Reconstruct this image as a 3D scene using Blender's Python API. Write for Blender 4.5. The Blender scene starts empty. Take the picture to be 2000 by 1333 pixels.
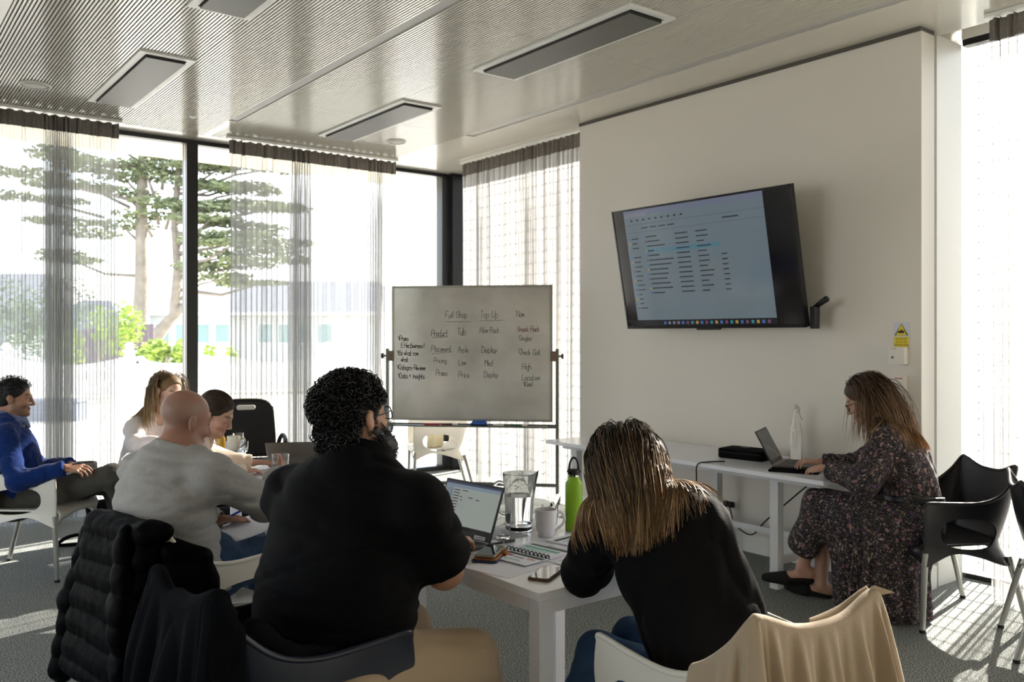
import bpy, math, random
import numpy as np
from mathutils import Vector, Matrix

C = bpy.context.scene.collection
SC = bpy.context.scene
rnd = random.Random(7)
nrng = np.random.default_rng(11)

# ------------------------------------------------------------------ camera, world, sun, exposure
YAW = math.radians(37.6)
cam_d = bpy.data.cameras.new('camera')
cam = bpy.data.objects.new('camera', cam_d)
C.objects.link(cam)
cam.location = (0, 0, 1.5)
cam.rotation_euler = (math.radians(90), 0, -YAW)
cam_d.sensor_fit = 'HORIZONTAL'
cam_d.sensor_width = 36.0
cam_d.lens = 36.0 * 1700 / 2000
cam_d.shift_y = -11.5 / 2000
cam_d.clip_start = 0.05
cam_d.clip_end = 400
cam_d.dof.use_dof = True
cam_d.dof.focus_distance = 3.1
cam_d.dof.aperture_fstop = 5.6
SC.camera = cam

SC.view_settings.view_transform = 'Standard'
SC.view_settings.look = 'None'
SC.view_settings.gamma = 1
SC.view_settings.use_curve_mapping = False
SC.view_settings.exposure = 1.4
SC.cycles.max_bounces = 10
SC.cycles.diffuse_bounces = 5
SC.cycles.glossy_bounces = 4
SC.cycles.transmission_bounces = 8
SC.cycles.transparent_max_bounces = 24
SC.cycles.sample_clamp_indirect = 6
SC.cycles.caustics_reflective = False
SC.cycles.caustics_refractive = False
SC.cycles.use_denoising = True

SUN_AZ = (0.977, 0.21)          # towards the sun, seen from the room
SUN_EL = math.radians(27)
wd = bpy.data.worlds.new('sky')
SC.world = wd
wd.use_nodes = True
wn, wl = wd.node_tree.nodes, wd.node_tree.links
wn.clear()
sky = wn.new('ShaderNodeTexSky')
sky.sky_type = 'NISHITA'
sky.sun_disc = False
sky.sun_elevation = SUN_EL
sky.sun_rotation = math.atan2(SUN_AZ[0], SUN_AZ[1])
sky.air_density = 1.0
sky.dust_density = 1.5
tc = wn.new('ShaderNodeTexCoord')
cl = wn.new('ShaderNodeTexNoise')
cl.inputs['Scale'].default_value = 2.6
cl.inputs['Detail'].default_value = 6
cr = wn.new('ShaderNodeValToRGB')
cr.color_ramp.elements[0].position = 0.36
cr.color_ramp.elements[1].position = 0.60
cm = wn.new('ShaderNodeMix'); cm.data_type = 'RGBA'
hs = wn.new('ShaderNodeVectorMath'); hs.operation = 'SCALE'; hs.inputs['Scale'].default_value = 0.42
cm.inputs['B'].default_value = (1.9, 1.95, 2.0, 1)
bgn = wn.new('ShaderNodeBackground')
bgn.inputs['Strength'].default_value = 1.0
wo = wn.new('ShaderNodeOutputWorld')
wl.new(tc.outputs['Generated'], cl.inputs['Vector'])
wl.new(cl.outputs['Fac'], cr.inputs['Fac'])
wl.new(cr.outputs['Color'], cm.inputs['Factor'])
wl.new(sky.outputs['Color'], hs.inputs[0])
wl.new(hs.outputs['Vector'], cm.inputs['A'])
wl.new(cm.outputs['Result'], bgn.inputs['Color'])
wl.new(bgn.outputs['Background'], wo.inputs['Surface'])

sd = bpy.data.lights.new('sun', 'SUN')
sd.energy = 13.0
sd.angle = math.radians(0.55)
sd.color = (1.0, 0.93, 0.82)
sun = bpy.data.objects.new('sun', sd)
C.objects.link(sun)
_dir = Vector((-SUN_AZ[0] * math.cos(SUN_EL), -SUN_AZ[1] * math.cos(SUN_EL), -math.sin(SUN_EL)))
sun.rotation_euler = _dir.to_track_quat('-Z', 'Y').to_euler()
sun.location = (12, 5, 8)

# ------------------------------------------------------------------ materials
MATS = {}
def srgb(r, g, b):
    def f(c):
        c /= 255.0
        return c / 12.92 if c <= 0.04045 else ((c + 0.055) / 1.055) ** 2.4
    return (f(r), f(g), f(b), 1.0)

def mat(name, col, rough=0.5, metal=0.0, bump=None, var=None, spec=0.5, coat=0.0, sheen=0.0, emit=None, trans=0.0, ior=1.45, attr=None, wave=None, sub=0.0):
    """Principled material; bump=(scale, strength, dist); var=(scale, amount) brightness noise; attr=colour attribute name."""
    if name in MATS:
        return MATS[name]
    m = bpy.data.materials.new(name)
    m.use_nodes = True
    N, L = m.node_tree.nodes, m.node_tree.links
    b = N['Principled BSDF']
    if len(col) == 3:
        col = (*col, 1)
    b.inputs['Base Color'].default_value = col
    b.inputs['Roughness'].default_value = rough
    b.inputs['Metallic'].default_value = metal
    b.inputs['Specular IOR Level'].default_value = spec
    b.inputs['Coat Weight'].default_value = coat
    b.inputs['Sheen Weight'].default_value = sheen
    b.inputs['Transmission Weight'].default_value = trans
    b.inputs['IOR'].default_value = ior
    if sub:
        b.inputs['Subsurface Weight'].default_value = sub
        b.inputs['Subsurface Radius'].default_value = (0.012, 0.005, 0.003)
    if emit:
        b.inputs['Emission Color'].default_value = emit[0]
        b.inputs['Emission Strength'].default_value = emit[1]
    src = None
    tcn = N.new('ShaderNodeTexCoord')
    if attr:
        a = N.new('ShaderNodeAttribute'); a.attribute_name = attr
        src = a.outputs['Color']
    if var:
        n = N.new('ShaderNodeTexNoise'); n.inputs['Scale'].default_value = var[0]; n.inputs['Detail'].default_value = 4
        L.new(tcn.outputs['Object'], n.inputs['Vector'])
        r = N.new('ShaderNodeMapRange')
        r.inputs['From Min'].default_value = 0.3; r.inputs['From Max'].default_value = 0.7
        r.inputs['To Min'].default_value = 1 - var[1]; r.inputs['To Max'].default_value = 1 + var[1]
        L.new(n.outputs['Fac'], r.inputs['Value'])
        mx = N.new('ShaderNodeVectorMath'); mx.operation = 'SCALE'
        if src:
            L.new(src, mx.inputs[0])
        else:
            mx.inputs[0].default_value = col[:3]
        L.new(r.outputs['Result'], mx.inputs['Scale'])
        src = mx.outputs['Vector']
    if src:
        L.new(src, b.inputs['Base Color'])
    if bump:
        n = N.new('ShaderNodeTexNoise'); n.inputs['Scale'].default_value = bump[0]; n.inputs['Detail'].default_value = 3
        if wave:
            mp = N.new('ShaderNodeMapping'); mp.inputs['Scale'].default_value = wave
            L.new(tcn.outputs['Object'], mp.inputs['Vector']); L.new(mp.outputs['Vector'], n.inputs['Vector'])
        else:
            L.new(tcn.outputs['Object'], n.inputs['Vector'])
        bp = N.new('ShaderNodeBump'); bp.inputs['Strength'].default_value = bump[1]; bp.inputs['Distance'].default_value = bump[2] if len(bump) > 2 else 0.01
        L.new(n.outputs['Fac'], bp.inputs['Height'])
        L.new(bp.outputs['Normal'], b.inputs['Normal'])
    MATS[name] = m
    return m

def mat_mix(name, build):
    if name in MATS:
        return MATS[name]
    m = bpy.data.materials.new(name); m.use_nodes = True
    N, L = m.node_tree.nodes, m.node_tree.links
    N.clear()
    out = N.new('ShaderNodeOutputMaterial')
    build(N, L, out)
    MATS[name] = m
    return m

def m_pane(N, L, out):
    t = N.new('ShaderNodeBsdfTransparent'); t.inputs['Color'].default_value = (0.965, 0.965, 0.96, 1)
    g = N.new('ShaderNodeBsdfGlossy'); g.inputs['Roughness'].default_value = 0.02
    f = N.new('ShaderNodeFresnel'); f.inputs['IOR'].default_value = 1.35
    mx = N.new('ShaderNodeMixShader')
    L.new(f.outputs[0], mx.inputs[0]); L.new(t.outputs[0], mx.inputs[1]); L.new(g.outputs[0], mx.inputs[2])
    L.new(mx.outputs[0], out.inputs[0])
PANE = mat_mix('window_glass', m_pane)

def m_sheer(colour, opac, edge):
    def b(N, L, out):
        t = N.new('ShaderNodeBsdfTransparent'); t.inputs['Color'].default_value = (1, 1, 1, 1)
        d = N.new('ShaderNodeBsdfDiffuse'); d.inputs['Color'].default_value = (*colour, 1)
        tr = N.new('ShaderNodeBsdfTranslucent'); tr.inputs['Color'].default_value = (*colour, 1)
        mx = N.new('ShaderNodeMixShader'); mx.inputs[0].default_value = 0.5
        L.new(d.outputs[0], mx.inputs[1]); L.new(tr.outputs[0], mx.inputs[2])
        lw = N.new('ShaderNodeLayerWeight'); lw.inputs['Blend'].default_value = 0.5
        mr = N.new('ShaderNodeMapRange')
        mr.inputs['From Min'].default_value = 0.15; mr.inputs['From Max'].default_value = 0.95
        mr.inputs['To Min'].default_value = opac; mr.inputs['To Max'].default_value = edge
        L.new(lw.outputs['Facing'], mr.inputs['Value'])
        # slubs of the weave
        tcx = N.new('ShaderNodeTexCoord'); mp = N.new('ShaderNodeMapping'); mp.inputs['Scale'].default_value = (4, 4, 160)
        nz = N.new('ShaderNodeTexNoise'); nz.inputs['Scale'].default_value = 1.0
        L.new(tcx.outputs['Object'], mp.inputs['Vector']); L.new(mp.outputs['Vector'], nz.inputs['Vector'])
        m2 = N.new('ShaderNodeMapRange'); m2.inputs['To Min'].default_value = -0.09; m2.inputs['To Max'].default_value = 0.09
        L.new(nz.outputs['Fac'], m2.inputs['Value'])
        ad = N.new('ShaderNodeMath'); ad.operation = 'ADD'; ad.use_clamp = True
        L.new(mr.outputs[0], ad.inputs[0]); L.new(m2.outputs[0], ad.inputs[1])
        m3 = N.new('ShaderNodeMixShader')
        L.new(ad.outputs[0], m3.inputs[0]); L.new(t.outputs[0], m3.inputs[1]); L.new(mx.outputs[0], m3.inputs[2])
        L.new(m3.outputs[0], out.inputs[0])
    return b
SHEER = mat_mix('sheer_curtain_fabric', m_sheer((0.50, 0.50, 0.50), 0.50, 0.90))
HEADER = mat('curtain_header_tape', srgb(122, 116, 110), 0.9, bump=(180, 0.3), var=(60, 0.15))

WALL = mat('wall_paint', srgb(222, 217, 208), 0.55, var=(1.6, 0.012))
WHITE_TRIM = mat('white_trim_paint', srgb(232, 232, 226), 0.45)
CEIL = mat('ceiling_enamel', srgb(206, 201, 189), 0.16, spec=0.9)
CEIL_DARK = mat('ceiling_gap_dark', srgb(84, 80, 73), 0.6)  # darker tone behind the ceiling ribs and on the strip above the wall
TRACK = mat('ceiling_track_paint', srgb(176, 174, 170), 0.45)
DIFFUSER = mat('light_diffuser_grey', srgb(96, 95, 90), 0.5, bump=(300, 0.1))
DARK_EDGE = mat('light_diffuser_edge', srgb(48, 46, 44), 0.5)
BLACK_FRAME = mat('black_window_frame', srgb(22, 23, 26), 0.35)
ALU = mat('brushed_aluminium', srgb(176, 176, 172), 0.33, metal=0.85)
CHROME = mat('chrome', srgb(205, 205, 205), 0.12, metal=1.0)
PLASTIC_W = mat('white_plastic', srgb(226, 222, 212), 0.35)
PLASTIC_D = mat('charcoal_plastic', srgb(36, 36, 41), 0.36)
PLASTIC_N = mat('navy_plastic', srgb(24, 30, 46), 0.30)
BLACK_PL = mat('black_plastic', srgb(20, 20, 22), 0.4)
RUBBER = mat('black_rubber', srgb(22, 22, 22), 0.7)
LAMINATE = mat('white_laminate', srgb(232, 234, 242), 0.22, spec=0.55)
TABLE_EDGE = mat('table_edge_white', srgb(222, 223, 231), 0.4)
WHITE_METAL = mat('white_powder_coat', srgb(212, 214, 216), 0.38)
GREY_METAL = mat('grey_steel_stand', srgb(104, 106, 102), 0.4, metal=0.35)
PAPER = mat('paper_white', srgb(234, 236, 248), 0.7)
PRINT_DK = mat('print_dark_green', srgb(70, 92, 84), 0.7)
PRINT_TEAL = mat('print_teal', srgb(130, 190, 178), 0.7)
PRINT_GREY = mat('print_grey', srgb(165, 168, 170), 0.7)
PRINT_BLK = mat('print_black', srgb(40, 42, 46), 0.7)
PRINT_RED = mat('print_red', srgb(170, 80, 90), 0.7)
PRINT_GREEN = mat('print_green', srgb(130, 160, 60), 0.7)
CERAMIC = mat('white_ceramic', srgb(226, 226, 234), 0.15, spec=0.6)
GLASS = mat('clear_glass', (1, 1, 1, 1), 0.0, trans=1.0, ior=1.45)
WATER = mat('clear_water', (0.95, 0.98, 1, 1), 0.0, trans=1.0, ior=1.33)
BLACK_SOFT = mat('black_fabric_plain', srgb(12, 12, 14), 0.9, spec=0.1, bump=(200, 0.3))

def m_carpet(N, L, out):
    b = N.new('ShaderNodeBsdfPrincipled'); b.inputs['Roughness'].default_value = 0.95; b.inputs['Specular IOR Level'].default_value = 0.15
    tcx = N.new('ShaderNodeTexCoord')
    n1 = N.new('ShaderNodeTexNoise'); n1.inputs['Scale'].default_value = 150; n1.inputs['Detail'].default_value = 2
    n2 = N.new('ShaderNodeTexNoise'); n2.inputs['Scale'].default_value = 1.3; n2.inputs['Detail'].default_value = 3
    L.new(tcx.outputs['Object'], n1.inputs['Vector']); L.new(tcx.outputs['Object'], n2.inputs['Vector'])
    r = N.new('ShaderNodeValToRGB')
    e = r.color_ramp.elements
    e[0].position = 0.38; e[0].color = srgb(72, 76, 75)
    e[1].position = 0.63; e[1].color = srgb(174, 178, 174)
    x = r.color_ramp.elements.new(0.5); x.color = srgb(119, 123, 122)
    L.new(n1.outputs['Fac'], r.inputs['Fac'])
    mr = N.new('ShaderNodeMapRange'); mr.inputs['To Min'].default_value = 0.86; mr.inputs['To Max'].default_value = 1.1
    L.new(n2.outputs['Fac'], mr.inputs['Value'])
    s = N.new('ShaderNodeVectorMath'); s.operation = 'SCALE'
    L.new(r.outputs[0], s.inputs[0]); L.new(mr.outputs[0], s.inputs['Scale'])
    L.new(s.outputs[0], b.inputs['Base Color'])
    bp = N.new('ShaderNodeBump'); bp.inputs['Strength'].default_value = 0.6; bp.inputs['Distance'].default_value = 0.006
    L.new(n1.outputs['Fac'], bp.inputs['Height']); L.new(bp.outputs[0], b.inputs['Normal'])
    L.new(b.outputs[0], out.inputs[0])
CARPET = mat_mix('grey_carpet', m_carpet)

# ------------------------------------------------------------------ mesh helpers
def V3(p): return np.array(p, float)
def unit(v):
    v = np.asarray(v, float); return v / max(1e-9, np.linalg.norm(v))

class MB:
    """collects vertices and faces (with a material slot per face) and links them as ONE mesh object"""
    def __init__(s): s.v = []; s.f = []; s.m = []; s.cur = 0; s.cols = None
    def add(s, vs, fs):
        o = len(s.v); s.v += [tuple(map(float, p)) for p in vs]
        for f in fs: s.f.append(tuple(i + o for i in f)); s.m.append(s.cur)
        return s
    def mat(s, i): s.cur = i; return s
    def box(s, lo, hi, M=None):
        (x0, y0, z0), (x1, y1, z1) = lo, hi
        v = [(x0,y0,z0),(x1,y0,z0),(x1,y1,z0),(x0,y1,z0),(x0,y0,z1),(x1,y0,z1),(x1,y1,z1),(x0,y1,z1)]
        if M is not None: v = [M @ Vector(p) for p in v]
        return s.add(v, [(0,3,2,1),(4,5,6,7),(0,1,5,4),(1,2,6,5),(2,3,7,6),(3,0,4,7)])
    def tube(s, pts, r, n=10, cap=True, closed=False):
        """swept tube through pts; r = radius, list of radii, or (rx, ry) pairs"""
        P = np.array(pts, float); k = len(P)
        rs = r if isinstance(r, (list, tuple, np.ndarray)) else [r] * k
        T = np.zeros_like(P)
        for i in range(k):
            a = P[(i - 1) % k] if (closed or i > 0) else P[i]
            b = P[(i + 1) % k] if (closed or i < k - 1) else P[i]
            T[i] = unit(b - a)
        up = np.array([0, 0, 1.0]) if abs(T[0][2]) < 0.9 else np.array([1.0, 0, 0])
        u = unit(np.cross(up, T[0])); vs = []
        for i in range(k):
            u = unit(u - T[i] * np.dot(u, T[i])); w = np.cross(T[i], u)
            for j in range(n):
                a = 2 * math.pi * j / n
                vs.append(P[i] + (u * math.cos(a) + w * math.sin(a)) * rs[i])
        fs = []
        for i in range(k if closed else k - 1):
            i2 = (i + 1) % k
            for j in range(n):
                j2 = (j + 1) % n
                fs.append((i*n+j, i*n+j2, i2*n+j2, i2*n+j))
        if cap and not closed:
            fs.append(tuple(range(n - 1, -1, -1))); fs.append(tuple((k-1)*n + j for j in range(n)))
        return s.add(vs, fs)
    def lathe(s, prof, n=24, c=(0, 0, 0), cap0=True, cap1=True):
        """prof = [(r, z)...] spun about z through c"""
        vs = []; k = len(prof)
        for (r, z) in prof:
            for j in range(n):
                a = 2 * math.pi * j / n
                vs.append((c[0] + r * math.cos(a), c[1] + r * math.sin(a), c[2] + z))
        fs = [(i*n+j, i*n+(j+1)%n, (i+1)*n+(j+1)%n, (i+1)*n+j) for i in range(k-1) for j in range(n)]
        if cap0: fs.append(tuple(range(n-1, -1, -1)))
        if cap1: fs.append(tuple((k-1)*n+j for j in range(n)))
        return s.add(vs, fs)
    def grid(s, P, flip=False):
        """P[i][j] points"""
        P = np.asarray(P, float); a, b = P.shape[:2]
        fs = []
        for i in range(a-1):
            for j in range(b-1):
                q = (i*b+j, i*b+j+1, (i+1)*b+j+1, (i+1)*b+j)
                fs.append(q[::-1] if flip else q)
        return s.add(P.reshape(-1, 3), fs)
    def ell(s, c, r, n=14, k=8, M=None):
        vs = []
        for i in range(1, k):
            t = math.pi * i / k
            for j in range(n):
                a = 2*math.pi*j/n
                vs.append((r[0]*math.sin(t)*math.cos(a), r[1]*math.sin(t)*math.sin(a), r[2]*math.cos(t)))
        vs += [(0, 0, r[2]), (0, 0, -r[2])]
        if M is not None: vs = [M @ Vector(p) for p in vs]
        vs = [(p[0]+c[0], p[1]+c[1], p[2]+c[2]) for p in vs]
        fs = [(i*n+j, (i+1)*n+j, (i+1)*n+(j+1)%n, i*n+(j+1)%n) for i in range(k-2) for j in range(n)]
        t, b = (k-1)*n, (k-1)*n+1
        fs += [(t, j, (j+1)%n) for j in range(n)] + [(b, (k-2)*n+(j+1)%n, (k-2)*n+j) for j in range(n)]
        return s.add(vs, fs)
    def prism(s, poly, z0, z1):
        n = len(poly)
        vs = [(x, y, z0) for x, y in poly] + [(x, y, z1) for x, y in poly]
        return s.add(vs, [tuple(range(n-1, -1, -1)), tuple(range(n, 2*n))] + [(i, (i+1)%n, n+(i+1)%n, n+i) for i in range(n)])
    def rbox(s, lo, hi, r, n=4, M=None):
        """box with rounded vertical edges and softened top/bottom rim"""
        (x0, y0, z0), (x1, y1, z1) = lo, hi
        def ring(ins, z):
            pts = []
            rr = max(1e-5, r - ins)
            for (cx, cy, a0) in ((x1-r, y1-r, 0), (x0+r, y1-r, 90), (x0+r, y0+r, 180), (x1-r, y0+r, 270)):
                for i in range(n+1):
                    a = math.radians(a0 + 90*i/n); pts.append((cx + rr*math.cos(a), cy + rr*math.sin(a), z))
            return pts
        e = min(r*0.35, (z1-z0)*0.3)
        rings = [ring(e, z0), ring(0, z0+e), ring(0, z1-e), ring(e, z1)]
        k = len(rings[0]); vs = [p for R_ in rings for p in R_]
        if M is not None: vs = [M @ Vector(p) for p in vs]
        fs = [(i*k+j, i*k+(j+1)%k, (i+1)*k+(j+1)%k, (i+1)*k+j) for i in range(3) for j in range(k)]
        fs += [tuple(range(k-1, -1, -1)), tuple(3*k+j for j in range(k))]
        return s.add(vs, fs)
    def build(s, name, mats, parent=None, smooth=False, loc=None, rot=None, angle=None):
        me = bpy.data.meshes.new(name)
        me.from_pydata(s.v, [], s.f)
        if not isinstance(mats, (list, tuple)): mats = [mats]
        for m in mats: me.materials.append(m)
        if len(mats) > 1: me.polygons.foreach_set('material_index', s.m)
        if s.cols is not None:
            at = me.color_attributes.new('Col', 'FLOAT_COLOR', 'POINT')
            at.data.foreach_set('color', np.asarray(s.cols, dtype=np.float32).ravel())
        if smooth:
            if angle: me.set_sharp_from_angle(angle=math.radians(angle))
            me.polygons.foreach_set('use_smooth', [True] * len(me.polygons))
        me.update()
        o = bpy.data.objects.new(name, me); C.objects.link(o)
        if parent: o.parent = parent
        if loc is not None: o.location = loc
        if rot is not None: o.rotation_euler = rot
        return o

def tag(o, label, cat, group=None, kind=None):
    o['label'] = label; o['category'] = cat
    if group: o['group'] = group
    if kind: o['kind'] = kind
    return o
def thing(name, label, cat, loc=(0, 0, 0), rz=0.0, group=None):
    o = bpy.data.objects.new(name, None); C.objects.link(o)
    o.empty_display_size = 0.1
    o.location = loc; o.rotation_euler = (0, 0, rz)
    return tag(o, label, cat, group)
def struct(o):
    o['kind'] = 'structure'; return o
def dup(root, loc, rz, label, group=None):
    r = root.copy(); C.objects.link(r); r.location = loc; r.rotation_euler = (0, 0, rz); r['label'] = label
    if group: r['group'] = group
    for ch in list(root.children):
        c = ch.copy(); C.objects.link(c); c.parent = r
        for g in list(ch.children):
            d = g.copy(); C.objects.link(d); d.parent = c
    return r
def noise3(P, f, seed=0, octv=3):
    """cheap smooth noise from warped sines, about -1..1"""
    P = np.asarray(P, float) * f; r = np.random.default_rng(seed); o = np.zeros(P.shape[:-1]); a = 1.0; t = 0
    for k in range(octv):
        for _ in range(3):
            d = unit(r.normal(size=3)); d2 = unit(r.normal(size=3))
            o = o + a * np.sin(P @ d * (1.0 * 2**k) + r.uniform(0, 6.28) + 1.3 * np.sin(P @ d2 * (0.7 * 2**k) + r.uniform(0, 6.28)))
        t += a * 1.7; a *= 0.5
    return o / t
# ================================================================== the setting
XL, YB, XG, YG, ZC = -3.0, -3.0, 5.52, 8.18, 3.30   # left wall, back wall, right glazing, far glazing, ceiling
fl = MB().box((XL - 0.2, YB - 0.2, -0.12), (XG + 0.03, YG + 0.03, 0.0)).build('floor', CARPET); struct(fl)

# --- ceiling: backing slab with ribbed metal panels below it
ce = MB()
ce.box((XL - 0.2, YB - 0.2, 3.335), (5.22, YG + 0.05, 3.50))
ce.box((5.22, 2.60, 3.335), (XG + 0.05, YG + 0.05, 3.50))
ce.box((5.22, YB - 0.2, 3.43), (XG + 0.05, 2.60, 3.50))
ce.box((XL - 0.2, YB - 0.2, ZC), (0.73, YG, 3.335))                 # plain border left of the ribs
ce.box((4.54, YB - 0.2, ZC), (5.22, YG, 3.335))                     # plain strip over the screen wall
ce.box((5.22, 2.60, ZC), (XG, YG, 3.335))
ce.box((0.73, 7.90, ZC), (4.54, YG, 3.335))
ceiling = ce.build('ceiling', CEIL); struct(ceiling)
rec = MB()
rec.box((2.57, YB, 3.308), (2.645, 7.23, 3.334)); rec.box((4.45, YB, 3.308), (4.54, 6.47, 3.334))
rec.build('ceiling_track', TRACK, ceiling)
YS = [-3.0, -0.65, 1.72, 4.09, 6.46, 7.90]
def ribbed(x0, x1, y0, y1):
    m = MB(); m.mat(1).box((x0, y0, 3.318), (x1, y1, 3.333)); m.mat(0)
    n = max(1, round((x1 - x0) / 0.0205)); p = (x1 - x0) / n
    for i in range(n):
        a = x0 + p * (i + 0.22); b = x0 + p * (i + 0.78)
        m.add([(a, y0, 3.319), (a, y0, ZC), (b, y0, ZC), (b, y0, 3.319), (a, y1, 3.319), (a, y1, ZC), (b, y1, ZC), (b, y1, 3.319)],
              [(0, 1, 5, 4), (1, 2, 6, 5), (2, 3, 7, 6), (0, 3, 2, 1), (4, 5, 6, 7)])
    m.build('ceiling_panel', [CEIL, CEIL_DARK], ceiling)
for i in range(5):
    a, b = YS[i] + 0.002, YS[i + 1] - 0.002
    for (x0, x1) in ((0.732, 1.483), (1.838, 2.568), (2.648, 3.377), (3.748, 4.448)):
        ribbed(x0, x1, a, b)
LIGHT_Y = [(0.92, 2.41), (3.34, 4.83), (5.76, 7.25)]
gaps = [(-3.0, 0.92), (2.41, 3.34), (4.83, 5.76), (7.25, 7.90)]
for (x0, x1) in ((1.485, 1.836), (3.379, 3.746)):
    for (a, b) in gaps: ribbed(x0, x1, a + 0.002, b - 0.002)
tr = MB(); tr.box((2.57, 7.232, ZC), (2.645, 7.898, 3.334)); tr.box((4.45, 6.472, ZC), (4.54, 7.898, 3.334)); tr.build('ceiling_infill', CEIL, ceiling)
# --- ceiling lights (switched off)
lab = {(0, 1): 'white-framed grey ceiling light just overhead, before the one by the round speaker',
       (0, 2): 'white-framed grey ceiling light above the wide window curtain, nearer the round speaker',
       (1, 1): 'longest-looking white-framed grey ceiling light, nearest the wall screen',
       (1, 2): 'smaller-looking white-framed grey ceiling light above the window corner and the whiteboard',
       (0, 0): 'white-framed grey ceiling light overhead in the ribbed left ceiling field', (1, 0): 'white-framed grey ceiling light overhead in the ribbed right ceiling field'}
for c, (x0, x1) in enumerate(((1.487, 1.834), (3.383, 3.742))):
    for k, (y0, y1) in enumerate(LIGHT_Y):
        t = thing('ceiling_light', lab[(c, k)], 'light', ((x0 + x1) / 2, (y0 + y1) / 2, ZC), 0, 'recessed ceiling lights')
        hx, hy = (x1 - x0) / 2, (y1 - y0) / 2
        f = MB()
        for lo, hi in (((-hx, -hy, -0.012), (-hx + 0.045, hy, 0.03)), ((hx - 0.045, -hy, -0.012), (hx, hy, 0.03)),
                       ((-hx + 0.045, -hy, -0.012), (hx - 0.045, -hy + 0.045, 0.03)), ((-hx + 0.045, hy - 0.045, -0.012), (hx - 0.045, hy, 0.03))):
            f.box(lo, hi)
        f.build('frame', WHITE_TRIM, t)
        MB().box((-hx + 0.04, -hy + 0.04, 0.02), (hx - 0.04, hy - 0.04, 0.03)).build('housing', DARK_EDGE, t)
        d = MB(); d.mat(1).box((-hx + 0.052, -hy + 0.06, -0.026), (hx - 0.052, hy - 0.06, 0.02)); d.mat(0).box((-hx + 0.052, -hy + 0.06, -0.028), (hx - 0.052, hy - 0.06, -0.026))
        d.build('diffuser', [DIFFUSER, DARK_EDGE], t)
def round_speaker(x, y, r, label):
    t = thing('ceiling_speaker', label, 'speaker', (x, y, ZC), 0, 'round ceiling speakers')
    MB().lathe([(r, 0.0), (r, -0.008), (r * 0.93, -0.012), (r * 0.9, -0.008), (r * 0.9, 0.0)], 32).build('rim', WHITE_TRIM, t, True, angle=40)
    MB().lathe([(r * 0.9, -0.006), (r * 0.3, -0.009), (0.001, -0.0095)], 32).build('grille', mat('speaker_grille', srgb(205, 203, 196), 0.6, bump=(500, 0.4)), t, True)
round_speaker(1.10, 7.04, 0.105, 'round white ceiling speaker above the first wide curtain')
round_speaker(4.08, 7.06, 0.09, 'small round ceiling speaker beside the light near the window corner')
t = tag(MB().lathe([(0.03, 0.0), (0.028, -0.012), (0.012, -0.02), (0.001, -0.02)], 16, (2.28, 7.25, ZC), cap0=False).build('ceiling_sensor', WHITE_TRIM, None, True, angle=50), 'tiny white ceiling sensor in front of the black window mullion', 'sensor')

# --- walls
w = MB().box((4.98, 2.56, 0.0), (5.13, 5.52, 3.275)).build('wall_right', WALL); struct(w)
w = MB().box((5.19, 2.575, 0.0), (XG - 0.02, 5.50, 3.30)).build('trim_1', WHITE_TRIM); struct(w)
w = MB().box((5.13, 2.66, 0.0), (5.19, 5.45, 3.30)).build('trim_2', mat('green_grey_trim', srgb(196, 199, 184), 0.5)); struct(w)
w = MB()
for lo, hi in (((XL - 0.15, YB - 0.15, 0), (XL, 2.4, 3.335)), ((XL - 0.15, 5.6, 0), (XL, YG, 3.335)), ((XL - 0.15, 2.4, 0), (XL, 5.6, 0.35)), ((XL - 0.15, 2.4, 2.7), (XL, 5.6, 3.335))): w.box(lo, hi)
struct(w.build('wall_left', WALL))
w = MB().box((XL, YB - 0.15, 0), (XG, YB, 3.43)).build('wall_back', WALL); struct(w)
bb = MB(); bb.box((4.966, 2.546, 0.0), (4.98, 5.52, 0.135)); bb.box((4.98, 2.546, 0), (5.134, 2.56, 0.135)); struct(bb.build('baseboard_right', WHITE_TRIM))
bb = MB(); bb.box((5.18, 2.56, 0.0), (5.48, 2.575, 0.15)); struct(bb.build('baseboard_return', WHITE_TRIM))
bb = MB(); bb.box((XL, YB, 0.0), (XL + 0.012, YG - 0.1, 0.12)); struct(bb.build('baseboard_left', WHITE_TRIM))
struct(MB().box((4.97, 2.56, 3.275), (5.13, 5.52, 3.335)).build('shadow_gap_strip', CEIL_DARK))  # dark strip standing in for the shade of the gap above the wall
struct(MB().box((XG - 0.03, YB, 3.33), (XG + 0.05, 2.57, 3.50)).build('trim_4', WHITE_TRIM))

# --- glazing
def window(name, parts, panes):
    t = bpy.data.objects.new(name, None); C.objects.link(t); struct(t)
    for nm, lo, hi in parts: MB().box(lo, hi).build(nm, BLACK_FRAME, t)
    for lo, hi in panes: MB().box(lo, hi).build('pane', PANE, t)
mx = [-2.95, -0.20, 2.55, 5.29]
parts = [('head_frame', (XL, YG - 0.03, 3.262), (5.36, YG + 0.06, 3.30)), ('sill_frame', (XL, YG - 0.04, 0.0), (5.36, YG + 0.06, 0.05))]
for x in mx[1:3]: parts.append(('mullion', (x - 0.05, YG - 0.06, 0.05), (x + 0.052, YG + 0.07, 3.262)))
parts.append(('corner_post', (5.27, YG - 0.07, 0.05), (5.36, YG + 0.06, 3.262)))
panes = [((a + 0.053, YG - 0.004, 0.05), (b - 0.052, YG + 0.004, 3.262)) for a, b in zip(mx[:-1], mx[1:])]
window('window_1', parts, panes)
parts = [('head_frame', (XG - 0.03, 5.50, 3.262), (XG + 0.05, YG - 0.05, 3.30)), ('sill_frame', (XG - 0.03, 5.50, 0.0), (XG + 0.05, YG - 0.05, 0.04)),
         ('corner_post', (5.375, YG - 0.12, 0.0), (XG + 0.04, YG + 0.05, 3.30))]
window('window_2', parts, [((XG - 0.004, 5.50, 0.04), (XG + 0.004, YG - 0.14, 3.262))])
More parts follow.
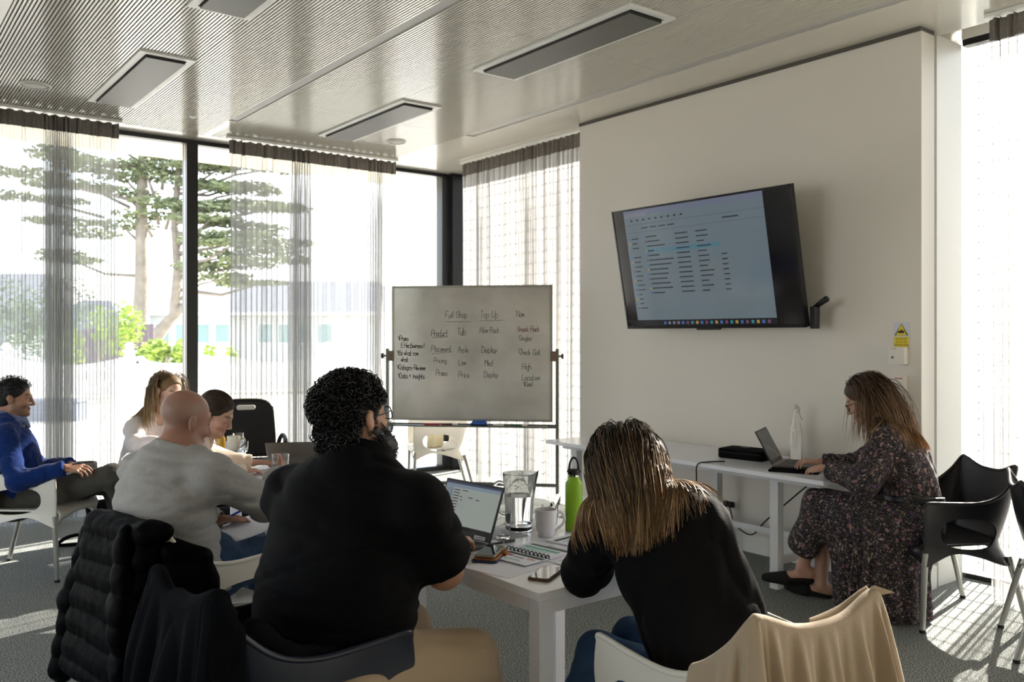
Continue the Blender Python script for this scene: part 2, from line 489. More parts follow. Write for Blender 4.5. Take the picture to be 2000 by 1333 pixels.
parts = [('head_frame', (XG - 0.02, YB, 3.29), (XG + 0.05, 2.57, 3.335)), ('sill_frame', (XG - 0.02, YB, 0.0), (XG + 0.05, 2.57, 0.03)),
         ('mullion', (XG - 0.05, -0.9, 0.03), (XG + 0.05, -0.8, 3.29))]
window('window_3', parts, [((XG - 0.004, -0.8, 0.03), (XG + 0.004, 2.57, 3.29)), ((XG - 0.004, YB, 0.03), (XG + 0.004, -0.9, 3.29))])

window('added_fill_window', [('head_frame', (XL - 0.12, 2.4, 2.64), (XL - 0.02, 5.6, 2.7)), ('sill_frame', (XL - 0.12, 2.4, 0.35), (XL - 0.02, 5.6, 0.41)), ('mullion', (XL - 0.12, 3.95, 0.41), (XL - 0.02, 4.05, 2.64))],  # unseen window added for fill light, sized by the brightness it gives
       [((XL - 0.074, 2.4, 0.41), (XL - 0.066, 3.95, 2.64)), ((XL - 0.074, 4.05, 0.41), (XL - 0.066, 5.6, 2.64))])
# --- sheer curtains
def curtain(label, p0, p1, seed, dense=(), wl=0.072, group='sheer window curtains', sag=None):
    """hangs from p0 to p1 (plan points); dense = [(start, end, factor)] lengths where the cloth is bunched"""
    p0, p1 = V3(p0), V3(p1); Ln = np.linalg.norm(p1 - p0); d = (p1 - p0) / Ln; nrm = np.array([-d[1], d[0]])
    r = np.random.default_rng(seed); n = int(Ln / 0.0045)
    s = np.linspace(0, Ln, n)
    k = np.full(n, 2 * math.pi / wl) * (1 + 0.42 * noise3(np.c_[s, s * 0, s * 0], 2.2, seed))
    A = 0.024 + 0.013 * noise3(np.c_[s, s * 0 + 3, s * 0], 3.0, seed + 1)
    for (a, b, f) in dense:
        wgt = np.clip(1 - np.abs((s - (a + b) / 2) / ((b - a) / 2)) ** 4, 0, 1)
        k = k * (1 + (f - 1) * wgt); A = A * (1 + 0.8 * wgt)
    ph = np.cumsum(k) * (s[1] - s[0])
    t = thing('curtain', label, 'curtain', (p0[0], p0[1], 0), 0, group)
    def surf(zs, amp, sq, fine=0.0):
        rows = []
        for z in zs:
            q = (3.15 - z) / 3.15
            off = A * amp(z) * (2.2 * np.exp(-((np.mod(ph + 0.15 * np.sin(3 * q + seed), 2 * math.pi) - math.pi) / 0.42) ** 2) * (0.55 + 0.45 * np.sin(0.37 * ph + seed)) + 0.30 * np.sin(0.31 * ph + 1.2 * q + seed)) + 0.012 * q * np.sin(s * 5 + 2 * q + seed)
            off = off + fine * np.sin(s * 2 * math.pi / 0.034)
            al = s + A * amp(z) * sq * np.sin(2 * ph)
            xy = np.outer(al, d) + np.outer(off, nrm)
            rows.append(np.c_[xy, np.full(n, z)])
        return rows
    zs = list(np.linspace(0.012, 3.15, 12))
    MB().grid(surf(zs, lambda z: 0.55 + 0.5 * min(1, (3.15 - z) / 0.5), 0.42)).build('sheer_panel', SHEER, t, True)
    hd = surf([3.145, 3.20, 3.262], lambda z: 0.5, 0.2, 0.004)
    hd[2][:, 2] += 0.012 * np.sin(s * 2 * math.pi / 0.16) ** 2
    o = MB().grid(hd).build('header_tape', HEADER, t, True)
    m = o.modifiers.new('solid', 'SOLIDIFY'); m.thickness = 0.004
    M = MB(); M.box((min(0, d[0] * Ln) - 0.02, min(0, d[1] * Ln) - 0.02, 3.278), (max(0, d[0] * Ln) + 0.02, max(0, d[1] * Ln) + 0.02, 3.298)); M.build('curtain_track', WHITE_TRIM, t)
curtain('wide sheer grey curtain over the window behind the man in blue', (-2.6, 7.78), (1.84, 7.78), 3, dense=[(3.86, 4.12, 2.0), (0.6, 0.9, 1.7)])
curtain('sheer grey curtain hanging between the black mullion and the whiteboard', (2.77, 7.78), (4.49, 7.78), 5, dense=[(0.58, 0.80, 2.0), (1.42, 1.6, 1.8)])
curtain('sunlit sheer curtain behind the whiteboard, next to the wall with the screen', (5.10, 7.47), (5.10, 5.54), 8, dense=[(0.25, 0.45, 1.8), (0.95, 1.2, 1.7)], wl=0.085)
curtain('bright sheer curtain behind the charcoal chair beside the white pilaster', (5.09, 2.23), (5.09, -1.6), 12, dense=[(0.02, 0.10, 1.6), (0.55, 0.85, 1.9)], wl=0.085)

# ================================================================== outside
GROUND = mat('pale_concrete', srgb(206, 204, 198), 0.85, var=(0.8, 0.06))
ROAD = mat('asphalt', srgb(150, 148, 146), 0.9, var=(2, 0.08))
struct(MB().box((-60, YG + 0.04, -0.10), (30, 20.5, -0.02)).build('ground', GROUND))
struct(MB().box((-60, 20.5, -0.14), (60, 120, -0.06)).build('ground_verge', mat('dry_verge', srgb(190, 186, 168), 0.95, var=(0.6, 0.12))))
struct(MB().box((XG + 0.06, -40, -0.11), (30, YG + 0.04, -0.03)).build('ground_terrace', mat('terrace_paving', srgb(112, 114, 108), 0.9, var=(1.5, 0.12))))
sf = MB(); sf.box((XL - 0.3, YG + 0.05, 3.31), (5.50, 9.22, 3.50)); sf.box((XG + 0.05, YB - 0.3, 3.42), (5.58, 9.22, 3.50))
struct(sf.build('roof_soffit', mat('soffit_cream', srgb(226, 218, 196), 0.6)))
struct(MB().box((XL - 0.4, YB - 0.4, 3.505), (5.60, 9.24, 3.62)).build('roof', WHITE_TRIM))
# mesh screen in front of the right-hand glazing
sc = thing('mesh_screen', 'fine rectangular metal mesh screen outside the glazing behind the sunlit curtains', 'screen', (5.74, 0, 0))
def mesh_screen(y0, y1):
    m = MB()
    y = y0
    while y <= y1:
        m.box((-0.003, y - 0.003, 0.0), (0.003, y + 0.003, 3.42)); y += 0.05
    z = 0.05
    while z < 3.4:
        m.box((-0.006, y0, z - 0.0025), (-0.003, y1, z + 0.0025)); z += 0.102
    o = m.build('wire_mesh', mat('mesh_wire', srgb(120, 122, 122), 0.5, metal=0.2), sc); o['kind'] = 'stuff'
    for yy in (y0, y1): MB().box((-0.02, yy - 0.02, -0.03), (0.02, yy + 0.02, 3.45)).build('post', WHITE_METAL, sc)
mesh_screen(5.55, 8.0); mesh_screen(-3.0, 2.6)

FENCE_W = mat('white_fence_paint', srgb(240, 240, 240), 0.6)
ROOF_T = mat('roof_shingle', srgb(128, 130, 136), 0.85, var=(3, 0.1))
HOUSE_W = mat('white_weatherboard', srgb(232, 234, 236), 0.7)
LEAF_D = mat('cypress_foliage', srgb(112, 122, 92), 0.9, var=(0.9, 0.25))
LEAF_L = mat('bright_leaf', srgb(140, 165, 72), 0.8, var=(2.0, 0.3))
LEAF_M = mat('hedge_leaf', srgb(96, 120, 84), 0.85, var=(1.2, 0.3))
BARK = mat('grey_bark', srgb(128, 121, 114), 0.95, bump=(9, 0.8, 0.05), var=(3, 0.2))

def foliage_mb(clumps, size, seed):
    """clumps = [(centre, (rx, ry, rz), count)] of small tilted leaf sprays"""
    r = np.random.default_rng(seed); m = MB()
    for c, rad, cnt in clumps:
        q = r.normal(size=(cnt, 3)); q /= np.linalg.norm(q, axis=1)[:, None]; q *= r.uniform(0.15, 1, (cnt, 1)) ** 0.5
        P = np.array(c) + q * np.array(rad)
        for p in P:
            a = unit(r.normal(size=3) * np.array([1, 1, 0.35])); b = unit(np.cross(a, r.normal(size=3))); L_ = size * r.uniform(0.6, 1.4)
            m.add([p - a * L_ , p + b * L_ * 0.45, p + a * L_, p - b * L_ * 0.45], [(0, 1, 2, 3)])
    return m
def polar(px, d):                     # a plan point: bearing in the old survey grid, distance along the view axis
    a = (px - 1000) / 1700 * d
    return np.array([math.sin(YAW) * d + math.cos(YAW) * a, math.cos(YAW) * d - math.sin(YAW) * a])
# big cypress across the street
base = polar(275, 35)
tree = thing('cypress_tree', 'tall layered cypress tree with two pale trunks beyond the white picket fence', 'tree', (base[0], base[1], -0.06))
right = np.array([0.79, -0.61, 0]); deep = np.array([0.61, 0.79, 0]); upv = np.array([0, 0, 1.0])
def tp(a, z, b=0): return right * a + deep * b + upv * z
m = MB(); m.tube([tp(0.05, 0), tp(0, 1.6), tp(0.05, 4), tp(0.02, 7), tp(0.2, 10), tp(0.3, 13.5)], [0.42, 0.34, 0.27, 0.22, 0.16, 0.06], 10)
m.build('trunk', BARK, tree, True)
m = MB(); m.tube([tp(0.1, 0.8), tp(0.7, 1.6), tp(1.35, 2.4), tp(1.5, 4.2), tp(1.35, 6.2), tp(1.6, 9), tp(1.7, 12)], [0.3, 0.27, 0.2, 0.18, 0.14, 0.1, 0.05], 10)
m.tube([tp(1.2, 2.2), tp(1.75, 2.75)], [0.18, 0.15], 10); m.build('trunk', BARK, tree, True)
r = np.random.default_rng(5); cl = []
for i in range(46):
    z = 4.0 + 9.0 * (i / 46) ** 0.9; a = r.uniform(-1, 1); sgn = 1 if r.random() > 0.42 else -1
    reach = r.uniform(1.4, 4.6) * (1.15 - 0.35 * z / 13); st = tp(0.05 if sgn < 0 else 1.45, z - 0.6)
    en = st + right * sgn * reach + deep * a * 2 + upv * r.uniform(0.1, 0.9)
    mid = (st + en) / 2 + upv * r.uniform(-0.4, 0.2)
    if i % 2 == 0: MB().tube([st, mid, en], [0.09, 0.06, 0.025], 6).build('branch', BARK, tree, True)
    nq = 2 if sgn > 0 else 1
    for q in range(nq):
        cc = en - right * sgn * reach * 0.38 * q
        cl.append((cc, (r.uniform(0.8, 1.5), r.uniform(0.7, 1.2), r.uniform(0.12, 0.22)), 260))
for (a, z) in ((2.6, 8.5), (3.2, 7.7), (2.4, 6.9), (3.3, 6.3), (2.7, 5.6), (3.6, 5.0), (2.5, 4.5), (3.4, 4.1), (-0.4, 8.6), (0.5, 8.2), (1.3, 8.5), (-0.6, 7.5), (0.9, 7.1), (0.2, 6.6), (1.7, 6.9), (-0.7, 6.2), (4.2, 4.6), (5.2, 5.2), (4.6, 6.1), (5.6, 6.9), (4.4, 7.6), (5.4, 8.5), (-2.4, 7.8), (-3.2, 9.0), (-1.2, 9.6), (0.8, 10.5), (2.6, 10.2), (3.5, 9.4), (1.2, 8.8), (-0.6, 8.1), (2.2, 7.9), (-4.4, 8.3), (-5.4, 7.4), (-6.2, 8.4)):
    cl.append((tp(a, z - 0.2), (1.4, 0.9, 0.20), 330))
    MB().tube([tp(a * 0.35 + 0.4, z - 1.1), tp(a * 0.7, z - 0.5), tp(a, z - 0.25)], [0.08, 0.05, 0.02], 6).build('branch', BARK, tree, True)
o = foliage_mb(cl, 0.115, 3).build('foliage', LEAF_D, tree); o['kind'] = 'stuff'

# white picket fence with ball-topped posts
pts = [polar(-260, 21), polar(12, 21.3), polar(253, 21.8), polar(430, 23.5), polar(640, 24.5), polar(900, 25)]
fz = thing('picket_fence', 'white picket fence with ball-topped posts across the street', 'fence', (pts[2][0], pts[2][1], -0.06))
loc0 = np.array([pts[2][0], pts[2][1]])
for i, p in enumerate(pts):
    q = p - loc0
    m = MB(); m.box((q[0] - 0.1, q[1] - 0.1, 0), (q[0] + 0.1, q[1] + 0.1, 1.12)); m.box((q[0] - 0.14, q[1] - 0.14, 1.12), (q[0] + 0.14, q[1] + 0.14, 1.17))
    m.build('post', FENCE_W, fz); m = MB().ell((q[0], q[1], 1.27), (0.11, 0.11, 0.11)); m.build('post_ball', FENCE_W, fz, True)
for a, b in zip(pts[:-1], pts[1:]):
    L_ = np.linalg.norm(b - a); n = int(L_ / 0.105); d = (b - a) / L_; nr = np.array([-d[1], d[0]]); m = MB(); rl = MB()
    for k in range(1, n):
        s = k / n; c = a + (b - a) * s - loc0; h = 1.08 - 0.26 * math.sin(math.pi * s) ** 0.8
        A = c - d * 0.04 - nr * 0.01; B = c + d * 0.04 - nr * 0.01; D = A + nr * 0.02; E = B + nr * 0.02; T = c
        m.add([(*A, 0.05), (*B, 0.05), (*E, 0.05), (*D, 0.05), (*A, h), (*B, h), (*E, h), (*D, h)], [(0, 1, 5, 4), (1, 2, 6, 5), (2, 3, 7, 6), (3, 0, 4, 7), (4, 5, 6, 7)])
    m.build('picket', FENCE_W, fz)['kind'] = 'stuff'
    for z in (0.25, 0.7):
        u0, u1 = a - loc0 + nr * 0.03, b - loc0 + nr * 0.03
        rl.tube([(*u0, z), (*u1, z)], 0.04, 4)
    rl.build('rail', FENCE_W, fz)
lp = polar(274, 20.6)
lb = thing('letterbox', 'small white house-shaped letterbox on a post beside the picket fence', 'letterbox', (lp[0], lp[1], -0.06), -0.66)
MB().box((-0.05, -0.05, 0), (0.05, 0.05, 0.62)).build('post', FENCE_W, lb)
MB().box((-0.17, -0.12, 0.62), (0.17, 0.12, 0.86)).build('box', FENCE_W, lb)
MB().add([(-0.2, -0.15, 0.86), (0.2, -0.15, 0.86), (0, -0.15, 1.06), (-0.2, 0.15, 0.86), (0.2, 0.15, 0.86), (0, 0.15, 1.06)], [(0, 1, 2), (3, 5, 4), (0, 2, 5, 3), (1, 4, 5, 2), (0, 3, 4, 1)]).build('roof', FENCE_W, lb)
MB().ell((0, -0.135, 0.92), (0.06, 0.02, 0.06)).build('slot', BLACK_PL, lb, True)
# house behind the fence
hc = polar(470, 46)
hz = math.radians(-37.6)
hs_ = thing('house', 'white weatherboard house with grey shingle roof beyond the cypress', 'house', (hc[0], hc[1], -0.06), hz)
MB().box((-4.9, 0, 0), (9, 8, 2.75)).build('wall', HOUSE_W, hs_)
def hip(x0, x1, y0, y1, z0, z1, ins):
    ym = (y0 + y1) / 2
    return MB().add([(x0, y0, z0), (x1, y0, z0), (x1, y1, z0), (x0, y1, z0), (x0 + ins, ym, z1), (x1 - ins, ym, z1)], [(0, 1, 5, 4), (1, 2, 5), (2, 3, 4, 5), (3, 0, 4), (0, 3, 2, 1)])
hip(-5.5, 9.6, -0.6, 8.6, 2.72, 4.65, 3.0).build('roof', ROOF_T, hs_)
MB().box((-5.5, -0.66, 2.6), (9.6, -0.56, 2.76)).build('gutter', HOUSE_W, hs_)
MB().box((-10.5, -3.2, 0), (-4.9, 3.5, 1.75)).build('wall', HOUSE_W, hs_)
hip(-10.9, -4.4, -3.6, 3.9, 1.72, 3.4, 2.6).build('roof', mat('dark_roof_shingle', srgb(92, 98, 110), 0.85, var=(3, 0.1)), hs_)
WPANE = mat('house_window_glass', srgb(150, 175, 178), 0.15)
for i in range(8):
    x = -4.55 + i * 1.05 + (1.2 if i > 3 else 0)
    f = MB(); f.box((x, -0.08, 1.05), (x + 0.92, 0.0, 2.25)); fo = f.build('window_frame', FENCE_W, hs_)
    MB().box((x + 0.12, -0.1, 1.18), (x + 0.80, -0.078, 2.12)).build('pane', WPANE, fo)
# dark board fence, shrubs, hedge and a second building seen through the sheer curtain
fp = polar(235, 31)
bf = thing('board_fence', 'plum grey board fence behind the tree trunk', 'fence', (fp[0], fp[1], -0.06), -0.66)
for k in range(14): MB().box((-1.6 + k * 0.2, 0, 0), (-1.415 + k * 0.2, 0.03, 1.95 - 0.035 * max(0, 7 - k))).build('plank', mat('plum_boards', srgb(96, 84, 96), 0.8), bf)
def shrub(name, label, px, d, rx, rz, n, M, seed, z=0.5):
    p = polar(px, d); t = thing(name, label, 'bush', (p[0], p[1], -0.06))
    r = np.random.default_rng(seed)
    cl = [((r.uniform(-rx, rx), r.uniform(-0.5, 0.5), z * rz + r.uniform(-0.3, 0.4) * rz), (rx * 0.45, 0.45, rz * 0.4), n // 8) for _ in range(8)]
    o = foliage_mb(cl, 0.10, seed).build('foliage', M, t); o['kind'] = 'stuff'
    MB().tube([(0, 0, 0), (0.05, 0, z * rz)], 0.05, 6).build('stem', BARK, t)
shrub('bush', 'sunlit yellow-green bush behind the picket fence by the mullion', 322, 24.5, 0.62, 0.62, 1300, LEAF_L, 4, 1.55)
shrub('bush', 'small green shrub behind the fence post past the mullion', 436, 26, 0.28, 0.5, 300, LEAF_L, 6, 1.9)
shrub('hedge', 'tall dark hedge seen dimly through the first wide curtain', 100, 36, 2.6, 2.8, 2600, LEAF_M, 8, 0.75)
shrub('hedge', 'hedge at the edge of the view through the first wide curtain', -190, 36, 2.4, 3.2, 2600, LEAF_M, 9, 0.75)
shrub('bush', 'low shrub at the foot of the hedge behind the curtain', 190, 27, 1.0, 1.6, 900, LEAF_L, 10, 0.9)
bp = polar(-20, 48)
b2 = thing('grey_building', 'grey gabled building seen dimly through the first wide curtain', 'house', (bp[0], bp[1], -0.06), -0.66)
MB().box((-5, 0, 0), (3.5, 7, 3.0)).build('wall', mat('grey_render', srgb(150, 154, 162), 0.8), b2); hip(-5.5, 4, -0.5, 7.5, 2.95, 5.2, 2.5).build('roof', ROOF_T, b2)
pp = polar(105, 15.5)
pl = thing('low_wall', 'low blue-grey garden wall outside the window behind the man in blue', 'garden wall', (pp[0], pp[1], -0.02), -0.66)
MB().box((-0.9, -0.2, 0), (0.5, 0.2, 0.34)).build('block', mat('slate_block', srgb(92, 100, 118), 0.8, var=(6, 0.1)), pl); MB().box((-0.94, -0.24, 0.34), (0.54, 0.24, 0.40)).build('capping', mat('slate_cap', srgb(110, 116, 130), 0.7), pl)
# ================================================================== furniture
def curve_pts(P, n):
    """Catmull-Rom through rows of P, n samples"""
    P = np.asarray(P, float); k = len(P)
    Q = np.vstack([2 * P[0] - P[1], P, 2 * P[-1] - P[-2]])
    out = []
    for t in np.linspace(0, k - 1 - 1e-9, n):
        i = int(t); u = t - i; a, b, c, d = Q[i:i + 4]
        out.append(0.5 * ((2 * b) + (-a + c) * u + (2 * a - 5 * b + 4 * c - d) * u * u + (-a + 3 * b - 3 * c + d) * u ** 3))
    return np.array(out)

# rim and seat-level plan of the moulded armchair, left arm tip round the back to the right arm tip (x forward, y left)
_half_rim = [(0.255, 0.262, 0.628), (0.235, 0.272, 0.652), (0.10, 0.276, 0.648), (-0.04, 0.272, 0.646), (-0.15, 0.262, 0.672), (-0.235, 0.244, 0.738), (-0.285, 0.218, 0.812), (-0.292, 0.185, 0.816), (-0.30, 0.09, 0.782)]
_half_mid = [(0.25, 0.25, 0.43), (0.235, 0.256, 0.43), (0.10, 0.258, 0.43), (-0.04, 0.252, 0.43), (-0.13, 0.235, 0.43), (-0.18, 0.205, 0.43), (-0.205, 0.16, 0.43), (-0.21, 0.13, 0.43), (-0.218, 0.06, 0.43)]
_half_low = [(0.256, 0.252, 0.335), (0.235, 0.262, 0.335), (0.10, 0.262, 0.392), (-0.04, 0.262, 0.372), (-0.15, 0.262, 0.335), (-0.225, 0.248, 0.318), (-0.245, 0.19, 0.33), (-0.242, 0.15, 0.36), (-0.24, 0.07, 0.375)]
def _full(h, mid): return [p for p in h] + [mid] + [(x, -y, z) for x, y, z in h[::-1]]
RIM = curve_pts(_full(_half_rim, (-0.303, 0, 0.774)), 97)
MID = curve_pts(_full(_half_mid, (-0.22, 0, 0.43)), 97)
LOW = curve_pts(_full(_half_low, (-0.24, 0, 0.378)), 97)

def chair_meshes(M_shell):
    """shell (back, arms, aprons with the oval openings), seat, rim bead, four legs; made once per colour"""
    n = 97; rows = []
    for v in np.linspace(0, 1, 13):
        if v < 0.3: q = v / 0.3; P = LOW * (1 - q) + MID * q
        else:
            q = (v - 0.3) / 0.7; P = MID * (1 - q) + RIM * q
            bul = math.sin(math.pi * q) * 0.012
            c = np.array([0.0, 0, 0]); out = P - c; out[:, 2] = 0; P = P + np.array([unit(o) for o in out]) * bul
        rows.append(P)
    sh = MB().grid(np.array(rows)).build('shell', M_shell, None, True)
    bm_ = sh.modifiers.new('th', 'SOLIDIFY'); bm_.thickness = 0.011; bm_.offset = 0
    cut = MB(); prof = []
    for i in range(40):
        a = 2 * math.pi * i / 40; ca, sa = math.cos(a), math.sin(a)
        e = 0.8
        prof.append((0.012 + 0.162 * math.copysign(abs(ca) ** e, ca), 0.492 + 0.080 * math.copysign(abs(sa) ** e, sa) + 0.10 * ca * 0.16))
    m = len(prof)
    cut.add([(x, -0.5, z) for x, z in prof] + [(x, 0.5, z) for x, z in prof], [tuple(range(m)), tuple(range(2 * m - 1, m - 1, -1))] + [(i, m + i, m + (i + 1) % m, (i + 1) % m) for i in range(m)])
    co = cut.build('cutter', M_shell)
    bo = sh.modifiers.new('hole', 'BOOLEAN'); bo.object = co; bo.operation = 'DIFFERENCE'; bo.solver = 'EXACT'
    dg = bpy.context.evaluated_depsgraph_get(); dg.update()
    me = bpy.data.meshes.new_from_object(sh.evaluated_get(dg)); me.name = 'shell'
    me.set_sharp_from_angle(angle=math.radians(42)); me.polygons.foreach_set('use_smooth', [True] * len(me.polygons))
    bpy.data.objects.remove(sh); bpy.data.objects.remove(co)
    out = {'shell': me}
    # seat pan
    rows = []
    inner = MID.copy()
    for q in np.linspace(0, 1, 9):
        P = inner * 1.0; P[:, 0] = P[:, 0] * q + 0.03 * (1 - q); P[:, 1] *= q
        P[:, 2] = 0.43 - 0.022 * (1 - q ** 2)
        rows.append(P)
    sm = MB().grid(np.array(rows)); k = len(sm.v)
    fr = [(0.25, y, 0.43 - 0.012 * (1 - (y / 0.25) ** 2)) for y in np.linspace(0.25, -0.25, 15)]
    fr2 = [(0.268, y, 0.405) for y in np.linspace(0.245, -0.245, 15)]; fr3 = [(0.255, y, 0.352 + 0.04 * (1 - (y / 0.245) ** 2)) for y in np.linspace(0.245, -0.245, 15)]
    bk = [(0.03, 0, 0.408)] * 15
    sm.grid(np.array([bk, fr, fr2, fr3]), True)
    o = sm.build('seat', M_shell, None, True); md = o.modifiers.new('t', 'SOLIDIFY'); md.thickness = 0.010; md.offset = -1
    dg = bpy.context.evaluated_depsgraph_get(); dg.update()
    out['seat'] = bpy.data.meshes.new_from_object(o.evaluated_get(dg)); bpy.data.objects.remove(o)
    R2 = RIM.copy(); R2[:, 2] += 0.001
    ts = MB().tube(R2, 0.0095, 8); o = ts.build('rim', M_shell, None, True); out['rim'] = o.data; bpy.data.objects.remove(o)
    legs = []
    for sx, sy in ((1, 1), (1, -1), (-1, 1), (-1, -1)):
        top = (0.243, sy * 0.25, 0.40) if sx > 0 else (-0.222, sy * 0.243, 0.37)
        bot = (0.258, sy * 0.252, 0.012) if sx > 0 else (-0.318, sy * 0.258, 0.012)
        a = MB().tube([top, bot], [0.0165, 0.0135], 12).build('leg', ALU, None, True, angle=50)
        b = MB().tube([(bot[0], bot[1], 0.016), (bot[0], bot[1], 0.0)], 0.0155, 12).build('foot_cap', RUBBER, None, True, angle=50)
        legs.append((a.data, b.data)); bpy.data.objects.remove(a); bpy.data.objects.remove(b)
    out['legs'] = legs
    return out
_CH = {}
def armchair(label, loc, az, colour, group=None):
    M = {'white': PLASTIC_W, 'charcoal': PLASTIC_D, 'navy': PLASTIC_N}[colour]
    if colour not in _CH: _CH[colour] = chair_meshes(M)
    d = _CH[colour]
    t = thing('armchair', label, 'chair', (loc[0], loc[1], 0), math.radians(az), group)
    for nm in ('shell', 'seat', 'rim'):
        o = bpy.data.objects.new(nm, d[nm]); C.objects.link(o); o.parent = t
    for a, b in d['legs']:
        o = bpy.data.objects.new('leg', a); C.objects.link(o); o.parent = t
        c = bpy.data.objects.new('foot_cap', b); C.objects.link(c); c.parent = o
    return t
G = 'moulded plastic armchairs'
armchair('white plastic armchair under the man in the blue sweater', (0.98, 6.22), -37, 'white', G)
armchair('white plastic armchair with a black puffer jacket over its back', (1.125, 3.49), 14, 'white', G)
armchair('navy plastic armchair with a black sweatshirt over its back', (1.02, 2.40), 4, 'navy', G)
armchair('white plastic armchair with a beige coat over its back', (1.93, 1.52), 82, 'white', G)
armchair('charcoal plastic armchair beside the bright curtain under the woman in floral dress', (4.66, 2.30), 150, 'charcoal', G)
armchair('white plastic armchair by the window corner under the whiteboard, side on', (4.56, 7.10), 155, 'white', G)

# stacked charcoal chair at the edge of the view
t = armchair('charcoal plastic armchair cut off by the edge of the view beside the bright curtain', (4.64, 1.60), -60, 'charcoal', G)

# upholstered conference chair with handle slot (black pads on a white frame)
def conf_chair(label, loc, az, shell, pad, group):
    t = thing('conference_chair', label, 'chair', (loc[0], loc[1], 0), math.radians(az), group)
    P = []
    for z in np.linspace(0.50, 0.97, 15):
        q = (z - 0.5) / 0.47
        hw = 0.235 - 0.03 * max(0, (q - 0.35)) - (0.03 * max(0, (q - 0.86) / 0.14) ** 2)
        P.append([(-0.20 - 0.08 * q - 0.02 * (1 - (y / hw) ** 2) if hw else 0, y, z - 0.03 * (abs(y) / hw) ** 4 * (q > 0.9)) for y in np.linspace(-hw, hw, 15)])
    bk = MB().grid(np.array(P)).build('backrest', pad, t, True); md = bk.modifiers.new('s', 'SOLIDIFY'); md.thickness = 0.03
    for dx in (0.0, -0.045):
        MB().rbox((-0.075, -0.02, -0.006), (0.075, 0.02, 0.006), 0.019, 5, Matrix.Translation((-0.262 + (0.028 if dx == 0 else -0.052), 0, 0.905)) @ Matrix.Rotation(math.radians(90), 4, 'Z') @ Matrix.Rotation(math.radians(80), 4, 'X')).build('handle_slot', mat('slot_light', srgb(214, 212, 206), 0.6), bk)
    bs = MB(); Pb = [[(x - 0.042, y * 1.03, z + 0.004) for x, y, z in row] for row in P]; o = bs.grid(np.array(Pb)).build('back_shell', shell, t, True); md = o.modifiers.new('s', 'SOLIDIFY'); md.thickness = 0.012
    MB().rbox((-0.22, -0.24, 0.43), (0.25, 0.24, 0.495), 0.07, 5).build('seat_pad', pad, t, True, angle=40)
    MB().rbox((-0.23, -0.25, 0.37), (0.25, 0.25, 0.428), 0.07, 5).build('seat_shell', shell, t, True, angle=40)
    for sy in (-1, 1):
        a = MB(); a.tube(curve_pts([(-0.24, sy * 0.25, 0.56), (-0.20, sy * 0.275, 0.66), (-0.05, sy * 0.285, 0.685), (0.18, sy * 0.28, 0.675), (0.215, sy * 0.275, 0.64), (0.20, sy * 0.262, 0.44)], 22), 0.017, 10)
        a.build('arm', pad, t, True)
        for (x0, x1) in ((0.2, 0.235), (-0.2, -0.25)):
            lg = MB().tube([(x0, sy * 0.235, 0.39), (x1, sy * 0.25, 0.0)], 0.013, 10).build('leg', GREY_METAL if shell is PLASTIC_W else ALU, t, True)
    return t
PAD = mat('black_seat_pad', srgb(19, 20, 22), 0.55, bump=(150, 0.15))
conf_chair('black padded conference chair on a white shell behind the table with mugs', (2.56, 6.78), -108, PLASTIC_W, PAD, 'conference chairs')
conf_chair('dark blue-grey conference chair with a pale handle slot peeping out beside the whiteboard post', (3.88, 7.36), -125, PLASTIC_W, mat('slate_pad', srgb(62, 72, 86), 0.5), 'conference chairs')

# ---- front table
def table(name, label, x0, x1, y0, y1, h, loc, rz=0, leg=0.054, group='white meeting tables'):
    t = thing(name, label, 'table', loc, rz, group)
    tp_ = MB(); tp_.box((x0, y0, h - 0.026), (x1, y1, h)); o = tp_.build('tabletop', LAMINATE, t)
    b = o.modifiers.new('b', 'BEVEL'); b.width = 0.002; b.segments = 2
    ins = 0.012; zt = h - 0.030
    for lo, hi in (((x0 + ins, y0 + ins + leg, zt - 0.042), (x0 + ins + 0.03, y1 - ins - leg, zt)), ((x1 - ins - 0.03, y0 + ins + leg, zt - 0.042), (x1 - ins, y1 - ins - leg, zt)),
                   ((x0 + ins + leg, y0 + ins, zt - 0.042), (x1 - ins - leg, y0 + ins + 0.03, zt)), ((x0 + ins + leg, y1 - ins - 0.03, zt - 0.042), (x1 - ins - leg, y1 - ins, zt))):
        MB().box(lo, hi).build('apron', TABLE_EDGE, t)
    for x in (x0 + ins, x1 - ins - leg):
        for y in (y0 + ins, y1 - ins - leg):
            q = MB().box((x, y, 0), (x + leg, y + leg, zt)).build('leg', TABLE_EDGE, t); b = q.modifiers.new('b', 'BEVEL'); b.width = 0.002
    return t
FT = table('meeting_table', 'white meeting table in front holding the laptop, pitcher and green bottle', 0, 0.765, 0, 0.81, 0.72, (1.665, 2.028, 0))
table('meeting_table', 'white table in the middle of the group before the woman in cream', 0, 0.72, 0, 0.75, 0.72, (1.60, 4.50, 0), math.radians(-15))
table('meeting_table', 'white table behind the bald man with the mug and glasses on its corner', -0.75, 0, 0, 0.80, 0.72, (2.09, 5.56, 0), math.radians(-20))

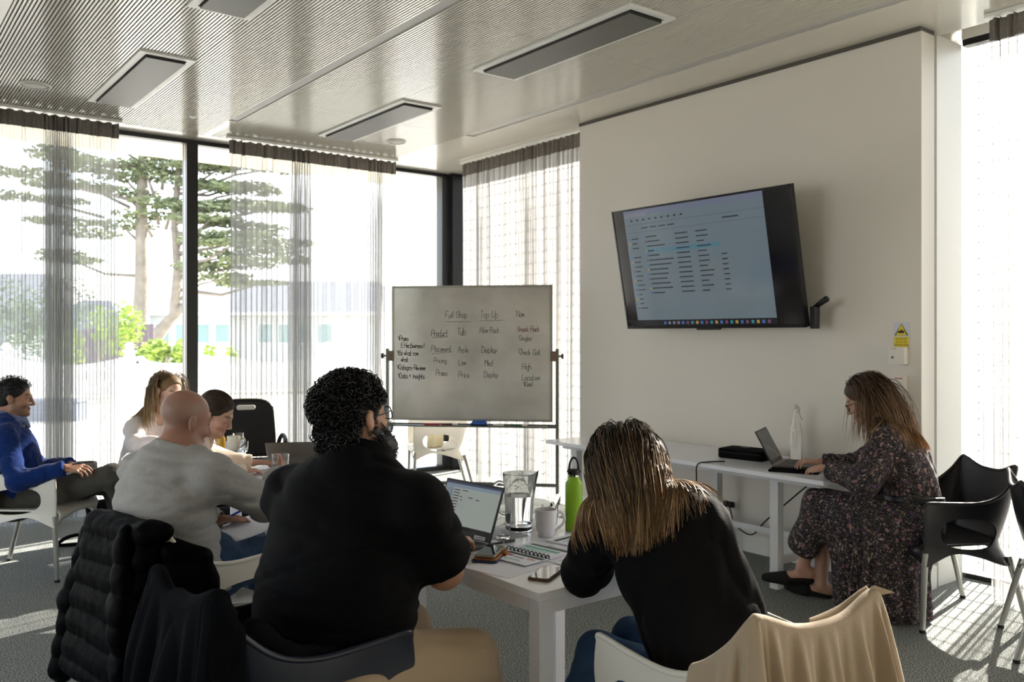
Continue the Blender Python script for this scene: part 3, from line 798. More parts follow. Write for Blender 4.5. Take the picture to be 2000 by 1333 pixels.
# ---- long bench desk along the wall
t = thing('bench_desk', 'long white bench desk along the wall under the screen', 'desk', (4.25, 2.73, 0))
L0, W0, Hd = 2.37, 0.69, 0.70
o = MB().box((0, 0, Hd - 0.026), (W0, L0, Hd)).build('desktop', LAMINATE, t); b = o.modifiers.new('b', 'BEVEL'); b.width = 0.002
for y in (0.40, 1.14, 2.17):
    for x in (0.14, 0.50):
        if x < 0.3 and y == 1.14: continue
        MB().box((x - 0.028, y - 0.028, 0), (x + 0.028, y + 0.028, Hd - 0.065)).build('leg', WHITE_METAL, t)
for x in (0.14, 0.50): MB().box((x - 0.02, 0.1, Hd - 0.066), (x + 0.02, L0 - 0.06, Hd - 0.027)).build('beam', WHITE_METAL, t)
MB().box((0.485, 0.40, 0.215), (0.515, 2.17, 0.255)).build('rail', WHITE_METAL, t)
for y in (0.40, 2.17): MB().box((0.168, y - 0.018, 0.14), (0.472, y + 0.018, 0.178)).build('rail', WHITE_METAL, t)

# ---- mobile whiteboard
A_, B_ = np.array([3.89, 6.86]), np.array([4.935, 5.80])
Lb = np.linalg.norm(B_ - A_); wz = math.atan2(B_[1] - A_[1], B_[0] - A_[0])
wb = thing('whiteboard', 'mobile whiteboard with handwritten columns on a grey steel stand', 'whiteboard', (A_[0], A_[1], 0), wz)
def m_board(N, L, out):
    b = N.new('ShaderNodeBsdfPrincipled'); b.inputs['Roughness'].default_value = 0.12; b.inputs['Specular IOR Level'].default_value = 0.6
    tcx = N.new('ShaderNodeTexCoord'); n = N.new('ShaderNodeTexNoise'); n.inputs['Scale'].default_value = 2.4; n.inputs['Detail'].default_value = 5
    r = N.new('ShaderNodeValToRGB'); r.color_ramp.elements[0].color = srgb(176, 172, 166); r.color_ramp.elements[1].color = srgb(204, 201, 195)
    r.color_ramp.elements[0].position = 0.3; r.color_ramp.elements[1].position = 0.62
    L.new(tcx.outputs['Object'], n.inputs['Vector']); L.new(n.outputs['Fac'], r.inputs['Fac']); L.new(r.outputs[0], b.inputs['Base Color']); L.new(b.outputs[0], out.inputs[0])
z0, z1 = 0.755, 1.925
MB().box((0.045, -0.008, z0), (Lb - 0.03, 0.008, z1)).build('board', mat_mix('whiteboard_surface', m_board), wb)
FR = mat('board_frame_alu', srgb(150, 146, 138), 0.4, metal=0.5)
f = MB()
for lo, hi in (((0.03, -0.014, z0 - 0.015), (Lb - 0.015, 0.014, z0 + 0.004)), ((0.03, -0.014, z1 - 0.004), (Lb - 0.015, 0.014, z1 + 0.015)), ((0.03, -0.014, z0), (0.048, 0.014, z1)), ((Lb - 0.033, -0.014, z0), (Lb - 0.015, 0.014, z1))): f.box(lo, hi)
f.build('frame', FR, wb)
for x, sx in ((-0.012, -1), (Lb + 0.025, 1)):
    MB().box((x - 0.014, -0.014, 0.10), (x + 0.014, 0.014, 1.38)).build('post', GREY_METAL, wb)
    MB().box((min(x, x - sx * 0.06), -0.016, 1.27), (max(x, x - sx * 0.06), 0.016, 1.36)).build('pivot_plate', mat('brown_pivot', srgb(110, 92, 74), 0.5), wb)
    k = MB().tube([(x, 0, 1.315), (x + sx * 0.035, 0, 1.315)], 0.008, 8); k.tube([(x + sx * 0.035, 0, 1.315), (x + sx * 0.055, 0, 1.315)], 0.024, 12); k.build('knob', BLACK_PL, wb, True, angle=40)
    ft = MB().tube([(x, -0.42, 0.095), (x, 0.10, 0.095)], 0.022, 12).build('foot', WHITE_METAL, wb, True, angle=40)
    for y in (-0.42, 0.10):
        MB().tube([(x, y - 0.012, 0.095), (x, y + 0.012, 0.095)], 0.024, 12).build('end_cap', BLACK_PL, ft, True, angle=40)
        c = MB(); c.tube([(x - 0.016, y, 0.032), (x + 0.016, y, 0.032)], 0.032, 14); c.box((x - 0.02, y - 0.012, 0.03), (x + 0.02, y + 0.02, 0.08)); c.build('caster', GREY_METAL, ft, True, angle=40)
for z, r_ in ((0.70, 0.018), (0.185, 0.016)): MB().tube([(-0.012, 0, z), (Lb + 0.025, 0, z)], r_, 8).build('crossbar', GREY_METAL, wb, True, angle=60)
MB().box((0.06, -0.075, 0.694), (Lb - 0.06, -0.012, 0.704)).build('pen_tray', GREY_METAL, wb)
# marks: a small stroke alphabet written by hand
STROKES = {
 'A': '00 24 40|12 32', 'B': '00 04 34 33 22 02|22 41 30 00', 'C': '43 34 14 02 11 30 41', 'D': '00 04 24 42 30 00', 'E': '44 04 00 40|02 32', 'F': '44 04 00|02 32', 'H': '04 00|44 40|02 42',
 'K': '04 00|44 02 40', 'L': '04 00 40', 'M': '00 04 22 44 40', 'N': '00 04 40 44', 'O': '24 03 01 20 41 43 24', 'P': '00 04 34 43 32 02', 'R': '00 04 34 43 32 02|22 40', 'S': '43 24 03 12 32 41 20 01', 'T': '04 44|24 20', 'U': '04 01 20 41 44',
 'a': '32 12 01 10 30 32 31 40', 'b': '04 00 20 31 22 02', 'c': '32 12 01 10 30', 'd': '34 30 10 01 12 32', 'e': '01 31 22 12 01 10 30', 'f': '34 23 20|12 32', 'g': '32 12 01 10 30 32 3a 1a', 'h': '04 00|01 12 22 31 30', 'i': '12 10|13 13.3', 'k': '04 00|22 01 30', 'l': '14 10',
 'm': '00 02 11.5 10|12 22 31 30', 'n': '00 02|01 12 22 31 30', 'o': '12 01 10 20 31 22 12', 'p': '02 0a|02 22 31 20 00', 'q': '32 12 01 10 30 32 3a', 'r': '00 02|01 12 22', 's': '32 12 11 21 20 00', 't': '14 10 30|02 32', 'u': '02 00 20 32 30', 'v': '02 10 32', 'w': '02 00.5 12 20 32', 'x': '02 30|32 00', 'y': '02 10.5|32 0a', '+': '02 32|13 11', '>': '03 33 31|22 31 40', '.': '10 10.2', '!': '24 21|20 20.2'}
def pp_(s):
    c = []
    i = 0
    xs = s[0]; ys = s[1:]
    if ys == 'a': return (float(xs), -1.2)
    return (float(xs), float(ys)) if '.' not in s[1:] else (float(xs), float(ys))
def write(text, x, z, h, M, jit, tilt=0.0, wgt=0.0042, space=1.0):
    r = random.Random(jit); m = MB(); cx = x; u = h / 4
    for ch in text:
        if ch == ' ': cx += u * 1.5; continue
        g = STROKES.get(ch) or STROKES.get(ch.lower())
        wmax = 0
        for st in g.split('|'):
            P = []
            for tok in st.split(' '):
                a, b = pp_(tok); wmax = max(wmax, a)
                P.append((cx + (a + 0.25 * b * 0.4 + r.uniform(-.12, .12)) * u * 0.47, z + (b + r.uniform(-.15, .15)) * u + tilt * (cx - x)))
            Q = curve_pts(P, max(4, 4 * len(P))) if len(P) > 2 else np.array(P)
            for (p, q) in zip(Q[:-1], Q[1:]):
                d = np.array(q) - np.array(p); l = np.linalg.norm(d) + 1e-6; n = np.array([-d[1], d[0]]) / l * wgt / 2; e = d / l * wgt * 0.4
                m.add([(p[0] - n[0] - e[0], -0.0086, p[1] - n[1] - e[1]), (q[0] - n[0] + e[0], -0.0086, q[1] - n[1] + e[1]), (q[0] + n[0] + e[0], -0.0086, q[1] + n[1] + e[1]), (p[0] + n[0] - e[0], -0.0086, p[1] + n[1] - e[1])], [(0, 1, 2, 3)])
        cx += (wmax + 0.9) * u * 0.47 * space
    return m.build('writing', M, wb)
def line_on_board(xa, za, xb, zb, M, w=0.004):
    d = np.array([xb - xa, zb - za]); n = np.array([-d[1], d[0]]) / np.linalg.norm(d) * w / 2
    return MB().add([(xa - n[0], -0.0086, za - n[1]), (xb - n[0], -0.0086, zb - n[1]), (xb + n[0], -0.0086, zb + n[1]), (xa + n[0], -0.0086, za + n[1])], [(0, 1, 2, 3)]).build('underline', M, wb)
INK = mat('marker_black_faded', srgb(92, 90, 88), 0.6); INK2 = mat('marker_black', srgb(52, 52, 54), 0.6); INKG = mat('marker_green_grey', srgb(92, 112, 106), 0.6); INKR = mat('marker_red_faded', srgb(150, 100, 96), 0.6); INKL = mat('marker_light', srgb(120, 118, 114), 0.6)
W_ = Lb - 0.075
def bx_(fr): return 0.045 + W_ * fr
def bz_(fr): return z1 - (z1 - z0) * fr
for (tx, fx, fz, h, M, j) in (
    ('Full Shop', 0.335, 0.232, 0.065, INKL, 1), ('Top Up', 0.555, 0.232, 0.07, INKL, 2), ('Now.', 0.785, 0.225, 0.06, INKL, 3),
    ('Product', 0.245, 0.37, 0.06, INK, 4), ('Tub', 0.41, 0.36, 0.065, INK, 5), ('Allow Pack', 0.55, 0.345, 0.052, INKL, 6), ('Snack Pack', 0.79, 0.335, 0.05, INKR, 7), ('Singles', 0.80, 0.405, 0.052, INKL, 8),
    ('Placement', 0.245, 0.487, 0.056, INKL, 9), ('Aisle', 0.415, 0.495, 0.062, INKG, 10), ('Display', 0.565, 0.495, 0.06, INK, 11), ('Check Out', 0.80, 0.51, 0.056, INKG, 12),
    ('Pricing', 0.262, 0.575, 0.052, INKL, 13), ('Low', 0.42, 0.59, 0.056, INKG, 14), ('Med', 0.585, 0.595, 0.06, INK, 15), ('High', 0.82, 0.62, 0.06, INKG, 16),
    ('Promo', 0.275, 0.672, 0.058, INK, 17), ('Price', 0.42, 0.685, 0.06, INKG, 18), ('Display', 0.58, 0.68, 0.056, INK, 19), ('Location', 0.82, 0.70, 0.056, INKG, 20), ('>Dual', 0.825, 0.745, 0.046, INKG, 21),
    ('>Promo', 0.025, 0.405, 0.05, INK2, 22), ('Effectiveness!', 0.05, 0.458, 0.048, INK2, 23), ('>So what now', 0.02, 0.515, 0.048, INK2, 24), ('what', 0.05, 0.565, 0.046, INK2, 25),
    ('>Category Reviews', 0.018, 0.625, 0.048, INK2, 26), ('>Data + insights.', 0.025, 0.69, 0.048, INK2, 27)):
    write(tx, bx_(fx), bz_(fz), h * 0.88, M, j, -0.02 if fx < 0.1 else 0.0, 0.0052 if M is INK2 else 0.0046, 0.8 if fx < 0.1 else 0.9)
line_on_board(bx_(0.335), bz_(0.262), bx_(0.5), bz_(0.262), INKL); line_on_board(bx_(0.555), bz_(0.255), bx_(0.70), bz_(0.252), INKL)
line_on_board(bx_(0.25), bz_(0.382), bx_(0.345), bz_(0.38), INK); line_on_board(bx_(0.25), bz_(0.505), bx_(0.38), bz_(0.49), INKL)
def on_board(s, y, z):           # a world point from the board's own plane
    d = (B_ - A_) / Lb; n = np.array([-d[1], d[0]]); p = A_ + d * s + n * y; return (p[0], p[1], z)
def marker(label, s, M, cap):
    t = thing('marker_pen', label, 'pen', on_board(s, -0.045, 0.711), wz, 'pens in the whiteboard tray')
    MB().tube([(-0.065, 0, 0), (0.03, 0, 0)], 0.009, 10).build('barrel', M, t, True, angle=40); MB().tube([(0.03, 0, 0), (0.075, 0, 0)], 0.0095, 10).build('cap', cap, t, True, angle=40)
RED = mat('red_plastic', srgb(196, 60, 56), 0.4)
marker('red and white marker lying furthest along the tray towards the window', 0.40, RED, RED)
marker('dark red marker lying beside the red one in the tray', 0.56, mat('maroon_plastic', srgb(120, 50, 50), 0.4), WHITE_TRIM)
marker('grey marker with white barrel in the tray past the blue eraser', 1.02, WHITE_TRIM, mat('grey_cap', srgb(110, 110, 110), 0.4))
marker('green-capped marker at the wall end of the tray', 1.18, mat('green_plastic', srgb(60, 110, 70), 0.4), WHITE_TRIM)
t = thing('board_eraser', 'blue felt board eraser standing in the whiteboard tray', 'eraser', on_board(0.83, -0.045, 0.704), wz)
MB().rbox((-0.075, -0.025, 0), (0.075, 0.025, 0.012), 0.01).build('felt', BLACK_SOFT, t); MB().add([(-0.078, -0.028, 0.012), (0.078, -0.028, 0.012), (0.078, 0.028, 0.012), (-0.078, 0.028, 0.012), (-0.055, -0.02, 0.045), (0.05, -0.02, 0.05), (0.05, 0.02, 0.05), (-0.055, 0.02, 0.045)], [(0, 3, 2, 1), (4, 5, 6, 7), (0, 1, 5, 4), (1, 2, 6, 5), (2, 3, 7, 6), (3, 0, 4, 7)]).build('body', mat('blue_plastic', srgb(30, 84, 170), 0.4), t)

# ---- wall screen (television tilted towards the room)
Cc = V3((4.700, 3.976, 1.990)); tl = math.radians(11.13)
tv = thing('television', 'large wall-mounted television tilted forward showing a list of files', 'television', tuple(Cc), 0)
u_ = np.array([0.0, -1, 0]); v_ = np.array([-math.sin(tl), 0, math.cos(tl)]); n_ = np.cross(v_, u_)     # n_: out of the screen
if n_[0] > 0: n_ = -n_
def tvM(): return Matrix(((u_[0], v_[0], n_[0], 0), (u_[1], v_[1], n_[1], 0), (u_[2], v_[2], n_[2], 0), (0, 0, 0, 1)))
TM = tvM(); HW, HH = 0.779, 0.450
cs = MB(); cs.box((-HW, -HH, -0.045), (HW, HH, -0.004), TM); cs.build('casing', BLACK_PL, tv)
cb = MB(); cb.box((-HW + 0.12, -HH + 0.08, -0.085), (HW - 0.12, HH - 0.30, -0.045), TM); cb.build('rear_housing', BLACK_PL, tv)
bz = MB(); e = 0.012
for lo, hi in (((-HW, -HH, -0.004), (HW, -HH + 0.02, 0.004)), ((-HW, HH - e, -0.004), (HW, HH, 0.004)), ((-HW, -HH, -0.004), (-HW + e, HH, 0.004)), ((HW - e, -HH, -0.004), (HW, HH, 0.004))): bz.box(lo, hi, TM)
bz.build('bezel', mat('gloss_black', srgb(14, 13, 13), 0.2), tv)
MB().box((-0.10, -HH - 0.012, -0.02), (0.10, -HH + 0.002, 0.003), TM).build('logo_plate', BLACK_PL, tv)
def scr(name, col, e): return mat(name, (0.02, 0.02, 0.022), 0.11, spec=0.5, emit=(col, e))
MB().box((-HW + e, -HH + 0.02, -0.004), (HW - e, HH - e, 0.0), TM).build('screen', mat('screen_off', (0.006, 0.005, 0.006), 0.12, spec=0.5), tv)
dk = MB().box((-0.66, -0.385, 0.0), (0.575, 0.435, 0.0008), TM).build('file_window', scr('screen_page', srgb(150, 170, 180), 0.12), tv)
def bar(x, y, w, h, M, nm='text_row', lift=0.0012): MB().box((x, y - h / 2, 0.0008), (x + w, y + h / 2, lift), TM).build(nm, M, dk)
S_TOP = scr('screen_title', srgb(132, 140, 164), 0.168); S_TXT = scr('screen_text', srgb(80, 88, 98), 0.05); S_HI = scr('screen_highlight', srgb(110, 165, 185), 0.13); S_LN = scr('screen_rule', srgb(110, 122, 136), 0.126); S_TAB = scr('screen_tab', srgb(150, 150, 166), 0.168)
bar(-0.66, 0.415, 1.235, 0.04, S_TOP, 'title_bar'); bar(-0.66, 0.40, 0.22, 0.03, S_TAB, 'tab', 0.0016)
bar(-0.66, 0.33, 1.235, 0.003, S_LN, 'rule'); bar(-0.66, 0.272, 1.235, 0.003, S_LN, 'rule'); bar(-0.50, 0.128, 0.70, 0.032, S_HI, 'selected_row')
rr = random.Random(3)
for k in range(9): bar(-0.60 + k * 0.06, 0.36, 0.022, 0.012, S_TXT, 'tool_icon')
for k in range(4): bar(-0.50 + k * 0.085, 0.30, 0.065, 0.008, S_TXT, 'path_text')
bar(0.24, 0.30, 0.13, 0.009, S_TXT, 'search_text')
IC = [scr('icon_' + n, srgb(*c), 0.2) for n, c in (('blue', (70, 120, 190)), ('amber', (190, 160, 80)), ('teal', (60, 150, 160)), ('plum', (130, 80, 120)))]
for k in range(14):
    y = 0.232 - k * 0.0345
    if k < 13:
        bar(-0.485, y, 0.014, 0.014, IC[(k * 3) % 4], 'file_icon', 0.002); bar(-0.465, y, rr.uniform(0.06, 0.24), 0.009, S_TXT, 'file_name', 0.002); bar(-0.19, y, 0.12, 0.008, S_TXT, 'file_date', 0.002); bar(0.0, y, rr.uniform(0.06, 0.13), 0.008, S_TXT, 'file_type', 0.002)
        if k > 4: bar(0.20, y, 0.045, 0.008, S_TXT, 'file_size', 0.002)
for k in range(16):
    if k in (3,): continue
    bar(-0.635, 0.225 - k * 0.0345, 0.014, 0.014, IC[k % 4], 'folder_icon', 0.002); bar(-0.61, 0.225 - k * 0.0345, rr.uniform(0.03, 0.075), 0.008, S_TXT, 'folder_name', 0.002)
tb = MB().box((-0.74, -0.428, 0.0), (0.575, -0.387, 0.0008), TM).build('taskbar', scr('screen_taskbar', srgb(20, 20, 26), 0.126), tv)
for k in range(22):
    MB().box((-0.40 + k * 0.043, -0.418, 0.0008), (-0.40 + k * 0.043 + 0.022, -0.397, 0.0014), TM).build('app_icon', IC[(k * 7) % 4] if k not in (1, 2, 3) else S_TAB, tb)
mt = MB(); mt.box((4.93, -0.15 + Cc[1], 1.85), (4.98, 0.15 + Cc[1], 2.15)); mt.box((4.78, -0.04 + Cc[1], 1.93), (4.95, 0.04 + Cc[1], 2.03))
mt.v = [(x - Cc[0], y - Cc[1], z - Cc[2]) for x, y, z in mt.v]; mt.build('wall_mount', BLACK_PL, tv)
g = thing('signal_dongle', 'black cable hub and dongle hanging off the lower corner of the television', 'adapter', (4.83, 3.165, 1.64))
MB().rbox((-0.02, -0.03, -0.10), (0.02, 0.025, 0.04), 0.012).build('body', BLACK_PL, g); MB().tube([(0, -0.005, 0.035), (-0.01, -0.05, 0.06), (-0.02, -0.10, 0.085)], [0.016, 0.018, 0.02], 10).build('plug', BLACK_PL, g, True)
MB().tube([(0.03, 0.02, 0.02), (0.06, 0.05, 0.04), (0.08, 0.05, 0.03)], 0.006, 8).build('cable', BLACK_PL, g, True)
# ================================================================== people: bodies grown from blended solids
def cap(a, b, ra, rb=None, k=0.02, side=None, flat=1.0):
    """tapered limb from a to b; flat<1 squashes it across the direction `side` x axis (depth = width*flat)"""
    return ('cap', V3(a), V3(b), float(ra), float(ra if rb is None else rb), k, None if side is None else unit(side), flat)
def ball(c, r, k=0.02, R=None):
    r = np.array([r, r, r], float) if np.isscalar(r) else np.array(r, float)
    return ('ell', V3(c), r, k, None if R is None else np.array(R, float))
def sub(p): return ('sub', p)
def d_prim(p, P):
    if p[0] == 'cap':
        _, a, b, ra, rb, k, sd, fl = p
        ab = b - a; L2 = max(1e-9, ab @ ab); ap = P - a
        t = np.clip((ap @ ab) / L2, 0, 1)
        q = ap - t[..., None] * ab
        r = ra + (rb - ra) * t
        if sd is None: return np.linalg.norm(q, axis=-1) - r
        dn = unit(np.cross(ab, sd)) if np.linalg.norm(np.cross(ab, sd)) > 1e-6 else np.array([1.0, 0, 0])
        x = q @ dn; q = q + (x * (1 / fl - 1))[..., None] * dn
        return (np.linalg.norm(q, axis=-1) - r) * (fl if fl < 1 else 1)
    _, c, r, k, R = p
    q = P - c
    if R is not None: q = q @ R          # columns of R are the ellipsoid's axes
    k0 = np.linalg.norm(q / r, axis=-1); k1 = np.linalg.norm(q / (r * r), axis=-1)
    return k0 * (k0 - 1) / np.maximum(k1, 1e-6)
def bnd(p):
    if p[0] == 'cap':
        m = max(p[3], p[4]) * (max(1, p[7])); return np.minimum(p[1], p[2]) - m, np.maximum(p[1], p[2]) + m
    m = p[2].max(); return p[1] - m, p[1] + m
def smin(a, b, k):
    h = np.clip(0.5 + 0.5 * (b - a) / k, 0, 1); return b + (a - b) * h - k * h * (1 - h)
def field(prims, P):
    d = None
    for p in prims:
        if p[0] == 'sub':
            e = d_prim(p[1], P); k = p[1][5] if p[1][0] == 'cap' else p[1][3]
            d = -smin(-d, e, k)
        else:
            e = d_prim(p, P)
            d = e if d is None else smin(d, e, p[5] if p[0] == 'cap' else p[3])
    return d
def grow(prims, h=0.006, disp=None, cuts=(), grow_by=0.0, bound=None):
    """surface of the blended solids as (verts, quads); disp(P)->extra distance; cuts: f(P)->distance kept where negative"""
    pos = [p for p in prims if p[0] != 'sub']
    lo = np.min([bnd(p)[0] for p in pos], axis=0) - 0.04 - grow_by; hi = np.max([bnd(p)[1] for p in pos], axis=0) + 0.04 + grow_by
    if bound is not None: lo = np.maximum(lo, bound[0]); hi = np.minimum(hi, bound[1])
    B = 12; n = np.ceil((hi - lo) / h / B).astype(int); N = n * B + 1
    F = np.full(N, 1.0, np.float32)
    cen = lo + (np.stack(np.meshgrid(*[np.arange(k) for k in n], indexing='ij'), -1) + 0.5) * B * h
    half = B * h * 0.5 * 1.7321; D = {}
    allc = cen.reshape(-1, 3)
    dp = np.array([d_prim(p[1] if p[0] == 'sub' else p, allc) for p in prims])
    pm = np.array([p[0] != 'sub' for p in prims]); dmin = dp[pm].min(0) - grow_by
    mar = half + 0.045
    near = np.where(np.abs(dmin) < mar + 0.03)[0]
    inside = np.where(dmin <= -(mar + 0.03))[0]
    ii = np.array(np.unravel_index(np.arange(len(allc)), n)).T
    for b in inside:
        i, j, k = ii[b] * B; F[i:i+B+1, j:j+B+1, k:k+B+1] = -1
    g = np.stack(np.meshgrid(*[np.arange(B + 1)] * 3, indexing='ij'), -1) * h
    for b in near:
        i, j, k = ii[b] * B
        P = lo + ii[b] * B * h + g
        sel = [p for q, p in enumerate(prims) if dp[q, b] < max(dmin[b] + grow_by, 0) + mar + 0.06]
        if not [p for p in sel if p[0] != 'sub']: continue
        while sel[0][0] == 'sub': sel = sel[1:] + sel[:1]
        d = field(sel, P) - grow_by
        if disp is not None: d = d + disp(P)
        F[i:i+B+1, j:j+B+1, k:k+B+1] = d
    for c in cuts:
        X = lo + np.stack(np.meshgrid(*[np.arange(m) for m in N], indexing='ij'), -1).astype(np.float32) * h
        F = np.maximum(F, c(X)); del X
    return nets(F, lo, h)
def nets(F, lo, h):
    S = F < 0
    A = np.array(F.shape) - 1
    cnt = np.zeros(A, np.float32); acc = np.zeros((*A, 3), np.float32)
    any_ = np.zeros(A, bool); all_ = np.ones(A, bool)
    cor = [(i, j, k) for i in (0, 1) for j in (0, 1) for k in (0, 1)]
    for i, j, k in cor:
        s = S[i:i+A[0], j:j+A[1], k:k+A[2]]; any_ |= s; all_ &= s
    act = any_ & ~all_
    idx = np.array(np.where(act)).T
    if len(idx) == 0: return np.zeros((0, 3)), []
    v = np.array([F[idx[:, 0]+i, idx[:, 1]+j, idx[:, 2]+k] for i, j, k in cor]).T
    ac = np.zeros((len(idx), 3)); cn = np.zeros(len(idx))
    for a in range(8):
        for b in range(a + 1, 8):
            ca, cb = np.array(cor[a]), np.array(cor[b])
            if np.abs(ca - cb).sum() != 1: continue
            m = (v[:, a] < 0) != (v[:, b] < 0); t = v[m, a] / (v[m, a] - v[m, b])
            ac[m] += ca + t[:, None] * (cb - ca); cn[m] += 1
    V = lo + (idx + ac / cn[:, None]) * h
    num = np.full(A, -1, np.int64); num[tuple(idx.T)] = np.arange(len(idx))
    Q = []
    for ax in range(3):
        sl0 = [slice(None)] * 3; sl1 = [slice(None)] * 3
        sl0[ax] = slice(0, -1); sl1[ax] = slice(1, None)
        e = S[tuple(sl0)] != S[tuple(sl1)]
        E = np.array(np.where(e)).T; u, w = (ax + 1) % 3, (ax + 2) % 3
        ok = (E[:, u] > 0) & (E[:, w] > 0) & (E[:, u] < A[u]) & (E[:, w] < A[w]) & (E[:, ax] < A[ax]); E = E[ok]
        fl = S[tuple(E.T)]
        def cell(du, dw):
            c = E.copy(); c[:, u] -= du; c[:, w] -= dw; return num[tuple(c.T)]
        q = np.stack([cell(1, 1), cell(0, 1), cell(0, 0), cell(1, 0)], 1)
        q[~fl] = q[~fl][:, ::-1]; Q.append(q)
    return V, np.concatenate(Q)
def relax(V, Q, it, lam=0.5):
    n = len(V); e = np.concatenate([Q[:, [0, 1]], Q[:, [1, 2]], Q[:, [2, 3]], Q[:, [3, 0]]])
    for _ in range(it):
        s = np.zeros((n, 3)); c = np.zeros(n)
        for a, b in ((0, 1), (1, 0)):
            np.add.at(c, e[:, a], 1)
            for d in range(3): s[:, d] += np.bincount(e[:, a], V[e[:, b], d], n)
        V = V + lam * (s / np.maximum(c, 1)[:, None] - V)
    return V
def solid(name, prims, M, parent, org, h=0.006, disp=None, cuts=(), by=0.0, it=2, paint=None, bound=None):
    V, Q = grow(prims, h, disp, cuts, by, bound); V = relax(V, Q, it)
    me = bpy.data.meshes.new(name)
    me.vertices.add(len(V)); me.vertices.foreach_set('co', (V - org).astype(np.float32).ravel())
    me.loops.add(len(Q) * 4); me.loops.foreach_set('vertex_index', Q.astype(np.int32).ravel())
    me.polygons.add(len(Q)); me.polygons.foreach_set('loop_start', np.arange(0, len(Q) * 4, 4, dtype=np.int32))
    me.polygons.foreach_set('use_smooth', np.ones(len(Q), bool)); me.update(calc_edges=True)
    me.materials.append(M)
    if paint is not None:
        at = me.color_attributes.new('Col', 'FLOAT_COLOR', 'POINT'); at.data.foreach_set('color', np.c_[paint(V), np.ones(len(V))].astype(np.float32).ravel())
    o = bpy.data.objects.new(name, me); C.objects.link(o); o.parent = parent
    return o

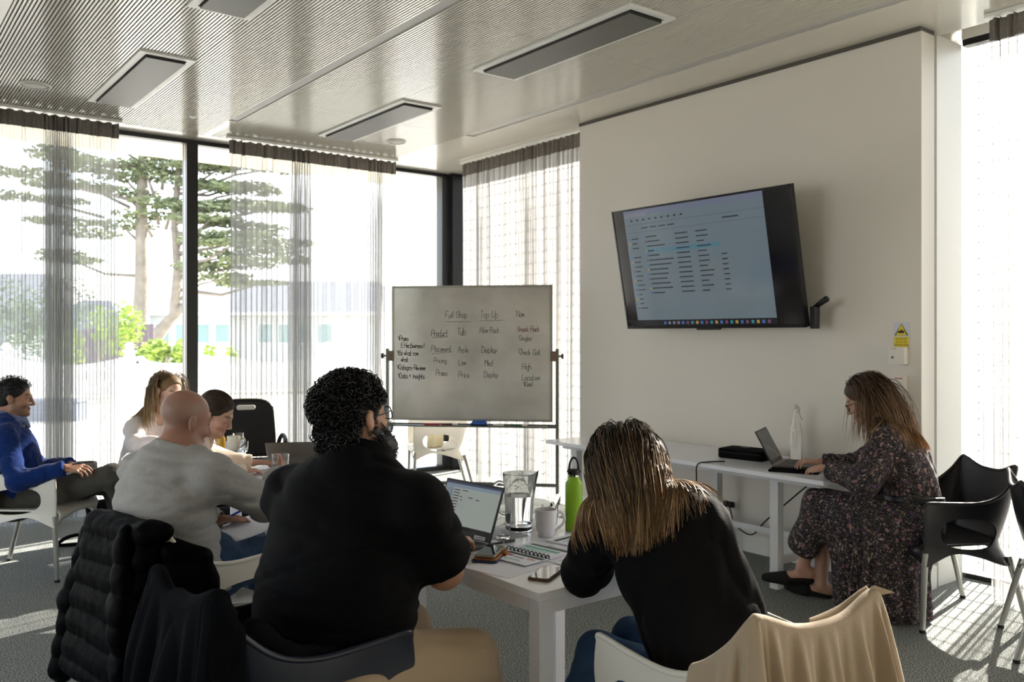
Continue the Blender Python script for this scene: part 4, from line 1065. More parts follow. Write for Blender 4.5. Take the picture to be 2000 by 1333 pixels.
class Head:
    """a head frame: c = middle of the head at eye level; yaw (world azimuth), pitch (down positive), roll; s = size"""
    def __init__(s, c, yaw, pitch=0, roll=0, size=1.0, fem=0.0):
        a, p, r = math.radians(yaw), math.radians(pitch), math.radians(roll)
        f = np.array([math.cos(a) * math.cos(p), math.sin(a) * math.cos(p), -math.sin(p)])
        l = np.array([-math.sin(a), math.cos(a), 0]); u = np.cross(f, l)
        l2 = l * math.cos(r) + u * math.sin(r); u = np.cross(f, l2)
        s.R = np.stack([f, l2, u], 1); s.c = V3(c); s.s = size; s.fem = fem
    def p(s, x, y, z): return s.c + s.R @ (np.array([x, y, z]) * s.s)
    def inv(s, P): return ((P - s.c) @ s.R) / s.s
    def prims(s, neck, jaw=1.0):
        S, p, R = s.s, s.p, s.R; f = s.fem
        def e(c, r, k): return ball(p(*c), np.array(r) * S, k * S, R)
        def c_(a, b, ra, rb, k): return cap(p(*a), p(*b), ra * S, rb * S, k * S)
        jw = 0.043 * jaw * (1 - 0.12 * f)
        L = [e((-0.012, 0, 0.040), (0.098, 0.077, 0.084), 0.01), e((0.030, 0, -0.025), (0.062, 0.060, 0.085), 0.03),
             c_((0.015, jw, -0.062), (0.070, 0.012, -0.098), 0.024, 0.017, 0.025), c_((0.015, -jw, -0.062), (0.070, -0.012, -0.098), 0.024, 0.017, 0.025),
             e((0.078, 0, -0.101), (0.017, 0.020, 0.015), 0.02), e((0.062, 0.040, -0.032), (0.026, 0.021, 0.019), 0.02), e((0.062, -0.040, -0.032), (0.026, 0.021, 0.019), 0.02),
             c_((0.083, 0.036, 0.018), (0.091, 0.008, 0.016), 0.008, 0.009, 0.016), c_((0.083, -0.036, 0.018), (0.091, -0.008, 0.016), 0.008, 0.009, 0.016),
             sub(e((0.098, 0.031, -0.004), (0.014, 0.017, 0.012), 0.012)), sub(e((0.098, -0.031, -0.004), (0.014, 0.017, 0.012), 0.012)),
             c_((0.094, 0, 0.006), (0.116, 0, -0.036), 0.0085, 0.0105, 0.010), e((0.103, 0.011, -0.042), (0.011, 0.008, 0.008), 0.006), e((0.103, -0.011, -0.042), (0.011, 0.008, 0.008), 0.006),
             e((0.080, 0.031, -0.003), (0.0125, 0.0155, 0.0115), 0.004), e((0.080, -0.031, -0.003), (0.0125, 0.0155, 0.0115), 0.004),
             e((0.089, 0, -0.064), (0.011, 0.021, 0.0055), 0.006), e((0.088, 0, -0.074), (0.011, 0.018, 0.0065), 0.005), sub(e((0.102, 0, -0.069), (0.012, 0.022, 0.0016), 0.003)),
             cap(p(-0.028, 0, -0.06), neck, 0.054 * S * (1 - 0.14 * f), 0.060 * (1 - 0.14 * f), 0.03)]
        for y in (1, -1):
            L += [e((-0.006, y * 0.081, -0.008), (0.018, 0.0085, 0.032), 0.004), e((-0.012, y * 0.088, 0.002), (0.018, 0.0065, 0.026), 0.003), sub(e((0.002, y * 0.096, -0.004), (0.0105, 0.0085, 0.018), 0.003))]
        return L
    def paint(s, base, lips=None, brow=None, stubble=None, scalp=None, blush=0.0, lid=None):
        def f(V):
            L = s.inv(V); x, y, z = L.T; n = len(V)
            c = np.tile(np.array(base), (n, 1))
            def mixin(w, col): 
                nonlocal c
                w = np.clip(w, 0, 1)[:, None]; c = c * (1 - w) + np.array(col) * w
            hd = (np.abs(x) < 0.14) & (np.abs(y) < 0.11) & (z > -0.14) & (z < 0.14)
            if blush: mixin(hd * blush * np.exp(-(((np.abs(y) - 0.045) / 0.02) ** 2 + ((z + 0.03) / 0.02) ** 2)) * (x > 0.02), (c[0, 0] * 1.05, c[0, 1] * 0.7, c[0, 2] * 0.65))
            if stubble is not None:
                w = hd * (z < -0.035) * (x > -0.005) * np.clip((-0.035 - z) / 0.02, 0, 1) * 0.5; mixin(w * (np.abs(y) < 0.085), stubble)
            if scalp is not None:
                w = hd * np.clip((z - (0.0 + 0.75 * x)) / 0.03, 0, 1) * np.clip((0.095 - z) / 0.03, 0, 1) * 0.55; mixin(w * (x < 0.06), scalp)
            if lips is not None: mixin(hd * np.exp(-((z + 0.069) / 0.0085) ** 4 - (y / 0.022) ** 4) * (x > 0.075), lips)
            if brow is not None:
                yb = np.abs(y); zc = 0.022 + 0.006 * np.sin((yb - 0.01) / 0.035 * 2.4)
                mixin(hd * np.exp(-((z - zc) / 0.0042) ** 4 - ((yb - 0.029) / 0.019) ** 6) * (x > 0.05), brow)
            # eyes: lash line over a nearly closed or open eye
            ye = np.abs(y) - 0.031; ze = z + 0.003
            if lid == 'down':
                mixin(hd * np.exp(-((ze + 0.006 + 6 * ye ** 2) / 0.0022) ** 2 - (ye / 0.014) ** 6) * (x > 0.05), (0.03, 0.02, 0.02))
            else:
                eye = (ye / 0.0125) ** 2 + (ze / 0.0052) ** 2; w = hd * (x > 0.05)
                mixin(w * np.clip((1.15 - eye) * 4, 0, 1), (0.62, 0.58, 0.55))
                mixin(w * np.clip((1.0 - ((ye - 0.001) / 0.0052) ** 2 - (ze / 0.0056) ** 2) * 4, 0, 1), (0.02, 0.014, 0.01))
                mixin(w * np.exp(-((ze - 0.0058 + 10 * ye ** 2) / 0.0022) ** 2 - (ye / 0.0145) ** 6), (0.02, 0.015, 0.012))
            return c
        return f

def hand(w, fwd, palm_n, curl=0.5, s=1.0, thumb=1, spread=0.10, thumb_in=0.5, fc=None):
    """w wrist, fwd towards fingertips, palm_n out of the palm, thumb = +1/-1 which side of (fwd x palm_n) the thumb leaves from"""
    f = unit(fwd); n = unit(V3(palm_n) - f * np.dot(palm_n, f)); sd = np.cross(f, n) * thumb
    L = []
    k0 = 0.010 * s
    for i, (yo, ln, r) in enumerate(((0.033, 0.074, 0.0088), (0.011, 0.082, 0.0090), (-0.011, 0.077, 0.0086), (-0.031, 0.060, 0.0078))):
        base = w + sd * yo * 0.55 * s + f * 0.005; kn = w + f * (0.088 - 0.004 * abs(i - 1)) * s + sd * yo * s
        L.append(cap(base, kn, 0.0145 * s, 0.0115 * s, k0))
    for i, (yo, ln, r) in enumerate(((0.033, 0.074, 0.0088), (0.011, 0.082, 0.0090), (-0.011, 0.077, 0.0086), (-0.031, 0.060, 0.0078))):
        c = (fc[i] if fc else curl * (1 + 0.12 * (i - 1.5)))
        a = c * 0.75; p = w + f * (0.088 - 0.004 * abs(i - 1)) * s + sd * yo * s
        dirv = unit(f + sd * spread * (1.2 - 0.8 * i))
        for q, fr in enumerate((0.46, 0.30, 0.24)):
            d = dirv * math.cos(a) + n * math.sin(a); e = p + d * ln * fr * s
            L.append(cap(p, e, r * s * (1 - 0.08 * q), r * s * (0.93 - 0.08 * q), 0.003)); p = e; a += c * (1.0 if q == 0 else 0.7)
    b = w + f * 0.022 * s + sd * 0.024 * s; m = b + (sd * 0.75 + f * 0.65 + n * 0.35 * thumb_in) * 0.036 * s
    e1 = m + unit(f * 0.9 + sd * (0.35 - 0.5 * thumb_in) + n * 0.45 * thumb_in) * 0.032 * s; e2 = e1 + unit(f * 0.95 + sd * (0.05 - 0.4 * thumb_in) + n * 0.5 * thumb_in) * 0.026 * s
    L += [cap(b, m, 0.015 * s, 0.0115 * s, 0.008), cap(m, e1, 0.0112 * s, 0.0100 * s, 0.003), cap(e1, e2, 0.0098 * s, 0.0084 * s, 0.003)]
    return L
def arm(sh, el, wr, s=1.0, up=0.047, fo=0.040, w=0.026):
    return [cap(sh, el, up * s, fo * s, 0.03), cap(el, el * 0.6 + wr * 0.4, fo * s, fo * 0.95 * s, 0.02), cap(el * 0.6 + wr * 0.4, wr, fo * 0.95 * s, w * s, 0.02)]
def leg(hp, kn, an, s=1.0, th=0.078, k=0.055, c=0.052, a=0.036):
    return [cap(hp, kn, th * s, k * s, 0.03), cap(kn, kn * 0.65 + an * 0.35, k * s, c * s, 0.02), cap(kn * 0.65 + an * 0.35, an, c * s, a * s, 0.02)]
def torso(pel, waist, chest, neck, side, w=(0.17, 0.15, 0.17, 0.12), d=(0.12, 0.105, 0.115, 0.075)):
    """blended elliptical barrels up the spine"""
    sec = [pel, waist, chest, neck]; L = []
    for i in range(3):
        L.append(cap(sec[i], sec[i+1], w[i], w[i+1], 0.05, side, (d[i] + d[i+1]) / (w[i] + w[i+1])))
    return L
def wrinkle(amp, freq, seed, stretch=None, ridged=True):
    st = np.array(stretch if stretch is not None else (1, 1, 1), float)
    def f(P):
        n = noise3(P * st, freq * 3.0, seed, 3)
        if ridged: n = 1 - 2 * np.abs(n) ** 0.8
        return amp * n
    return f
def addf(*fs):
    def f(P):
        o = 0
        for g in fs: o = o + g(P)
        return o
    return f
def below(z, slope=(0, 0), at=(0, 0)):   # keep what lies above a (sloped) plane
    return lambda P: (z + slope[0] * (P[..., 0] - at[0]) + slope[1] * (P[..., 1] - at[1])) - P[..., 2]
def neckcut(pt, n, ax, R):               # cut a neck opening: only inside radius R of the neck
    pt, n, ax = V3(pt), unit(n), V3(ax)
    return lambda P: np.minimum((P - pt) @ n, R - np.linalg.norm((P - ax)[..., :2], axis=-1))
def half(pt, n):                          # keep the side n points away from
    pt, n = V3(pt), unit(n); return lambda P: (P - pt) @ n

def skin_mat(name, rough=0.5):
    return mat(name, (0.5, 0.3, 0.2), rough, attr='Col', bump=(260, 0.06), sub=0.08)
SKIN = skin_mat('skin')

# ---- hair
def hair_mat(name, root, tip, rough=0.38):
    def b(N, L, out):
        p = N.new('ShaderNodeBsdfPrincipled'); p.inputs['Roughness'].default_value = rough; p.inputs['Specular IOR Level'].default_value = 0.45
        a = N.new('ShaderNodeAttribute'); a.attribute_name = 'Col'
        L.new(a.outputs['Color'], p.inputs['Base Color'])
        tr = N.new('ShaderNodeBsdfTranslucent'); L.new(a.outputs['Color'], tr.inputs['Color'])
        mx = N.new('ShaderNodeMixShader'); mx.inputs[0].default_value = 0.22
        L.new(p.outputs[0], mx.inputs[1]); L.new(tr.outputs[0], mx.inputs[2]); L.new(mx.outputs[0], out.inputs[0])
    return mat_mix(name, b)
def strands(name, paths, widths, cols, M, parent, org, sides=3):
    """paths: list of (k,3) arrays -> thin tapering tubes, cols: list of (k,3)"""
    vs, fs, cs = [], [], []; o = 0
    for P, w, c in zip(paths, widths, cols):
        k = len(P); T = np.gradient(P, axis=0); T /= np.maximum(1e-9, np.linalg.norm(T, axis=1))[:, None]
        ref = np.array([0.31, 0.52, 0.79]); U = np.cross(T, ref); U /= np.maximum(1e-9, np.linalg.norm(U, axis=1))[:, None]; W = np.cross(T, U)
        tp_ = w * np.clip(np.minimum(1.0, (k - 1 - np.arange(k)) / (k * 0.35) + 0.25), 0, 1)
        for j in range(sides):
            a = 2 * math.pi * j / sides
            vs.append(P + (U * math.cos(a) + W * math.sin(a)) * tp_[:, None])
        base = o + np.arange(k - 1)
        for j in range(sides):
            j2 = (j + 1) % sides
            fs.append(np.stack([base + j * k, base + j2 * k, base + j2 * k + 1, base + j * k + 1], 1))
        cs += [c] * sides; o += k * sides
    V = np.concatenate(vs) - org; Q = np.concatenate(fs); Cc_ = np.concatenate(cs)
    me = bpy.data.meshes.new(name); me.vertices.add(len(V)); me.vertices.foreach_set('co', V.astype(np.float32).ravel())
    me.loops.add(len(Q) * 4); me.loops.foreach_set('vertex_index', Q.astype(np.int32).ravel())
    me.polygons.add(len(Q)); me.polygons.foreach_set('loop_start', np.arange(0, len(Q) * 4, 4, dtype=np.int32)); me.polygons.foreach_set('use_smooth', np.ones(len(Q), bool)); me.update(calc_edges=True)
    at = me.color_attributes.new('Col', 'FLOAT_COLOR', 'POINT'); at.data.foreach_set('color', np.c_[Cc_, np.ones(len(Cc_))].astype(np.float32).ravel())
    me.materials.append(M); ob = bpy.data.objects.new(name, me); C.objects.link(ob); ob.parent = parent
    return ob
# ------------------------------------------------------------------ hair builders
HAIR_BLACK = hair_mat('black_hair', None, None, 0.30)
HAIR = hair_mat('long_hair', None, None, 0.48)
def fgrad(prims, P, e=0.004):
    d = field(prims, P); g = np.stack([field(prims, P + np.eye(3)[i] * e) - d for i in range(3)], -1)
    return d, g / np.maximum(1e-9, np.linalg.norm(g, axis=-1))[..., None]
def scalp_pts(H, n, seed, rad=(0.101, 0.080, 0.087), cen=(-0.012, 0, 0.040), keep=None):
    r = np.random.default_rng(seed); out = []
    q = r.normal(size=(n * 6, 3)); q /= np.linalg.norm(q, axis=1)[:, None]
    L = np.array(cen) + q * np.array(rad)
    m = keep(L) if keep else np.ones(len(L), bool)
    return L[m][:n]
def curls(H, L, seed, rr=(0.006, 0.011), turns=(1.5, 3.0), w=0.0016, col=(0.012, 0.011, 0.012), lift=0.02, parent=None, org=None, name='hair'):
    r = np.random.default_rng(seed); paths, ws, cs = [], [], []
    cen = np.array((-0.012, 0, 0.030))
    for l in L:
        nrm = unit(l - cen); t = unit(np.cross(nrm, r.normal(size=3))); ax = unit(t * 0.9 + nrm * r.uniform(-0.2, 0.6) + np.array([-0.2, 0, -0.5]) * 0.5)
        u = unit(np.cross(ax, nrm)); v = np.cross(ax, u); tn = r.uniform(*turns); R_ = r.uniform(*rr); k = int(8 * tn) + 4
        s = np.linspace(0, 1, k); ph = s * tn * 2 * math.pi + r.uniform(0, 6.28)
        p = l + nrm * r.uniform(-0.2, 1) * lift + np.outer(s - 0.3, ax) * tn * R_ * 1.25 + (np.outer(np.cos(ph), u) + np.outer(np.sin(ph), v)) * (R_ * (0.55 + 0.45 * np.sin(s * math.pi)))[:, None]
        paths.append(H.c + (p * H.s) @ H.R.T); ws.append(w * r.uniform(0.7, 1.2)); b = r.uniform(0.6, 1.7)
        cs.append(np.tile(np.array(col) * b, (k, 1)))
    return strands(name, paths, ws, cs, HAIR_BLACK, parent, org)
def long_hair(H, body, L, seed, length, root, tip, parent, org, steps=42, w=0.0010, off=0.006, drift=None, wave=0.002, part_y=0.0, sweep=1.0, cutz=None, light=(1.5, 1.0), name='hair', clump=0.5, maxz=None):
    """straight strands combed from the parting, falling over whatever solid is below"""
    r = np.random.default_rng(seed); n = len(L)
    cen = np.array((-0.012, 0, 0.03)); P = H.c + (L * H.s) @ H.R.T
    side = np.sign(L[:, 1] - part_y + 1e-4)
    nr = L - cen; nr /= np.linalg.norm(nr, axis=1)[:, None]
    lat = np.clip((L[:, 0] + 0.05) / 0.09, 0.06, 1)
    d0 = np.stack([-0.75 * np.ones(n), side * 0.95 * sweep * lat, np.full(n, -0.25) * (1 - lat)], 1)
    body = list(body) + [ball(H.p(0.100, 0, -0.030), A3(0.075, 0.066, 0.115) * H.s, 0.01, H.R)]
    d0 = d0 - nr * np.sum(d0 * nr, 1)[:, None]; d0 /= np.linalg.norm(d0, axis=1)[:, None]
    D = d0 @ H.R.T
    ln = length * r.uniform(0.90, 1.03, n) - 0.25 * np.clip(0.08 - L[:, 2], 0, 0.1)
    ds = ln / steps; path = [P.copy()]
    G = np.array([0, 0, -1.0])
    jit = r.normal(size=(n, 3)) * 0.10
    if clump:
        cid = r.integers(0, max(1, n // 14), n); jit = jit * (1 - clump) + (r.normal(size=(n // 14 + 1, 3)) * 0.16)[cid] * clump
    for k in range(steps):
        a = min(1, 0.10 + 0.05 * k); g = G + jit * (1 if k > 12 else 0.15)
        if drift is not None: g = g + drift(P, k / steps)
        D = D * (1 - 0.30 * a) + g * 0.30 * a; D /= np.linalg.norm(D, axis=1)[:, None]
        Pn = P + D * ds[:, None]
        d, gr = fgrad(body, Pn); o_ = off + 0.008 * r_off(n, seed)
        pen = np.clip(o_ - d, 0, 0.05); Pn = Pn + gr * pen[:, None]
        D = Pn - P; D /= np.maximum(1e-9, np.linalg.norm(D, axis=1))[:, None]
        P = P + D * ds[:, None]; path.append(P.copy())
    A = np.stack(path, 1); k = steps + 1; s = np.linspace(0, 1, k)
    paths, ws, cs = [], [], []
    for i in range(n):
        Q = A[i] + np.outer(np.sin(s * 9 + i) * wave * s, jit[i] * 5)
        if cutz is not None:
            m = Q[:, 2] > cutz + 0.012 * r.uniform(-1, 1)
            if m.sum() < 6: continue
            Q = Q[:max(6, int(np.argmin(m)) if not m.all() else k)]
        kk = len(Q); tt = np.clip(s[:kk] * 1.1 - 0.15 + 0.12 * r.normal(), 0, 1)[:, None]; b = r.uniform(0.6, 1.0) * (light[0] if r.random() < 0.22 else light[1])
        paths.append(Q); ws.append(w * r.uniform(0.7, 1.3)); cs.append((np.array(root) * (1 - tt) + np.array(tip) * tt) * b)
    return strands(name, paths, ws, cs, HAIR, parent, org)
_ro = {}
def r_off(n, seed):
    if (n, seed) not in _ro: _ro[(n, seed)] = np.random.default_rng(seed + 77).uniform(0, 1, n)
    return _ro[(n, seed)]
def glasses(H, parent, org, M, y0=1):
    m = MB()
    for y in (1, -1):
        ring = []
        for i in range(20):
            a = 2 * math.pi * i / 20; ring.append(H.p(0.104 - 0.012 * abs(math.cos(a)) * 0.4, y * 0.034 + 0.025 * math.copysign(abs(math.cos(a)) ** 0.7, math.cos(a)), -0.006 + 0.020 * math.copysign(abs(math.sin(a)) ** 0.7, math.sin(a))) - org)
        m.tube(ring, 0.0022 * H.s, 6, closed=True)
        m.tube([H.p(0.098, y * 0.060, 0.004) - org, H.p(0.05, y * 0.078, 0.004) - org, H.p(-0.01, y * 0.084, 0.006) - org, H.p(-0.028, y * 0.084, -0.012) - org], 0.0021 * H.s, 6)
    m.tube([H.p(0.107, 0.011, 0.004) - org, H.p(0.110, 0, 0.007) - org, H.p(0.107, -0.011, 0.004) - org], 0.0018 * H.s, 6)
    return m.build('glasses', M, parent, True)
def person(label, loc):
    return thing('person', label, 'person', (loc[0], loc[1], loc[2] if len(loc) > 2 else 0)), V3((loc[0], loc[1], loc[2] if len(loc) > 2 else 0))
def foot(an, toe, r=0.036):
    an, toe = V3(an), V3(toe); heel = np.array([an[0], an[1], toe[2]]) - unit((toe - an) * np.array([1, 1, 0])) * 0.035
    return [cap(an, heel * 0.7 + an * 0.3, r, r * 0.95, 0.02), cap(heel, toe, r, r * 0.72, 0.02)]
def shoes(name, pairs, M, parent, org, r=0.046):
    for an, toe in pairs:
        an, toe = V3(an), V3(toe); f = unit((toe - an) * np.array([1, 1, 0])); heel = np.array([an[0], an[1], toe[2]]) - f * 0.04
        P = [cap(heel, toe, r, r * 0.85, 0.02), cap(an * 0.6 + heel * 0.4, heel, r * 0.9, r, 0.02)]
        solid(name, P, M, parent, org, 0.008, cuts=(below(max(0.0, toe[2] - r * 0.8)),))
A3 = lambda *a: np.array(a, float)
def fabric(name, col, bs=140, st=0.25, rough=0.9, sheen=0.15, var=None): return mat(name, col, rough, bump=(bs, st, 0.004), sheen=sheen * 0.4, var=var, spec=0.10)

# ================================================================== curly-haired man in the black polo
t, O = person('bearded man with curly black hair, glasses and black polo shirt, seated at the laptop', (1.12, 2.40))
H = Head((1.294, 2.500, 1.238), 9, -9, 0, 1.02)
nk = A3(1.275, 2.450, 1.050); shR, shL = A3(1.370, 2.240, 0.985), A3(1.175, 2.700, 0.975)
elR, wrR = A3(1.492, 2.285, 0.765), A3(1.655, 2.495, 0.790); elL, wrL = A3(1.36, 2.83, 0.76), A3(1.64, 2.74, 0.765)
sd = unit(shL - shR); pel, wa, ch = A3(1.135, 2.385, 0.545), A3(1.185, 2.415, 0.72), A3(1.250, 2.468, 0.92)
W_B, D_B = (0.215, 0.238, 0.226, 0.130), (0.165, 0.190, 0.168, 0.085)
TOR = torso(pel, wa, ch, nk - A3(0.02, 0, 0.085), sd, W_B, D_B)
TRA = [cap(nk, shR, 0.060, 0.068, 0.05), cap(nk, shL, 0.060, 0.068, 0.05), cap(nk + A3(0, 0, 0.03), nk - A3(0.02, 0, 0.04), 0.066, 0.075, 0.03)]
knR, knL, anR, anL = A3(1.555, 2.235, 0.485), A3(1.55, 2.62, 0.485), A3(1.72, 2.22, 0.09), A3(1.70, 2.66, 0.09)
hpR, hpL = A3(1.17, 2.245, 0.53), A3(1.13, 2.54, 0.53)
LEGS = leg(hpR, knR, anR, 1.08, 0.098, 0.070) + leg(hpL, knL, anL, 1.08, 0.098, 0.070)
ARMS = arm(shR, elR, wrR, 1.2, 0.056, 0.048, 0.029) + arm(shL, elL, wrL, 1.2, 0.056, 0.048, 0.029)
HND = hand(wrR, (0.8, 0.55, -0.1), (0, 0, -1), 0.45, 1.08, 1) + hand(wrL, (0.95, -0.2, -0.1), (0, 0, -1), 0.45, 1.08, -1)
FT_ = foot(anR, anR + A3(0.17, 0, -0.05)) + foot(anL, anL + A3(0.17, 0, -0.05))
base = (0.40, 0.215, 0.135)
solid('body', H.prims(nk, 1.15) + TOR + TRA + ARMS + HND + LEGS + FT_, SKIN, t, O, 0.006, paint=H.paint(base, (0.32, 0.13, 0.11), (0.02, 0.018, 0.018), (0.05, 0.04, 0.04)))
BLK = fabric('black_jersey', srgb(8, 8, 11), 260, 0.2, 0.8, 0.04)
sleeve = [cap(shR, shR * 0.12 + elR * 0.88, 0.080, 0.088, 0.05), cap(shL, shL * 0.15 + elL * 0.85, 0.080, 0.088, 0.05)]
dR = unit(elR - shR); dL = unit(elL - shL)
wr_ = addf(wrinkle(0.006, 5.5, 4, (0.6, 0.6, 1.9)), lambda P: -0.007 * np.exp(-((P[..., 2] - 0.735 - 0.05 * np.sin(P[..., 0] * 5 + P[..., 1] * 7)) / 0.016) ** 2) * 0 + 0.006 * np.exp(-((P[..., 2] - 0.70 - 0.12 * (P[..., 1] - 2.4)) / 0.014) ** 2) + 0.005 * np.exp(-((P[..., 2] - 0.80 - 0.45 * (2.42 - P[..., 1])) / 0.012) ** 2))
def sleeve_cut(P):       # keep the body and the part of each sleeve above its hem
    dr = (P - (shR * 0.14 + elR * 0.86)) @ dR; nr = np.linalg.norm(P - elR, axis=-1) - 0.15
    dl = (P - (shL * 0.2 + elL * 0.8)) @ dL; nl = np.linalg.norm(P - elL, axis=-1) - 0.15
    return np.maximum(np.minimum(dr, -nr), np.minimum(dl, -nl))
solid('polo_shirt', TOR + TRA[:2] + sleeve + [cap(nk + A3(0, 0, 0.075), nk - A3(0.02, 0, 0.04), 0.070, 0.092, 0.03)], BLK, t, O, 0.006, wr_, (sleeve_cut, below(0.475), neckcut(nk + A3(0, 0, 0.098), (0.30, 0.08, 1), nk, 0.125)), by=0.016)
cup_ = unit(A3(0.25, 0.08, 1)); nb = nk + A3(0.012, 0.004, 0.015)
solid('collar', [cap(nb - cup_ * 0.015, nb + cup_ * 0.085, 0.108, 0.088, 0.01), sub(cap(nb - cup_ * 0.08, nb + cup_ * 0.15, 0.098, 0.074, 0.004)), sub(ball(nk + A3(0.11, 0.04, 0.0), (0.04, 0.02, 0.09), 0.01))], BLK, t, O, 0.004, cuts=(half(nk + A3(0, 0, 0.128), (0.34, 0.08, 1)),))
m = MB(); pts = []
for i in range(15):       # seam round the armhole
    a = -2.2 + 4.0 * i / 14; u_s = unit(np.cross(dR, sd)); c_ = shR + dR * 0.015 + sd * 0.01
    pts.append(c_ + (u_s * math.cos(a) + np.cross(dR, u_s) * math.sin(a)) * 0.094 - O)
solid('trousers', [cap(pel - A3(0.02, 0, 0.03), pel + A3(0.05, 0, 0.02), 0.20, 0.19, 0.06, sd, 0.8)] + LEGS, fabric('khaki_twill', srgb(186, 167, 143), 420, 0.2, 0.85, 0.1), t, O, 0.007, wrinkle(0.004, 8, 9, (0.6, 1, 1)), (below(0.07),), by=0.014)
shoes('shoe', [(anR, anR + A3(0.17, 0, -0.05)), (anL, anL + A3(0.17, 0, -0.05))], BLACK_SOFT, t, O)
keep = lambda L: ((L[:, 2] > -0.03 + 0.9 * np.clip(L[:, 0] + 0.02, 0, 1)) | (L[:, 0] < -0.03)) & ~((np.abs(L[:, 1]) > 0.055) & (L[:, 2] < 0.038) & (L[:, 0] > -0.040)) & (L[:, 0] < 0.075)
hb = [ball(H.p(-0.020, 0, 0.045), A3(0.110, 0.096, 0.094) * H.s, 0.02, H.R), ball(H.p(-0.060, 0, -0.045), A3(0.058, 0.078, 0.075) * H.s, 0.03, H.R), sub(ball(H.p(0.13, 0, -0.06), A3(0.085, 0.12, 0.12) * H.s, 0.02, H.R)),
      sub(ball(H.p(0.004, 0.105, -0.028), A3(0.036, 0.050, 0.062) * H.s, 0.012, H.R)), sub(ball(H.p(0.004, -0.105, -0.028), A3(0.036, 0.050, 0.062) * H.s, 0.012, H.R))]
BLKHAIR = mat('black_hair_mass', srgb(16, 15, 16), 0.55)
ho = solid('hair', hb, BLKHAIR, t, O, 0.005, wrinkle(0.005, 18, 3))
L1 = scalp_pts(H, 1300, 3, (0.114, 0.098, 0.098), (-0.020, 0, 0.045), keep)
L2 = scalp_pts(H, 420, 5, (0.062, 0.082, 0.078), (-0.062, 0, -0.05), lambda L: L[:, 0] < -0.045)
curls(H, np.concatenate([L1, L2]), 8, (0.008, 0.014), (1.0, 2.2), 0.0021, lift=0.010, parent=ho, org=O, name='curl')['kind'] = 'stuff'
bd = [cap(H.p(0.035, 0.058, -0.06), H.p(0.080, 0.025, -0.110), 0.022, 0.032, 0.03), cap(H.p(0.018, -0.060, -0.040), H.p(0.072, -0.034, -0.104), 0.018, 0.034, 0.04), ball(H.p(0.080, -0.004, -0.120), A3(0.044, 0.056, 0.056), 0.04, H.R)]
bo = solid('beard', bd, BLKHAIR, t, O, 0.005, wrinkle(0.004, 20, 6))
rb = np.random.default_rng(2); q = rb.normal(size=(420, 3)); q /= np.linalg.norm(q, axis=1)[:, None]
q2 = q[:260] * A3(0.030, 0.022, 0.036) + np.outer(rb.uniform(0, 1, 260), A3(0.052, 0.026, -0.062)) + A3(0.020, -0.062, -0.044)
curls(H, np.concatenate([A3(0.076, -0.004, -0.116) + q * A3(0.050, 0.060, 0.062), q2]), 9, (0.005, 0.008), (0.8, 1.6), 0.0012, lift=0.004, parent=bo, org=O, name='beard_curl')['kind'] = 'stuff'
glasses(H, t, O, mat('dark_tortoise', srgb(30, 24, 22), 0.25))

# ================================================================== bald man in the grey sweatshirt
t, O = person('bald man in a grey sweatshirt and jeans, holding a clear cup and a blue pen', (1.04, 3.56))
H = Head((1.108, 3.615, 1.150), 8, 14, 0, 1.0)
nk = A3(1.065, 3.605, 1.02); shR, shL = A3(1.150, 3.395, 0.945), A3(0.985, 3.790, 0.935)
elR, wrR = A3(1.395, 3.470, 0.800), A3(1.555, 3.745, 0.870); elL, wrL = A3(1.12, 3.93, 0.72), A3(1.285, 3.765, 0.700)
sd = unit(shL - shR); pel, wa, ch = A3(1.09, 3.545, 0.52), A3(1.02, 3.555, 0.70), A3(1.02, 3.585, 0.86)
TOR = torso(pel, wa, ch, nk - A3(0.01, 0, 0.06), sd, (0.185, 0.180, 0.190, 0.11), (0.14, 0.135, 0.135, 0.075))
TRA = [cap(nk, shR, 0.060, 0.062, 0.05), cap(nk, shL, 0.060, 0.062, 0.05), cap(nk + A3(0, 0, 0.03), nk - A3(0.02, 0, 0.04), 0.058, 0.065, 0.03)]
hpR, hpL, knR, knL = A3(1.07, 3.46, 0.52), A3(1.02, 3.68, 0.52), A3(1.46, 3.50, 0.60), A3(1.44, 3.80, 0.56); anR, anL = A3(1.62, 3.48, 0.12), A3(1.60, 3.85, 0.09)
LEGS = leg(hpR, knR, anR, 1.0, 0.085, 0.062) + leg(hpL, knL, anL, 1.0, 0.085, 0.062)
ARMS = arm(shR, elR, wrR, 1.05) + arm(shL, elL, wrL, 1.05)
FT_ = foot(anR, anR + A3(0.17, 0, -0.05)) + foot(anL, anL + A3(0.17, 0.02, -0.05))
HND = hand(wrR, (0.55, 0.72, 0.25), (-0.75, 0.55, 0.1), 0.75, 1.0, 1, fc=(0.55, 0.6, 0.65, 0.7)) + hand(wrL, (0.93, 0.02, -0.05), (0.1, -0.3, -0.95), 0.55, 1.0, -1)
base = (0.35, 0.18, 0.128)
solid('body', H.prims(nk, 1.1) + TOR + TRA + ARMS + HND + LEGS + FT_, SKIN, t, O, 0.006, paint=H.paint(base, (0.42, 0.17, 0.14), (0.20, 0.14, 0.10), (0.30, 0.21, 0.17), (0.28, 0.20, 0.165)))
GRY = fabric('grey_melange_jersey', srgb(158, 157, 155), 300, 0.35, 0.95, 0.2, (190, 0.10))
SL = [cap(shR, elR, 0.066, 0.058, 0.05), cap(elR, wrR, 0.058, 0.040, 0.03), cap(shL, elL, 0.066, 0.058, 0.05), cap(elL, wrL, 0.058, 0.040, 0.03)]
